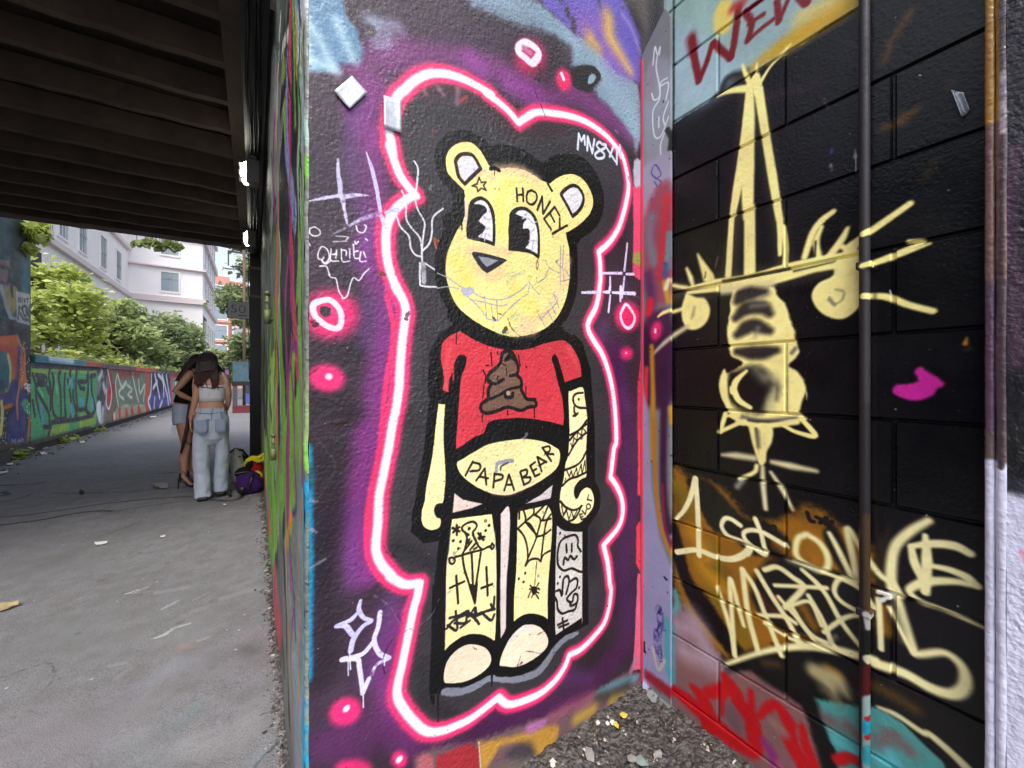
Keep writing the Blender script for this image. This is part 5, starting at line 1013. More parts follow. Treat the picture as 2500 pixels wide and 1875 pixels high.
# black girder carrying cables along the wall head
gd = empty('cable_girder', (0, 4, 3.2)); tag(gd, 'black steel girder carrying cables along the top of the passage wall', 'girder')
o = MB().box(-.05, .06, 2.2, 7.1, 3.16, 3.34).box(-.062, .07, 2.2, 7.1, 3.145, 3.16).build('girder_beam', black_steel); under(o, gd, gd.location)
for k_, (x_, z_) in enumerate(((-.03, 3.13), (.0, 3.125), (.025, 3.132))):
    P_ = [(x_+mnoise.noise(Vector((k_, y*1.5, 0)))*.02, y, z_-.012+mnoise.noise(Vector((k_, y*2, 5)))*.03) for y in np.linspace(2.3, 7.0, 40)]
    o = MB().tube(P_, .008, 6).build('cable', black_steel, smooth=True); under(o, gd, gd.location)
# black post at the mouth of the passage with pale bands
po = empty('steel_post', (.035, 7.35, 0)); tag(po, 'black steel post at the far mouth of the passage holding the sign', 'post')
px0 = place(609, 930, 6.05); px1 = place(641, 930, 6.15)
yy = 7.30
xa, xb_ = -.055, XS+.0
o = MB().box(xa, xa+.19, yy, yy+.02, 0, 3.36).box(xa, xa+.02, yy+.02, yy+.16, 0, 3.36).box(xa, xa+.19, yy+.16, yy+.18, 0, 3.36).build('column', black_steel); under(o, po, po.location)
for zz in (2.95, 2.5): 
    o = MB().box(xa-.004, xa+.194, yy-.006, yy+.184, zz, zz+.045).build('pale_band', simple('pale tape', (120, 118, 112), .6, .3, 9)); under(o, po, po.location)
P_ = [(xa-.01+mnoise.noise(Vector((0, 0, z*2)))*.04, yy-.02, z) for z in np.linspace(3.3, 1.2, 24)]
o = MB().tube(P_, .006, 6).build('cable', black_steel, smooth=True); under(o, po, po.location)
# sign 50
sp = place(585, 757, 6.3); sg = empty('number_sign', tuple(sp)); tag(sg, 'pale square sign reading 50 fixed to the black post', 'sign')
sg.rotation_euler[2] = 0
sw, sh = 47*6.3/930, 40*6.3/930
o = MB().box(-sw/2, sw/2, -.008, .008, -sh/2, sh/2).build('panel', white_metal, sg); bevel(o, .003)
o = MB().box(-sw/2-.008, sw/2+.008, .008, .02, -sh/2-.008, sh/2+.008).build('frame', black_steel, sg)
def text_mesh(name, body, size, mat, parent, loc, rot=(math.pi/2, 0, 0), thin=0, sx=1):
    cu = bpy.data.curves.new(name, 'FONT'); cu.body = body; cu.size = size; cu.extrude = .001; cu.align_x = 'LEFT'; cu.offset = thin
    t = bpy.data.objects.new(name, cu); COL.objects.link(t); dg = bpy.context.evaluated_depsgraph_get()
    me = bpy.data.meshes.new_from_object(t.evaluated_get(dg)); COL.objects.unlink(t); bpy.data.objects.remove(t)
    o = bpy.data.objects.new(name, me); me.materials.clear(); me.materials.append(mat); COL.objects.link(o); o.parent = parent; o.location = loc; o.rotation_euler = rot; o.scale = (sx, 1, 1); return o
ink = simple('sign lettering', (60, 60, 64), .5)
text_mesh('lettering', '50', .19, ink, sg, (-sw/2+.03, -.0095, -.05), thin=-.004, sx=1.15)
MB().box(-.02, .10, -.0105, -.008, -.098, -.084).build('small_line', ink, sg)
for s_ in (-.6, .6):
    o = MB().box(sw/2-.01, sw/2+.10, -.005, .01, s_*sh/2-.01, s_*sh/2+.01).build('bracket', black_steel, sg)
# flood lights
lamp_em = bpy.data.materials.new('lit lamp lens'); lamp_em.use_nodes = True; nn_ = lamp_em.node_tree.nodes; pb = nn_['Principled BSDF']
pb.inputs['Base Color'].default_value = (1, .98, .85, 1); pb.inputs['Emission Color'].default_value = (1, .97, .80, 1); pb.inputs['Emission Strength'].default_value = 12
def lamp(u, v, z, k):
    c_ = place(u, v, z); t = empty('wall_lamp', tuple(c_))
    o = MB().box(.0, .10, -.06, .05, -.09, .12).box(.02, .08, -.075, .06, .12, .14).build('housing', grey_steel, t); bevel(o, .01)
    o = MB().ball((0, -.005, 0), (.042, .052, .10), 14, 12).build('lens', lamp_em, t, smooth=True)
    for zz in (-.06, 0, .06):
        MB().box(-.05, .0, -.058, .048, zz-.002, zz+.002).build('guard_bar', grey_steel, t)
    MB().tube([(.05, 0, .13), (.06, 0, .22), (.05, .01, .30)], .008, 6).build('cable', black_steel, t, smooth=True)
    return t
t = lamp(601, 424, 3.3, 1); tag(t, 'larger lit wall lamp, nearer the camera, on the black girder', 'lamp', group='wall lamps along the passage')
t = lamp(604, 583, 4.9, 1); t.scale = (.95, .95, .95); tag(t, 'smaller lit wall lamp, further in above the sign', 'lamp', group='wall lamps along the passage')
# pipe fittings on the side wall
fit = simple('green painted brass', (84, 96, 60), .5, .3, 20, .4, 50)
def tap(u, z, vv, label):
    y = place(u, 930, z).y; zc = CH+(HV-vv)/FPX*z; t = empty('wall_valve', (XS, y, zc))
    MB().tube([(0, 0, -.09), (-.03, 0, -.09), (-.04, 0, .0), (-.04, 0, .10)], .016, 8).build('pipe', fit, t, smooth=True)
    MB().tube([(-.04, 0, -.13), (-.04, 0, -.02)], [.026, .026], 10).build('valve_body', fit, t, smooth=True)
    MB().tube([(-.04, 0, .10), (-.04, 0, .13)], [.022, .018], 10).build('cap', fit, t, smooth=True)
    MB().tube([(-.04, -.03, .04), (-.06, 0, .05), (-.04, .03, .04)], .006, 6).build('handle', fit, t, smooth=True)
    tag(t, label, 'valve', 'valves on the passage wall'); return t
tap(667, 2.15, 752, 'upper green painted pipe valve on the passage side wall').scale = (.7, .7, .7); t = tap(678, 1.72, 1090, 'lower green painted pipe valve on the passage side wall'); t.scale = (.45, .45, .45)
# ================================================================== left brick walls
aw = empty('brick_wall', (XL, 6, 0)); tag(aw, 'tall graffitied brick wall with a dotted black band under the left end of the bridge', 'wall')
o = MB().box(XL-.35, XL, -1.0, YD, -.05, 3.7).build('painted_bricks', brick_mat); BRI.uvmap(o); under(o, aw, aw.location)
o = MB().box(XL, XL+.05, -1.0, YD, -.05, .16).build('plinth', simple('dark brick plinth', (60, 54, 56), .8, .4, 6, .6, 30)); under(o, aw, aw.location)
lw = empty('low_wall', (XL, 20, 0)); tag(lw, 'long low brick wall with green RUNGO lettering and more graffiti down the alley', 'wall')
o = MB().box(XL-.25, XL, YD+.01, 42, .12, 1.48).build('painted_bricks', low_mat); LOW.uvmap(o); under(o, lw, lw.location)
o = MB().box(XL-.29, XL+.05, YD+.01, 42, 1.48, 1.61).build('coping', low_mat); LOW.uvmap(o); bevel(o, .015); under(o, lw, lw.location)
o = MB().box(XL-.25, XL-.03, YD+.01, 42, -.05, .12).build('footing', simple('dark footing', (50, 44, 44), .9, .4, 5, .6, 30)); under(o, lw, lw.location)
# embankment soil behind the low wall
o = MB().box(-9, XL-.26, YD-.5, 44, -.05, 1.25).build('soil_bank', simple('soil', (70, 62, 44), .95, .4, 3, .6, 20)); tag(o, kind='structure')
# ================================================================== buildings beyond
stucco = simple('pale stucco', (238, 235, 238), .8, .04, 1.5); stucco2 = simple('stucco band', (216, 204, 206), .8, .06, 1.5)
trimm = simple('white trim', (232, 230, 230), .6, .03); wframe = simple('grey window frame', (150, 158, 164), .5, .1)
gl, n, l, p = newmat('window glass'); p.inputs['Base Color'].default_value = (*lin((140, 156, 166)), 1); p.inputs['Roughness'].default_value = .12; p.inputs['Specular IOR Level'].default_value = .8
brickr = simple('red brick', (196, 140, 130), .8, .2, 6); recess_shade = simple('painted recess shade', (70, 66, 66), .9, .3, 2)  # flat dark sheets in this colour stand in for shaded balcony recesses
ab = empty('apartment_building', (-9, 40, 0)); tag(ab, 'pale stucco apartment building with balconies and grey windows beyond the trees', 'building')
def part(par, name, mb, mat):
    o = mb.build(name, mat); under(o, par, par.location); return o
# left wing: wall facing +x at x=-9, from y 22 to 46, four storeys; end wing facing the camera at y=46
part(ab, 'side_wall', MB().box(-14, -9, 22, 46, 0, 19), stucco)
part(ab, 'end_wing', MB().box(-9.0, -4.0, 46, 60, 0, 17.5), stucco)
for zz, hh in ((4.6, .3), (8.4, .35), (12.4, .35), (16.4, .5)):
    part(ab, 'cornice', MB().box(-9.01, -8.75, 22, 45.7, zz, zz+hh), stucco2)
for zz, hh in ((8.3, .5), (11.4, .12), (14.2, .6), (17.3, .5)):
    part(ab, 'cornice', MB().box(-8.98, -3.72, 45.72, 46, zz, zz+hh).box(-4.0, -3.72, 46, 60, zz, zz+hh), stucco2)
def win_x(y0, y1, z0, z1, x=-9.0, bars=2, par=ab):
    f = part(par, 'window', MB().box(x, x+.08, y0-.12, y1+.12, z0-.12, z0).box(x, x+.08, y0-.12, y1+.12, z1, z1+.12).box(x, x+.08, y0-.12, y0, z0, z1).box(x, x+.08, y1, y1+.12, z0, z1), trimm)
    o = MB().box(x+.005, x+.03, y0, y1, z0, z1).build('pane', gl); o.parent = f
    mb = MB()
    for i in range(1, bars+1):
        yy_ = y0+(y1-y0)*i/(bars+1); mb.box(x+.03, x+.06, yy_-.04, yy_+.04, z0, z1)
    mb.box(x+.03, x+.06, y0, y1, (z0+z1)/2-.04, (z0+z1)/2+.04)
    o = mb.build('frame', wframe); o.parent = f
    return f
def win_y(x0, x1, z0, z1, y=46.0, bars=1, par=ab, tm=None):
    f = part(par, 'window', MB().box(x0-.12, x1+.12, y-.08, y, z0-.16, z0).box(x0-.12, x1+.12, y-.08, y, z1, z1+.12).box(x0-.12, x0, y-.08, y, z0, z1).box(x1, x1+.12, y-.08, y, z0, z1), tm or trimm)
    o = MB().box(x0, x1, y-.03, y-.005, z0, z1).build('pane', gl); o.parent = f
    mb = MB()
    for i in range(1, bars+1):
        xx = x0+(x1-x0)*i/(bars+1); mb.box(xx-.04, xx+.04, y-.06, y-.03, z0, z1)
    mb.box(x0, x1, y-.06, y-.03, z0+(z1-z0)*.66-.04, z0+(z1-z0)*.66+.04)
    o = mb.build('frame', wframe); o.parent = f
    return f
for zz in (1.6, 5.4, 9.3, 13.3):
    for y0 in (23.5, 31.5, 34.5, 38.5, 42.2): win_x(y0, y0+1.3, zz, zz+2.2)
    rc = part(ab, 'balcony', MB().box(-9.0, -8.985, 26, 29.6, zz-.4, zz+2.3), recess_shade)
    o = MB().box(-8.99, -8.6, 25.8, 29.8, zz-.6, zz-.35).build('floor_slab', stucco2); o.parent = rc
    mb = MB().box(-8.65, -8.6, 25.8, 29.8, zz+.5, zz+.56)
    for yy_ in np.arange(25.9, 29.8, .22): mb.box(-8.64, -8.61, yy_-.02, yy_+.02, zz-.35, zz+.5)
    o = mb.build('railing', wframe); o.parent = rc
for zz in (5.2, 9.3, 12.6): win_y(-6.9, -5.7, zz, zz+1.7)
for zz in (1.6, 5.2, 9.3, 12.6, 15.0):
    for y0 in (47.5, 50, 52.5, 55, 57.5): win_x(y0, y0+1.1, zz, zz+1.7, x=-4.0, bars=1)
rc = part(ab, 'balcony', MB().box(-4.0, -3.985, 46.5, 49.5, 5.0, 7.4), recess_shade)  # dark sheet painted as recess shade, no opening behind it
# red brick block further off
rb = empty('brick_building', (-1.5, 75, 0)); tag(rb, 'red brick building with pale window bays at the end of the alley', 'building')
part(rb, 'wall', MB().box(-5.5, -.8, 75, 95, 0, 17), brickr)
part(rb, 'bay', MB().box(-5.4, -3.2, 74.6, 75, 0, 17.5), brickr)
for zz in (1.5, 4.6, 7.7, 10.8, 13.9):
    win_y(-5.1, -3.5, zz, zz+2.1, y=74.6, bars=1, par=rb); win_y(-2.7, -1.3, zz, zz+2.0, y=75, bars=1, par=rb)
    part(rb, 'floor_band', MB().box(-5.5, -3.1, 74.4, 74.6, zz-.5, zz-.25).box(-3.1, -.7, 74.8, 75, zz-.5, zz-.25), simple('salmon band', (214, 150, 136), .8, .05))
# end-of-alley graffiti wall and far shed
def mural_rand(name, w, h, seed, cols, base):
    global m
    q = Paint('y', 0, 0, w, 0, h, .02, base=base, seed=seed); g_ = np.random.RandomState(seed)
    q.px = lambda p_: np.asarray(p_, float); q.scale = lambda p_: 1.0
    for i in range(50):
        x, y = g_.rand()*q.W, g_.rand()*q.H; t_ = np.linspace(0, 6.28, 8, endpoint=False); r = (4+g_.rand()*q.H*.12)*(.6+g_.rand(8)*.8)
        q.fill([(x+math.cos(a_)*r_, y+math.sin(a_)*r_) for a_, r_ in zip(t_, r)], cols[i % len(cols)], soft=2)
    for i in range(40):
        x, y = g_.rand()*q.W, g_.rand()*q.H; q.line([(x, y), (x+g_.randn()*14, y+g_.randn()*20), (x+g_.randn()*22, y+g_.randn()*26)], 1.5+g_.rand()*3, cols[(i*3+1) % len(cols)], soft=1.5)
    return q
q = mural_rand('far', 5, 2.3, 5, [(36, 44, 60), (60, 140, 130), (70, 90, 160), (180, 200, 200), (90, 60, 110), (40, 120, 110), (30, 30, 36)], (40, 60, 70))
fm = q.material('far graffiti', rough=.7, bump=.2)
fw = MB().box(0, 5, 0, .2, 0, 2.3).build('far_graffiti_wall', fm); q.uvmap(fw); fw.location = (-.45, 24, 0); tag(fw, 'dark teal graffiti wall across the far end of the alley behind the post', 'wall')
q = mural_rand('far2', 3, 3, 8, [(214, 120, 170), (120, 190, 220), (230, 230, 235), (200, 70, 90), (150, 110, 180)], (210, 150, 170))
fm = q.material('pink graffiti', rough=.7, bump=.2)
fw = MB().box(-.2, 0, 0, 3, 0, 3).build('pink_wall', fm)
me = fw.data; uv = me.uv_layers.new(name='UVMap')
for lo in me.loops:
    c_ = me.vertices[lo.vertex_index].co; uv.data[lo.index].uv = (c_.y/3, c_.z/3)
fw.location = (-1.9, 42, 0); tag(fw, 'pink and light blue graffiti panel far down the alley below the red building', 'wall')
# frame with painted base (utility stand) just past the post
us = empty('utility_stand', (place(590, 1007, 14.2).x, place(590, 1007, 14.2).y, 0)); tag(us, 'black square frame stand on a dark red graffitied base beyond the post', 'stand')
bs_ = simple('dark red graffiti base', (96, 34, 46), .7, .8, 9); MB().box(-.27, .5, -.2, .2, 0, .26).build('base', bs_, us)
MB().box(-.27, -.13, -.08, .08, .26, 1.0).build('upright', simple('speckled dark metal', (70, 66, 70), .6, .7, 22), us)
MB().box(-.30, .5, -.10, .10, 1.0, 1.16).build('cross_beam', black_steel, us)
o = MB().box(-.27, .5, -.04, .04, 1.16, 1.9).build('panel', simple('teal graffiti panel', (60, 84, 96), .7, .9, 7), us)
# street lamp and wires
sl = empty('street_lamp', (.0, 17, 0)); pz = place(596, 700, 14.5); sl.location = (pz.x, pz.y, 0); tag(sl, 'thin dark street lamp pole with a curved arm in front of the far trees', 'street lamp')
MB().tube([(0, 0, 0), (0, 0, 6.6)], .05, 8).build('pole', simple('brown pole', (92, 74, 64), .7, .3, 8), sl, smooth=True)
MB().tube([(0, 0, 5.2), (-.2, 0, 5.5), (-.45, 0, 5.45)], .03, 6).build('arm', black_steel, sl, smooth=True)
o = MB().ball((-.5, 0, 5.4), (.18, .10, .06)).build('lamp_head', white_metal, sl, smooth=True)
MB().box(-.5, -.02, -.02, .02, 6.0, 6.06).box(-.5, -.46, -.02, .02, 5.5, 6.0).build('bracket', black_steel, sl)
# ================================================================== vegetation
def leafmat(name, c1, c2, c3):
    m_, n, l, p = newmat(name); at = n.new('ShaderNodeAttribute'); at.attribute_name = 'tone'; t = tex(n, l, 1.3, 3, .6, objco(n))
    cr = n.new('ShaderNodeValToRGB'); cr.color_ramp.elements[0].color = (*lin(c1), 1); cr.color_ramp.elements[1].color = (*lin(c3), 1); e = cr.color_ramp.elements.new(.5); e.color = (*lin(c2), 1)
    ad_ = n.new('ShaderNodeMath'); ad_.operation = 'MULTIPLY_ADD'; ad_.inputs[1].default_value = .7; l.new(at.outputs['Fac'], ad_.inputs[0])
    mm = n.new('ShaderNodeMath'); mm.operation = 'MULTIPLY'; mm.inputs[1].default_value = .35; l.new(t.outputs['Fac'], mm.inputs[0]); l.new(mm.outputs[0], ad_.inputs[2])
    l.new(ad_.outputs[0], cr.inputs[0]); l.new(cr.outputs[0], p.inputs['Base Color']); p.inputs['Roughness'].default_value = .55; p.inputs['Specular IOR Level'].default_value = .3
    tr = n.new('ShaderNodeBsdfTranslucent'); l.new(cr.outputs[0], tr.inputs[0]); mx = n.new('ShaderNodeMixShader'); mx.inputs[0].default_value = .45
    l.new(p.outputs[0], mx.inputs[1]); l.new(tr.outputs[0], mx.inputs[2]); l.new(mx.outputs[0], n['Material Output'].inputs[0]); return m_
bark = simple('bark', (70, 58, 46), .9, .4, 12, .6, 30)
def leaves(name, clumps, n_, size, mat, parent, seed, droop=.3, elong=1.9):
    g_ = np.random.RandomState(seed); cl = np.array(clumps, float); w = (cl[:, 3]**2); w /= w.sum()
    ci = g_.choice(len(cl), n_, p=w); d = g_.randn(n_, 3); d /= np.linalg.norm(d, axis=1)[:, None]; r = g_.rand(n_)**.5*np.where(g_.rand(n_) < .14, 1.55, 1.0)
    c_ = cl[ci, :3]+d*r[:, None]*cl[ci, 3:4]*np.array([1, 1, .72])
    t = g_.randn(n_, 3)*np.array([1, 1, .35]); t[:, 2] -= droop; t /= np.linalg.norm(t, axis=1)[:, None]
    nrm = g_.randn(n_, 3)*.7+np.array([0, 0, 1.0]); b_ = np.cross(nrm, t); b_ /= np.linalg.norm(b_, axis=1)[:, None]+1e-9
    up = np.cross(t, b_)
    s_ = size*(.6+g_.rand(n_)*.8); L_ = (t*s_[:, None]*elong/2); B_ = b_*s_[:, None]/2; U_ = up*s_[:, None]*.12
    V = np.empty((n_, 6, 3)); V[:, 0] = c_-L_; V[:, 1] = c_-L_*.2+B_+U_; V[:, 2] = c_+L_*.45+B_*.7+U_; V[:, 3] = c_+L_; V[:, 4] = c_+L_*.45-B_*.7+U_; V[:, 5] = c_-L_*.2-B_+U_
    V = V.reshape(-1, 3).astype(np.float32); me = bpy.data.meshes.new(name); me.vertices.add(len(V)); me.vertices.foreach_set('co', V.ravel())
    idx = (np.arange(n_)[:, None]*6+np.array([0, 1, 2, 3, 0, 3, 4, 5])[None]).astype(np.int32)
    me.loops.add(n_*8); me.loops.foreach_set('vertex_index', idx.ravel()); me.polygons.add(n_*2)
    me.polygons.foreach_set('loop_start', (np.arange(n_*2)*4).astype(np.int32)); me.polygons.foreach_set('loop_total', np.full(n_*2, 4, np.int32)); me.update(calc_edges=True)
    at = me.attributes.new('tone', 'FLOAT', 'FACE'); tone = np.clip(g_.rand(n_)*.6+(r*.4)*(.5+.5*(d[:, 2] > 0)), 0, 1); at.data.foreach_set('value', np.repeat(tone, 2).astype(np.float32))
    me.materials.append(mat); o = bpy.data.objects.new(name, me); COL.objects.link(o); o.parent = parent
    return o
def tree(loc, clumps, n_, size, mat, label, seed, name='tree', group=None, trunk=.07, stems=1):
    t = empty(name, loc); tag(t, label, 'tree' if 'shrub' not in name else 'shrub', group); g_ = random.Random(seed); mb = MB()
    for s_ in range(stems):
        ox = (g_.random()-.5)*.5*(stems > 1); top = max(c[2] for c in clumps)*.6; fork = (ox*1.3, 0, top*.6)
        mb.tube([(ox, 0, -.1), (ox*1.1+.05, .03, top*.3), fork], [trunk*1.2, trunk, trunk*.8], 8)
        for c_ in clumps:
            if g_.random() < .75:
                mid = ((fork[0]+c_[0])/2+g_.uniform(-.2, .2), (fork[1]+c_[1])/2, (fork[2]+c_[2])/2+.1)
                mb.tube([fork, mid, c_[:3]], [trunk*.55, trunk*.35, trunk*.12], 6, cap=False)
                for _ in range(4):
                    e = (c_[0]+g_.uniform(-1, 1)*c_[3]*.8, c_[1]+g_.uniform(-1, 1)*c_[3]*.8, c_[2]+g_.uniform(-.6, .9)*c_[3]*.7)
                    mb.tube([c_[:3], e], [trunk*.14, trunk*.05], 4, cap=False)
    mb.build('trunk', bark, t, smooth=True); leaves('crown', clumps, n_, size, mat, t, seed)
    return t
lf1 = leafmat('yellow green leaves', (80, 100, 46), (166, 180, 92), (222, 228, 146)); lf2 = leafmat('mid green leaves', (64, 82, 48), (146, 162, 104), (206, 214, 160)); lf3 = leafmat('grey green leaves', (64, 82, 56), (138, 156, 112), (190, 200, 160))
def crown(rx, ry, z0, z1, k, r, seed, top=.6):
    g_ = random.Random(seed); out = []
    for _ in range(k):
        a_ = g_.random()*6.28; q_ = math.sqrt(g_.random()); z = z0+(z1-z0)*g_.random(); f = 1-top*max(0, (z-z0)/(z1-z0)-.3)
        out.append((math.cos(a_)*rx*q_*f, math.sin(a_)*ry*q_*f, z, r*(.6+g_.random()*.8)))
    return out
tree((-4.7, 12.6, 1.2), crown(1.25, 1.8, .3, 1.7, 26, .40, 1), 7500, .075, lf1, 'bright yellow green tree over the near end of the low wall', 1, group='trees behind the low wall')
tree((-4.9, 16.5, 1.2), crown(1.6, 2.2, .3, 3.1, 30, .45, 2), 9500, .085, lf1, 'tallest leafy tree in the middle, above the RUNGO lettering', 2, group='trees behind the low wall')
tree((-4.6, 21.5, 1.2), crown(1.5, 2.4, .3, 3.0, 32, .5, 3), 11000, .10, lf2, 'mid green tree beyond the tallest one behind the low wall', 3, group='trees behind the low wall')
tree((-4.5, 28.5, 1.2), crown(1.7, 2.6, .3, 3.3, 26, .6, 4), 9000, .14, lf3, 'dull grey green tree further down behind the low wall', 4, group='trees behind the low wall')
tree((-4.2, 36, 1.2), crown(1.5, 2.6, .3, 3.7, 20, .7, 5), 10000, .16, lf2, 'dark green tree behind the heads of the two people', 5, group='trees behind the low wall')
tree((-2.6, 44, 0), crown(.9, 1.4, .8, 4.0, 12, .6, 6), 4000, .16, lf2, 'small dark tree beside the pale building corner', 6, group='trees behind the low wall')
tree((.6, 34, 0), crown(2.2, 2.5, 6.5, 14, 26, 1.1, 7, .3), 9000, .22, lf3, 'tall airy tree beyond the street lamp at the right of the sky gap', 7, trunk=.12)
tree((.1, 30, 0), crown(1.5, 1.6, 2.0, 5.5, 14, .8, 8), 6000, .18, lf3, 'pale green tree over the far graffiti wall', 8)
# undergrowth on the bank, weeds along the wall foot
g_ = random.Random(3); cl = [(-3.75+g_.random()*.7-.35, 9.7+g_.random()*24, 1.3+g_.random()*.35, .35) for _ in range(90)]
o = leaves('undergrowth', cl, 15000, .08, lf2, None, 12); tag(o, kind='stuff', label='leafy undergrowth spilling over the top of the low wall', cat='undergrowth')
g_ = random.Random(9)
for i, (u, v, s_) in enumerate(((37, 1122, .13), (145, 1082, .12), (170, 1074, .09), (225, 1055, .12), (240, 1050, .09))):
    z = FPX*CH/(v-HV); p_ = place(u, v, z)
    t = empty('weed', (p_.x, p_.y, 0)); o = leaves('foliage', [(0, 0, s_*.5, s_)], 90, .06, lf1, t, 40+i); MB().tube([(0, 0, 0), (0, 0, s_)], .006, 5).build('stem', bark, t)
    tag(t, ['weed tuft nearest the camera at the foot of the tall brick wall', 'weed clump where the low wall begins', 'small weed tuft just past where the low wall begins', 'larger weed clump under the green lettering', 'small weed at the right end of the green lettering'][i], 'weed', 'weeds along the left wall')
# vine hanging at the end of the tall wall and ivy sprigs on the deck edge
vc = []
g_ = random.Random(4)
for i in range(16):
    u = 40+g_.random()*66; v = 548+g_.random()*95*(1-(u-40)/90); p_ = place(u, v, 6.0+g_.random()*.3); vc.append((p_.x, p_.y, p_.z, .09))
vn = empty('vine', (-2.9, 9.3, 3.4)); tag(vn, 'leafy vine hanging from the bridge edge beside the tall brick wall', 'vine')
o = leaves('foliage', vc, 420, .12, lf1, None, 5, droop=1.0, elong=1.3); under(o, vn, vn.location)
mb = MB()
for i in range(0, 15, 2): mb.tube([vc[i][:3], vc[i+1][:3], (vc[i][0], vc[i][1], 3.9)], .006, 5)
o = mb.build('stem', bark); under(o, vn, vn.location)
sp_ = empty('ivy_sprig', (-1.4, 8.2, 3.5)); tag(sp_, 'row of ivy leaves poking down from the middle of the bridge edge', 'vine')
vc = []
for i in range(12):
    u = 335+i*9+g_.random()*6; p_ = place(u, 584+g_.random()*18+(u-335)*.12, 6.55); vc.append((p_.x, p_.y, p_.z, .05))
o = leaves('foliage', vc, 130, .10, lf2, None, 6, droop=1.2, elong=1.3); under(o, sp_, sp_.location)
mb = MB()
for i in range(0, 11, 2): mb.tube([vc[i][:3], (vc[i][0], vc[i][1]-.05, 3.7)], .005, 5)
o = mb.build('stem', bark); under(o, sp_, sp_.location)
# ================================================================== tape patches
foil, n, l, p = newmat('silver tape'); t = tex(n, l, 30, 3, .6, objco(n))
l.new(mixc(n, l, t.outputs['Fac'], lin((120, 126, 140)), lin((226, 230, 238))), p.inputs['Base Color']); p.inputs['Metallic'].default_value = .35; p.inputs['Roughness'].default_value = .38
b_ = tex(n, l, 24, 3, .6, objco(n)); bn = n.new('ShaderNodeBump'); bn.inputs['Strength'].default_value = .5; bn.inputs['Distance'].default_value = .004; l.new(b_.outputs['Fac'], bn.inputs['Height']); l.new(bn.outputs[0], p.inputs['Normal'])
def patch(name, s_, axis, c_, off, mat, bend, label, cat='tape', grp=None):
    """a thin quad stuck on a wall; corners given on the wall plane; slightly lifted corners"""
    q = pts(s_)[0]; P3 = []
    for (u, v) in q:
        t_ = (u-CU)/FPX; dx = SA+CA*t_; dy = CA-SA*t_; k = c_/(dx if axis == 'x' else dy); P3.append(Vector((dx*k, dy*k, CH+(HV-v)/FPX*k)))
    nrm = Vector((-1, 0, 0)) if axis == 'x' else Vector((0, -1, 0)); N_ = 9; V = []
    for j in range(N_):
        for i in range(N_):
            a, b = i/(N_-1), j/(N_-1); P_ = P3[0]*(1-a)*(1-b)+P3[1]*a*(1-b)+P3[2]*a*b+P3[3]*(1-a)*b
            lift = off+bend*(abs(a-.5)**2*2*(.4+b)+.15*mnoise.noise(P_*18)); V.append(P_+nrm*lift)
    F_ = [(j*N_+i, j*N_+i+1, (j+1)*N_+i+1, (j+1)*N_+i) for j in range(N_-1) for i in range(N_-1)]
    cen = sum(P3, Vector())/4; o = mesh_obj(name, [tuple(x-cen) for x in V], F_, mat, smooth=True); o.location = cen
    so = o.modifiers.new('thickness', 'SOLIDIFY'); so.thickness = .0006; tag(o, label, cat, grp); return o
patch('tape_patch', 'A 700,835 868,1015 675,1195 508,1000', 'y', YM, .0045, foil, .004, 'silver tape square turned on its corner, left of the neon outline', grp='silver tape patches on the mural')
patch('tape_patch', 'A 1040,1045 1230,1090 1232,1450 1042,1385', 'y', YM, .0045, foil, .003, 'upright silver tape rectangle stuck across the neon outline', grp='silver tape patches on the mural')
clear = simple('clear tape', (120, 132, 142), .15, .5, 60, .5, 90, spec=.9)
patch('tape_scrap', 'X 615,612 700,630 745,752 690,800', 'x', XB, .003, clear, .012, 'torn scrap of clear tape on the black block wall by the ochre edge')
# peeled flashing at the foot of the corner plate
fl = mesh_obj('peeled_flange', [(XP-.004, .915, .045), (XP-.05, .89, .018), (XP-.07, .86, .010), (XP-.052, .82, .006), (XP-.012, .80, .012), (XP-.002, .80, .03), (XP-.002, .86, .034), (XP-.003, .915, .05)],
              [(0, 1, 2, 6), (2, 3, 4, 6), (4, 5, 6), (0, 6, 7)], plate_mat); PLA.uvmap(fl); under(fl, pl, pl.location); so = fl.modifiers.new('t', 'SOLIDIFY'); so.thickness = .0025
# ================================================================== broken ground, gravel
brk, n, l, p = newmat('broken asphalt'); pos = objco(n); a = tex(n, l, 38, 5, .7, pos); v = tex(n, l, 75, 0, 0, pos, 'F1'); k_ = mixc(n, l, mapr(n, l, a.outputs['Fac'], .35, .65, 0, 1), lin((40, 33, 31)), lin((104, 95, 89)))
vc_ = n.new('ShaderNodeTexVoronoi'); vc_.inputs['Scale'].default_value = 75; l.new(pos, vc_.inputs['Vector'])
k_ = mixc(n, l, mapr(n, l, v.outputs['Distance'], .15, .4, .5, 0), k_, vc_.outputs['Color'], 'OVERLAY'); hsn = n.new('ShaderNodeHueSaturation'); hsn.inputs['Saturation'].default_value = .45; l.new(k_, hsn.inputs['Color']); l.new(hsn.outputs[0], p.inputs['Base Color']); p.inputs['Roughness'].default_value = .6
mm = n.new('ShaderNodeMath'); mm.operation = 'SUBTRACT'; l.new(a.outputs['Fac'], mm.inputs[0]); l.new(v.outputs['Distance'], mm.inputs[1]); bn = n.new('ShaderNodeBump'); bn.inputs['Strength'].default_value = 1; bn.inputs['Distance'].default_value = .012; l.new(mm.outputs[0], bn.inputs['Height']); l.new(bn.outputs[0], p.inputs['Normal'])
nx_, ny_ = 150, 90; V = []
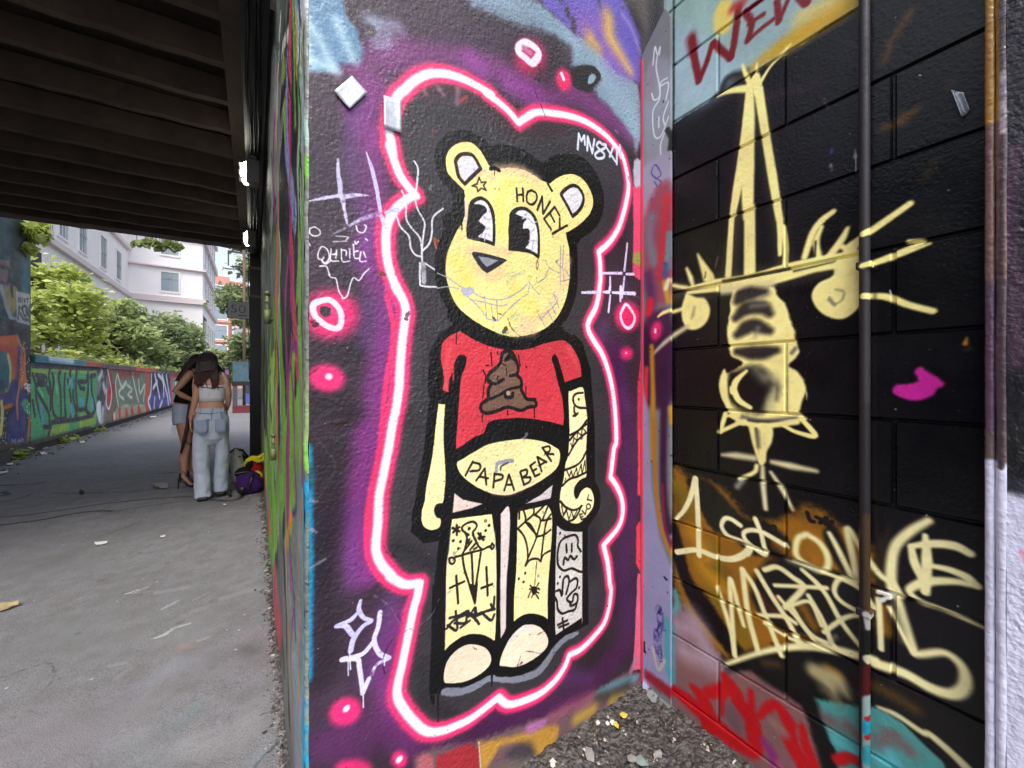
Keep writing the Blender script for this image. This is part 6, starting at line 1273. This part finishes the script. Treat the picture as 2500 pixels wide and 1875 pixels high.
for j in range(ny_):
    for i in range(nx_):
        x = .36+(1.245-.36)*i/(nx_-1); y = .36+(.93-.36)*j/(ny_-1)
        e = min(1, max(0, (x-.36)/.12))*min(1, max(0, (y-.36-(max(0, .8-x))*.35)/.10)); w = .028+.035*max(0, (y-.6))+.012*mnoise.noise(Vector((x*7, y*7, 0)))
        V.append((x, y, -.008+e*(w+.010*mnoise.noise(Vector((x*28, y*28, 2)))+.006*mnoise.noise(Vector((x*70, y*70, 5))))))
Fc = [(j*nx_+i, j*nx_+i+1, (j+1)*nx_+i+1, (j+1)*nx_+i) for j in range(ny_-1) for i in range(nx_-1)]
o = mesh_obj('broken_asphalt', V, Fc, brk, smooth=True); tag(o, kind='structure')
def stones(name, plist, mat, seed):
    g_ = np.random.RandomState(seed); ico = bmesh.new(); bmesh.ops.create_icosphere(ico, subdivisions=1, radius=1); base_ = np.array([v.co[:] for v in ico.verts]); fs = [[v.index for v in f.verts] for f in ico.faces]; ico.free()
    V = []; F_ = []
    for (x, y, z, r) in plist:
        s_ = r*(.6+g_.rand(3)*.7)*np.array([1, 1, .7]); q = base_*(1+g_.randn(len(base_), 1)*.16)*s_; a_ = g_.rand()*6.28; c_, d_ = math.cos(a_), math.sin(a_)
        q = np.stack([q[:, 0]*c_-q[:, 1]*d_, q[:, 0]*d_+q[:, 1]*c_, q[:, 2]], 1)+np.array([x, y, z]); b0 = len(V); V += [tuple(r_) for r_ in q]; F_ += [tuple(i+b0 for i in f) for f in fs]
    return mesh_obj(name, V, F_, mat)
stm, n, l, p = newmat('gravel stones'); pos = objco(n); vv = n.new('ShaderNodeTexVoronoi'); vv.inputs['Scale'].default_value = 45; l.new(pos, vv.inputs['Vector']); cr = n.new('ShaderNodeValToRGB')
cr.color_ramp.elements[0].color = (*lin((46, 40, 38)), 1); cr.color_ramp.elements[1].color = (*lin((186, 178, 172)), 1); e = cr.color_ramp.elements.new(.7); e.color = (*lin((84, 74, 70)), 1); sx_ = n.new('ShaderNodeSeparateColor'); l.new(vv.outputs['Color'], sx_.inputs[0]); l.new(sx_.outputs[0], cr.inputs[0]); l.new(cr.outputs[0], p.inputs['Base Color']); p.inputs['Roughness'].default_value = .6
g_ = np.random.RandomState(2); pl_ = []
for _ in range(1500):
    x = .45+g_.rand()*.78; y = .42+g_.rand()*.48; pl_.append((x, y, .02+.03*max(0, y-.6)+g_.rand()*.012, .0018+.005*g_.rand()**4))
for _ in range(1700):
    y = .93+g_.rand()**1.6*5.5; x = XS-.006-abs(g_.randn())*.018*(1+y*.1); pl_.append((x, y, .0+g_.rand()*.006, .002+.0055*g_.rand()**2))
for _ in range(260):
    x = XS-.02-g_.rand()*.35; y = .7+g_.rand()*.5; pl_.append((x, y, .002, .002+.004*g_.rand()**2))
for _ in range(500):
    y = 7.5+g_.rand()*14; x = XL+.04+abs(g_.randn())*.14; pl_.append((x, y, .004, .006+.016*g_.rand()**2))
o = stones('gravel', pl_, stm, 3); tag(o, 'fine loose gravel and grit along the wall feet and in the corner', 'gravel', kind='stuff')
whs = simple('white pebble', (214, 212, 206), .5, .1, 20); yls = simple('yellow paint flake', (206, 182, 70), .6, .2, 40); gst = simple('grey rubble stone', (140, 136, 132), .7, .3, 30, .6, 80); grn = simple('greenish rubble stone', (120, 136, 132), .7, .3, 30, .6, 80)
def pebble(s_, r, mat, label, name='pebble', cat='pebble', grp=None, flat=1, zc=.04):
    u, v = pts(s_)[0][0]; z = FPX*(CH-zc)/(v-HV); p_ = place(u, v, z); o = stones(name, [(0, 0, 0, r)], mat, int(u)); o.location = (p_.x, p_.y, zc); o.scale = (1, 1, flat); tag(o, label, cat, grp); return o
pebble('J 1085,1275', .011, whs, 'pale grey pebble, leftmost of the three in the wall corner', grp='pale pebbles in the corner'); pebble('J 1160,1275', .009, whs, 'middle white pebble of the three in the wall corner', grp='pale pebbles in the corner'); pebble('J 1205,1270', .010, whs, 'tall white pebble, rightmost of the three in the wall corner', grp='pale pebbles in the corner')
pebble('J 1300,1205', .013, yls, 'flat yellow flake nearest the corner plate', 'paint_flake', 'flake', flat=.25); pebble('J 1235,1290', .012, yls, 'yellow curl of paint beside the white pebbles', 'paint_flake', 'flake', flat=.6)
for s_, r, mt, lb in (('J 1010,1540', .020, gst, 'grey flat stone at the bottom centre of the rubble'), ('J 1130,1460', .018, brk, 'brown crumbly stone above the grey one in the rubble'), ('J 1370,1580', .020, gst, 'pale stone at the right of the rubble'), ('J 1450,1600', .016, grn, 'greenish stone at the far right of the rubble'), ('J 960,1440', .014, brk, 'small brown stone left of the others in the rubble'), ('J 700,1620', .016, whs, 'whitish stone at the left of the rubble near the red paint'), ('J 1590,1540', .017, gst, 'stone against the foot of the block wall')):
    pebble(s_, r, mt, lb, 'rubble_stone', 'stone', 'larger stones in the corner rubble', .6, .035)
def scrap(s_, mat, label, name, cat, h=.004, grp=None):
    q = pts(s_)[0]; P3 = []
    for u, v in q: z = FPX*CH/(v-HV); P3.append(place(u, v, z))
    cen = sum(P3, Vector())/len(P3); n_ = len(P3); rz = random.Random(len(label)); V = [(a.x-cen.x, a.y-cen.y, h+rz.random()*h*1.5) for a in P3]+[(a.x-cen.x, a.y-cen.y, .001) for a in P3]+[(0, 0, h*2.2)]
    F_ = [(i, (i+1) % n_, 2*n_) for i in range(n_)]+[(i, i+n_, (i+1) % n_+n_, (i+1) % n_) for i in range(n_)]; o = mesh_obj(name, V, F_, mat); o.location = (cen.x, cen.y, 0.006); tag(o, label, cat, grp); return o
pap = simple('paper scrap', (220, 218, 214), .8, .05); dry = simple('dry leaf', (176, 160, 120), .8, .25, 30, .5, 80)
scrap('Q -40,420 20,408 110,398 140,395 146,408 110,418 60,440 10,455 -40,450', dry, 'tan torn dry leaf on the asphalt at the left edge', 'dry_leaf', 'leaf', .008)
scrap('P 728,1035 760,1032 830,1027 825,1037 790,1047 740,1050', pap, 'larger white paper slip on the asphalt', 'paper_scrap', 'paper', grp='paper scraps on the asphalt'); scrap('P 1235,985 1275,980 1270,988 1240,992', pap, 'smaller white paper slip to the right of the larger one', 'paper_scrap', 'paper', grp='paper scraps on the asphalt')
scrap('P 1720,738 1745,735 1742,742', pap, 'tiny white paper scrap near the purple bag', 'paper_scrap', 'paper', grp='paper scraps on the asphalt')
scrap('P 1180,590 1240,582 1300,588 1295,606 1240,612 1200,604', gst, 'flat pale chip of asphalt left of the high heels', 'asphalt_chip', 'stone', .012)
scrap('P 610,650 630,640 650,650 640,660 615,660', simple('dark stone', (60, 44, 44), .7), 'small dark stone in the middle of the asphalt', 'stone', 'stone', .02)
for i, s_ in enumerate(('P 305,340 340,336 365,345 320,352', 'P 610,252 650,248 655,256 620,262', 'P 50,425 100,420 98,428 56,432', 'P 0,490 60,480 62,488 0,500', 'P 1155,55 1205,52 1205,60 1160,62', 'P 315,300 370,290 375,305 330,312')):
    scrap(s_, pap if i != 5 else gst, ['white litter scrap under the dotted band of the low wall', 'white litter scrap below the green lettering', 'white litter scrap by the nearest weed', 'white litter scrap at the left edge of the photo', 'white litter scrap far down beside the low wall', 'grey flat stone at the foot of the green lettering'][i], 'litter' if i != 5 else 'stone', 'litter' if i != 5 else 'stone', .008, 'litter along the left wall' if i != 5 else None)
# ================================================================== people
skin = simple('skin', (196, 146, 122), .5, .08, 20, local=True); skin2 = simple('tanned skin', (184, 134, 110), .5, .08, 20, local=True)
hairm, n, l, p = newmat('auburn hair'); tc = n.new('ShaderNodeTexCoord'); mp = n.new('ShaderNodeMapping'); mp.inputs['Scale'].default_value = (60, 60, 4); l.new(tc.outputs['Object'], mp.inputs[0]); t = tex(n, l, 2, 3, .6, mp.outputs[0])
sp3 = n.new('ShaderNodeSeparateXYZ'); l.new(tc.outputs['Object'], sp3.inputs[0]); f_ = mapr(n, l, sp3.outputs[2], 1.05, 1.32, 1, 0)
l.new(mixc(n, l, f_, mixc(n, l, t.outputs['Fac'], lin((22, 14, 14)), lin((52, 32, 30))), mixc(n, l, t.outputs['Fac'], lin((46, 20, 18)), lin((110, 44, 34)))), p.inputs['Base Color']); p.inputs['Roughness'].default_value = .45
bn = n.new('ShaderNodeBump'); bn.inputs['Strength'].default_value = .8; bn.inputs['Distance'].default_value = .01; l.new(t.outputs['Fac'], bn.inputs['Height']); l.new(bn.outputs[0], p.inputs['Normal'])
def cloth(name, rgb, sc=9, bump=.5):
    m_, n, l, p = newmat(name); tc = n.new('ShaderNodeTexCoord'); mp = n.new('ShaderNodeMapping'); mp.inputs['Scale'].default_value = (1, 1, .35); l.new(tc.outputs['Object'], mp.inputs[0]); t = tex(n, l, sc, 4, .6, mp.outputs[0]); c_ = np.array(lin(rgb)); f = tex(n, l, 160, 2, .5, tc.outputs['Object'])
    k_ = mixc(n, l, t.outputs['Fac'], tuple(c_*.78), tuple(c_*1.2)); l.new(mixc(n, l, mapr(n, l, f.outputs['Fac'], .3, .7, 0, .25), k_, tuple(c_*.6)), p.inputs['Base Color']); p.inputs['Roughness'].default_value = .9; p.inputs['Specular IOR Level'].default_value = .2
    bn = n.new('ShaderNodeBump'); bn.inputs['Strength'].default_value = bump; bn.inputs['Distance'].default_value = .02; l.new(t.outputs['Fac'], bn.inputs['Height']); l.new(bn.outputs[0], p.inputs['Normal']); return m_
denim = cloth('light denim', (184, 194, 212), 7, .8); denim2 = cloth('denim shorts', (166, 178, 196)); whtop = cloth('off white knit', (222, 218, 226), 14, .3); blk = cloth('black cloth', (18, 17, 19)); blk2 = simple('black leather', (20, 18, 19), .4, .3, 10)
def hand(mb, w, d, side, curl=.3, sc=1.0):
    """w wrist, d direction of the palm (unit), fingers and thumb"""
    w = Vector(w); d = Vector(d).normalized(); s_ = Vector(side).normalized(); nrm = d.cross(s_); pc = w+d*.045*sc
    mb.tube([w-d*.01, w+d*.02*sc, w+d*.05*sc, w+d*.085*sc], [(.020*sc, .016*sc), (.030*sc, .015*sc), (.034*sc, .014*sc), (.030*sc, .012*sc)], 10, up=nrm)
    for k, (o_, L_) in enumerate(((-.026, .062), (-.009, .072), (.009, .068), (.025, .052))):
        b = w+d*.080*sc+s_*o_*sc; m1 = b+d*L_*.45*sc+nrm*curl*.012; m2 = b+d*L_*.8*sc+nrm*curl*.035; e = b+d*L_*sc*.95+nrm*curl*.055
        mb.tube([b, m1, m2, e], [.0092*sc, .0088*sc, .008*sc, .0065*sc], 7)
    b = w+d*.025*sc-s_*.024*sc; mb.tube([b, b+d*.02*sc-s_*.024*sc+nrm*.008, b+d*.05*sc-s_*.034*sc+nrm*.016], [.011*sc, .010*sc, .008*sc], 7)
def person(name, u, z, parts):
    q = place(u, 930, z); t = empty(name, (q.x, q.y, 0), math.atan(-(u-CU)/FPX)-AN); t.scale = (.80, .88, 1); return t
def rumple(o, st, size):
    tx_ = bpy.data.textures.new('rumple', 'CLOUDS'); tx_.noise_scale = size; tx_.noise_depth = 2
    d = o.modifiers.new('rumple', 'DISPLACE'); d.texture = tx_; d.strength = st; d.mid_level = .5; d.texture_coords = 'LOCAL'; return o
# ---- person in jeans
P1 = person('person', 515, 3.85, None); tag(P1, 'person from behind in a white crop top and wide pale jeans, head bowed', 'person')
mb = MB()
mb.tube([(.01, 0, .80), (.01, .005, .90), (.012, .0, .98), (.012, 0, 1.06), (.012, 0, 1.14), (.008, .01, 1.20), (.0, .03, 1.25), (-.012, .05, 1.29)], [(.150, .10), (.142, .095), (.118, .078), (.122, .080), (.138, .085), (.142, .080), (.10, .06), (.05, .05)], 20, up=(0, 1, 0))
mb.tube([(-.012, .05, 1.26), (-.022, .075, 1.32), (-.03, .10, 1.37)], [.048, .046, .05], 12)
mb.ball((-.03, .12, 1.37), (.075, .09, .10), 16, 12); mb.ball((-.03, .205, 1.335), (.012, .018, .018)); mb.ball((-.105, .12, 1.36), (.012, .02, .03)); mb.ball((.045, .12, 1.36), (.012, .02, .03))
mb.tube([(.10, .01, 1.235), (.140, .01, 1.215), (.160, .0, 1.14), (.178, .0, 1.05), (.176, .05, .95), (.155, .12, .87)], [.050, .050, .042, .036, .032, .024], 14)
hand(mb, (.155, .12, .87), (-.35, .7, -.35), (0, .3, 1), .5)
mb.tube([(-.09, .01, 1.235), (-.13, .01, 1.21), (-.143, -.01, 1.13), (-.146, -.01, 1.03), (-.17, .02, .92), (-.198, .05, .81)], [.050, .048, .042, .036, .033, .023], 14)
hand(mb, (-.198, .05, .81), (.03, .1, -1), (.2, 1, 0), .4)
for sx_ in (-.09, .10): k_ = .12*(sx_ > 0); mb.tube([(sx_, 0, .86), (sx_, .01+k_*.3, .5), (sx_, .02+k_, .25), (sx_, .02+k_, .05)], [.075, .055, .045, .035], 10)
o = remesh(mb.build('body', skin, P1), .0065, 2)
mb = MB()
mb.tube([(.008, 0, .905), (.008, 0, .87), (.006, .0, .80), (.006, -.004, .72), (.006, 0, .62), (.006, .02, .56)], [(.128, .098), (.150, .110), (.176, .128), (.182, .134), (.178, .118), (.12, .08)], 24, up=(0, 1, 0))
mb.ball((-.075, -.075, .72), (.085, .06, .085)); mb.ball((.09, -.075, .72), (.085, .06, .085))
mb.tube([(-.085, 0, .70), (-.092, -.01, .55), (-.098, -.01, .42), (-.092, 0, .28), (-.083, 0, .13), (-.078, 0, .018)], [(.088, .105), (.088, .092), (.083, .085), (.082, .082), (.082, .084), (.086, .09)], 20, up=(0, 1, 0))
mb.tube([(.095, 0, .70), (.108, .02, .55), (.115, .05, .42), (.108, .09, .28), (.098, .12, .15), (.096, .14, .045)], [(.085, .105), (.080, .092), (.076, .085), (.080, .082), (.086, .084), (.09, .09)], 20, up=(0, 1, 0))
jn = remesh(mb.build('jeans', denim, P1), .007, 2); rumple(jn, .022, .10)
pkm = cloth('denim pocket', (152, 164, 188)); st_ = simple('denim seam', (112, 124, 150), .9)
for sx_ in (-.085, .095):
    V = []; 
    for j in range(5):
        for i in range(5):
            x = sx_-.055+.11*i/4; z = .80-.12*j/4-(.02 if j == 4 else 0)*(1-abs(i-2)/2); V.append((x, -.142-.018*math.cos((x-sx_)*18)*(.5+.5*j/4), z))
    o = mesh_obj('back_pocket', V, [(j*5+i, j*5+i+1, (j+1)*5+i+1, (j+1)*5+i) for j in range(4) for i in range(4)], pkm, jn, smooth=True); so = o.modifiers.new('t', 'SOLIDIFY'); so.thickness = .008
MB().tube([(-.148, -.02, .868), (-.10, -.088, .860), (0, -.117, .857), (.10, -.090, .860), (.163, -.02, .868)], .005, 5).tube([(.007, -.118, .90), (.007, -.128, .80), (.007, -.128, .70)], .004, 5).build('seam', st_, jn, smooth=True)
MB().box(-.045, -.015, -.152, -.146, .795, .803).build('pocket_label', blk2, jn)
for s_ in (-.11, .006, .12): MB().box(s_-.006, s_+.006, -.125+abs(s_)*.25, -.105+abs(s_)*.2, .862, .912).build('belt_loop', denim, jn)
mb = MB()
mb.tube([(.012, 0, .975), (.012, 0, 1.02), (.012, 0, 1.09), (.010, .0, 1.135)], [(.127, .088), (.130, .09), (.138, .094), (.146, .090)], 24, cap=False, up=(0, 1, 0))
tp = mb.build('crop_top', whtop, P1, smooth=True); so = tp.modifiers.new('t', 'SOLIDIFY'); so.thickness = .006
MB().tube([(-.132, -.02, 1.135), (-.13, -.045, 1.19), (-.10, -.035, 1.255), (-.085, .02, 1.27), (-.09, .09, 1.2)], .006, 6).tube([(.150, -.02, 1.135), (.154, -.045, 1.19), (.115, -.04, 1.262), (.09, .02, 1.27), (.10, .09, 1.2)], .006, 6).build('strap', whtop, tp, smooth=True)
MB().tube([(-.09, -.078, 1.118), (.01, -.100, 1.108), (.125, -.072, 1.118)], (.004, .004, .004), 6).tube([(-.03, -.095, 1.11), (-.065, -.082, 1.19), (-.075, -.02, 1.26)], .004, 5).build('bra_strap', blk, tp, smooth=True)
mb = MB()
mb.ball((-.03, .10, 1.365), (.098, .115, .104), 18, 12)
mb.tube([(-.03, .09, 1.46), (-.03, .0, 1.43), (-.028, -.05, 1.36), (-.02, -.075, 1.27)], [(.05, .03), (.092, .04), (.105, .045), (.10, .035)], 14, up=(0, 1, 0))
g_ = random.Random(8)
def strand(a, b, c_, r): mb.tube([a, b, c_], [r, r*.95, r*.25], 7)
for i in range(26):
    x = -.12+.20*i/25; strand((x*.8-.03, -.03, 1.40), (x-.02+g_.uniform(-.01, .01), -.085, 1.27), (x-.035+g_.uniform(-.02, .02), -.088, 1.19+g_.uniform(-.07, .05)), .013)
for i in range(12): x = .005+.06*i/11; strand((x, -.06, 1.33), (x+.005, -.098, 1.2), (x+g_.uniform(0, .015), -.104, 1.10+g_.uniform(-.015, .03)), .011)
for i in range(14): x = -.15+.075*i/13; strand((x*.7, -.02, 1.36), (x-.005, -.082, 1.22), (x-.005+g_.uniform(-.012, .012), -.078, 1.125+g_.uniform(-.015, .04)), .011)
for i in range(14): x = .06+.07*i/13; strand((.03, .02, 1.40), (x, -.02+.03*i/13, 1.31-.05*i/13), (x+.03, .0+.03*i/13, 1.22+g_.uniform(-.03, .02)), .012)
o = remesh(mb.build('hair', hairm, P1), .0065, 1)
for sx_, yy_ in ((-.08, -.01), (.10, .13)): 
    o = MB().box(sx_-.055, sx_+.05, yy_-.10, yy_+.14, 0, .035).build('shoe', blk2, P1); bevel(o, .015, 3)
# ---- person in shorts
P2 = person('person', 450, 4.19, None); tag(P2, 'person leaning in, in a black top, cut-off denim shorts and black strappy high heels', 'person')
mb = MB()
mb.tube([(-.02, 0, .80), (-.022, .0, .90), (-.01, 0, .98), (.005, 0, 1.06), (.03, 0, 1.15), (.055, .01, 1.23), (.08, .02, 1.28)], [(.105, .11), (.095, .105), (.085, .085), (.085, .08), (.095, .09), (.095, .10), (.055, .05)], 18, up=(0, 1, 0))
mb.tube([(.08, .02, 1.26), (.11, .02, 1.31), (.13, .02, 1.34)], [.05, .045, .05], 10); mb.ball((.145, .03, 1.37), (.09, .075, .10), 14, 10); mb.ball((.232, .03, 1.345), (.018, .012, .018))
mb.tube([(.075, -.07, 1.265), (.03, -.10, 1.22), (-.035, -.12, 1.14), (-.090, -.12, 1.075), (-.03, -.12, 1.03), (.06, -.11, .985)], [.046, .044, .040, .038, .032, .024], 14)
hand(mb, (.06, -.11, .985), (1, .05, -.25), (0, .3, 1), .5)
mb.tube([(.075, .10, 1.265), (.08, .16, 1.15), (.12, .18, 1.05), (.2, .14, 1.02)], [.046, .042, .036, .024], 12); hand(mb, (.2, .14, 1.02), (1, -.2, .1), (0, .3, 1), .5)
mb.tube([(-.005, -.02, .80), (.005, -.03, .68), (.015, -.02, .56), (.022, -.015, .47), (.002, .0, .38), (-.004, .0, .31), (.0, 0, .22), (-.002, 0, .155), (-.01, 0, .125)], [.098, .088, .070, .054, .054, .053, .038, .029, .030], 16)
mb.tube([(-.02, 0, .14), (.02, 0, .10), (.065, 0, .045), (.095, 0, .028)], [(.026, .028), (.026, .030), (.020, .034), (.014, .034)], 12, up=(0, 1, 0))
mb.tube([(.04, .08, .80), (.075, .10, .66), (.088, .11, .48), (.085, .12, .36), (.080, .12, .24), (.082, .12, .165), (.075, .12, .135)], [.09, .080, .052, .053, .038, .029, .030], 16)
mb.tube([(.07, .12, .15), (.11, .12, .105), (.15, .12, .05), (.18, .12, .028)], [(.026, .028), (.026, .030), (.020, .034), (.014, .034)], 12, up=(0, 1, 0))
o = remesh(mb.build('body', skin2, P2), .0065, 2)
for dx_, dy_ in ((0, 0), (.083, .12)):
    mb = MB(); mb.tube([(-.052+dx_, dy_, .115), (-.060+dx_, dy_, .06), (-.065+dx_, dy_, 0)], [.018, .009, .006], 8)
    mb.tube([(-.045+dx_, dy_, .17), (-.045+dx_, dy_, .12), (-.03+dx_, dy_, .095)], [(.010, .034), (.016, .036), (.012, .034)], 10, up=(0, 1, 0))
    mb.tube([(-.045+dx_, dy_, .09), (.0+dx_, dy_, .06), (.05+dx_, dy_, .014), (.115+dx_, dy_, .008)], [(.006, .03), (.005, .032), (.006, .040), (.005, .036)], 10, up=(0, 1, 0))
    for k in range(8):
        t_ = k/7; cx_ = -.015+.11*t_+dx_; cz_ = .19-.15*t_; r_ = .034-.004*t_
        mb.tube([(cx_+.02*math.cos(a_)*(.6+.4*t_)-.0, dy_+r_*1.08*math.sin(a_), cz_+r_*.95*math.cos(a_)*(.25+.75*t_)+.0) for a_ in np.linspace(0, 6.28, 15)], .0042, 5, cap=False)
    mb.build('sandal', blk2, P2, smooth=True)
mb = MB(); mb.tube([(-.022, 0, .925), (-.022, 0, .87), (-.018, .02, .80), (-.012, .03, .755)], [(.100, .108), (.106, .125), (.112, .145), (.110, .145)], 22, cap=True, up=(0, 1, 0))
mb.tube([(-.028, -.01, .80), (-.018, -.02, .715)], [(.104, .112), (.104, .104)], 16, up=(0, 1, 0)); mb.tube([(.04, .09, .80), (.062, .10, .72)], [(.095, .10), (.09, .09)], 16, up=(0, 1, 0))
sh_ = remesh(mb.build('shorts', denim2, P2), .008, 1)
for i in range(5): MB().tube([(-.12+.012*i, -.03, .715), (-.128+.012*i, -.03, .66-.02*(i % 3)), (-.122+.01*i, -.035, .61-.03*(i % 2))], .002, 4).build('frayed_thread', denim2, sh_)
mb = MB(); mb.tube([(-.02, 0, .935), (-.008, 0, 1.0), (.008, 0, 1.08), (.033, 0, 1.16), (.055, .01, 1.24), (.07, .02, 1.28)], [(.098, .112), (.090, .094), (.090, .088), (.100, .098), (.104, .108), (.06, .06)], 20, up=(0, 1, 0)); remesh(mb.build('top', blk, P2), .008, 1)
mb = MB(); mb.ball((.14, .03, 1.385), (.105, .09, .10), 14, 10)
g_ = random.Random(4)
for i in range(34):
    a_ = i/33; strand((.11+.04*a_, -.05+.1*g_.random(), 1.44-.03*a_), (.02+.05*a_, -.085+g_.random()*.05, 1.37-.05*a_), (-.10+.10*a_+g_.uniform(-.01, .01), -.09+g_.random()*.04, 1.16+.06*g_.random()+.04*a_), .014)
remesh(mb.build('hair', hairm, P2), .007, 1)
MB().tube([(.055, -.14, .95), (.035, -.15, .80), (.03, -.14, .70), (.0, -.12, .55), (-.035, -.10, .40)], [(.012, .006), (.016, .006), (.018, .006), (.020, .006), (.010, .005)], 8, up=(0, 1, 0)).tube([(.0, -.11, .54), (.04, -.10, .50), (.075, -.06, .48)], .006, 6).build('hanging_strap', simple('dark red brown strap', (54, 30, 28), .6), P2, smooth=True)
# ================================================================== bags by the wall
def lump(mb, c_, r_, amp=.12, seed=1, n=22, m_=14, flatb=True):
    b = MB().ball((0, 0, 0), r_, n, m_); V = []
    for v_ in b.v:
        q = Vector(v_); k = 1+amp*mnoise.noise(q*9+Vector((seed, 0, 0)))+amp*.5*mnoise.noise(q*24+Vector((0, seed, 0))); q = q*k
        if flatb: q.z = max(q.z, -r_[2]*.72)
        V.append((c_[0]+q.x, c_[1]+q.y, c_[2]+q.z))
    mb.add(V, b.f); return mb
def bag_root(name, u, v, label, cat='bag', z=None):
    z = z or FPX*CH/(v-HV); q = place(u, v, z); t = empty(name, (q.x, q.y, 0), math.atan(-(u-CU)/FPX)-AN); t.scale = (.82, .9, 1); tag(t, label, cat, 'bags on the ground by the passage wall'); return t
prp = cloth('purple nylon', (54, 26, 82), 12, .8); B1 = bag_root('duffel_bag', 611, 1207, 'slumped purple duffel bag with black straps trailing on the ground')
mb = lump(MB(), (-.01, .10, .095), (.15, .11, .13), .22, 3); mb.build('body', prp, B1, smooth=True)
def gstrap(z2, par, w=.012, root=None):
    P_ = []; M_ = Matrix.Rotation(-par.rotation_euler[2], 3, 'Z')
    for s_ in z2.split():
        x, y = map(float, s_.split(',')); u, v = 400+x/8.508, 1030+y/8.508; z = FPX*(CH-.008)/(v-HV); q = place(u, v, z); q.z = .012; w_ = M_@(q-par.location); P_.append(Vector((w_.x/.82, w_.y/.9, w_.z)))
    P_ = [Vector((a, b, c)) for a, b, c in crom([tuple(q) for q in P_], 5)]
    return MB().tube(P_, [(w, .003)]*len(P_), 6, up=(0, 0, 1)).build('strap', blk2, par, smooth=True)
gstrap('620,1575 760,1590 900,1580 1080,1545 1260,1500 1340,1440 1400,1420', B1); gstrap('880,1600 1100,1625 1350,1640 1560,1590 1640,1520', B1); gstrap('1350,1430 1370,1500 1360,1545', B1, .016)
MB().tube([(.0, -.0, .05), (.0, -.02, .12), (.02, -.0, .17), (.03, .04, .2)], [(.014, .004)]*4, 6, up=(0, 1, 0)).build('side_strap', blk2, B1, smooth=True)
mb = lump(MB(), (-.085, .02, .06), (.05, .05, .05), .2, 8); mb.build('buckle_end', blk2, B1, smooth=True)
B2 = bag_root('pouch', 594, 1205, 'black zipped pouch lying on top of the purple bag'); B2.location.z = .155
mb = lump(MB(), (0, .08, .05), (.095, .07, .062), .1, 5, flatb=False); mb.build('body', blk, B2, smooth=True); MB().tube([(-.085, .02, .06), (0, .008, .068), (.085, .02, .062)], .0035, 5).build('zip', simple('grey zip', (110, 108, 112), .4), B2, smooth=True)
redm = cloth('red printed fabric', (150, 30, 28), 14, .8); yelm = cloth('yellow fabric', (208, 190, 40), 14, .8)
B3 = bag_root('shopping_bag', 621, 1190, 'yellow topped red shopping bag leaning against the passage wall', z=4.22)
mb = lump(MB(), (-.02, .0, .17), (.115, .09, .17), .22, 11); mb.build('body', redm, B3, smooth=True)
mb = MB(); mb.tube([(-.115, -.06, .25), (-.08, -.07, .32), (-.02, -.08, .35), (.04, -.07, .33), (.095, -.05, .37), (.10, -.05, .30), (.03, -.09, .30), (-.02, -.09, .33), (-.10, -.07, .30)], [.016, .02, .018, .024, .022, .024, .02, .014, .01], 8); mb.build('rim', yelm, B3, smooth=True)
mb = lump(MB(), (.03, -.07, .14), (.07, .03, .05), .3, 13, flatb=False); mb.build('lower_panel', yelm, B3, smooth=True); mb = lump(MB(), (-.06, -.04, .27), (.05, .06, .06), .2, 14, flatb=False); mb.build('folded_cloth', blk, B3, smooth=True)
plm = cloth('thin white plastic', (196, 200, 194), 12, 1.0); B4 = bag_root('plastic_bag', 580, 1185, 'crumpled white plastic carrier bag with a small red mark', z=4.32)
mb = lump(MB(), (0, .0, .19), (.085, .07, .20), .3, 21); mb.build('body', plm, B4, smooth=True); MB().ball((.022, -.068, .33), (.022, .006, .010)).build('red_mark', simple('red print', (190, 30, 40), .5), B4, smooth=True)
B5 = bag_root('handbag', 580, 1150, 'black handbag with an arched strap behind the plastic bag', z=4.75); mb = lump(MB(), (0, 0, .13), (.12, .06, .16), .1, 31); mb.build('body', blk2, B5, smooth=True)
MB().tube([(-.13, 0, .2), (-.11, 0, .29), (-.03, 0, .335), (.06, 0, .31), (.12, 0, .23), (.13, 0, .17)], [(.016, .006)]*6, 8, up=(0, 1, 0)).build('strap', blk2, B5, smooth=True)
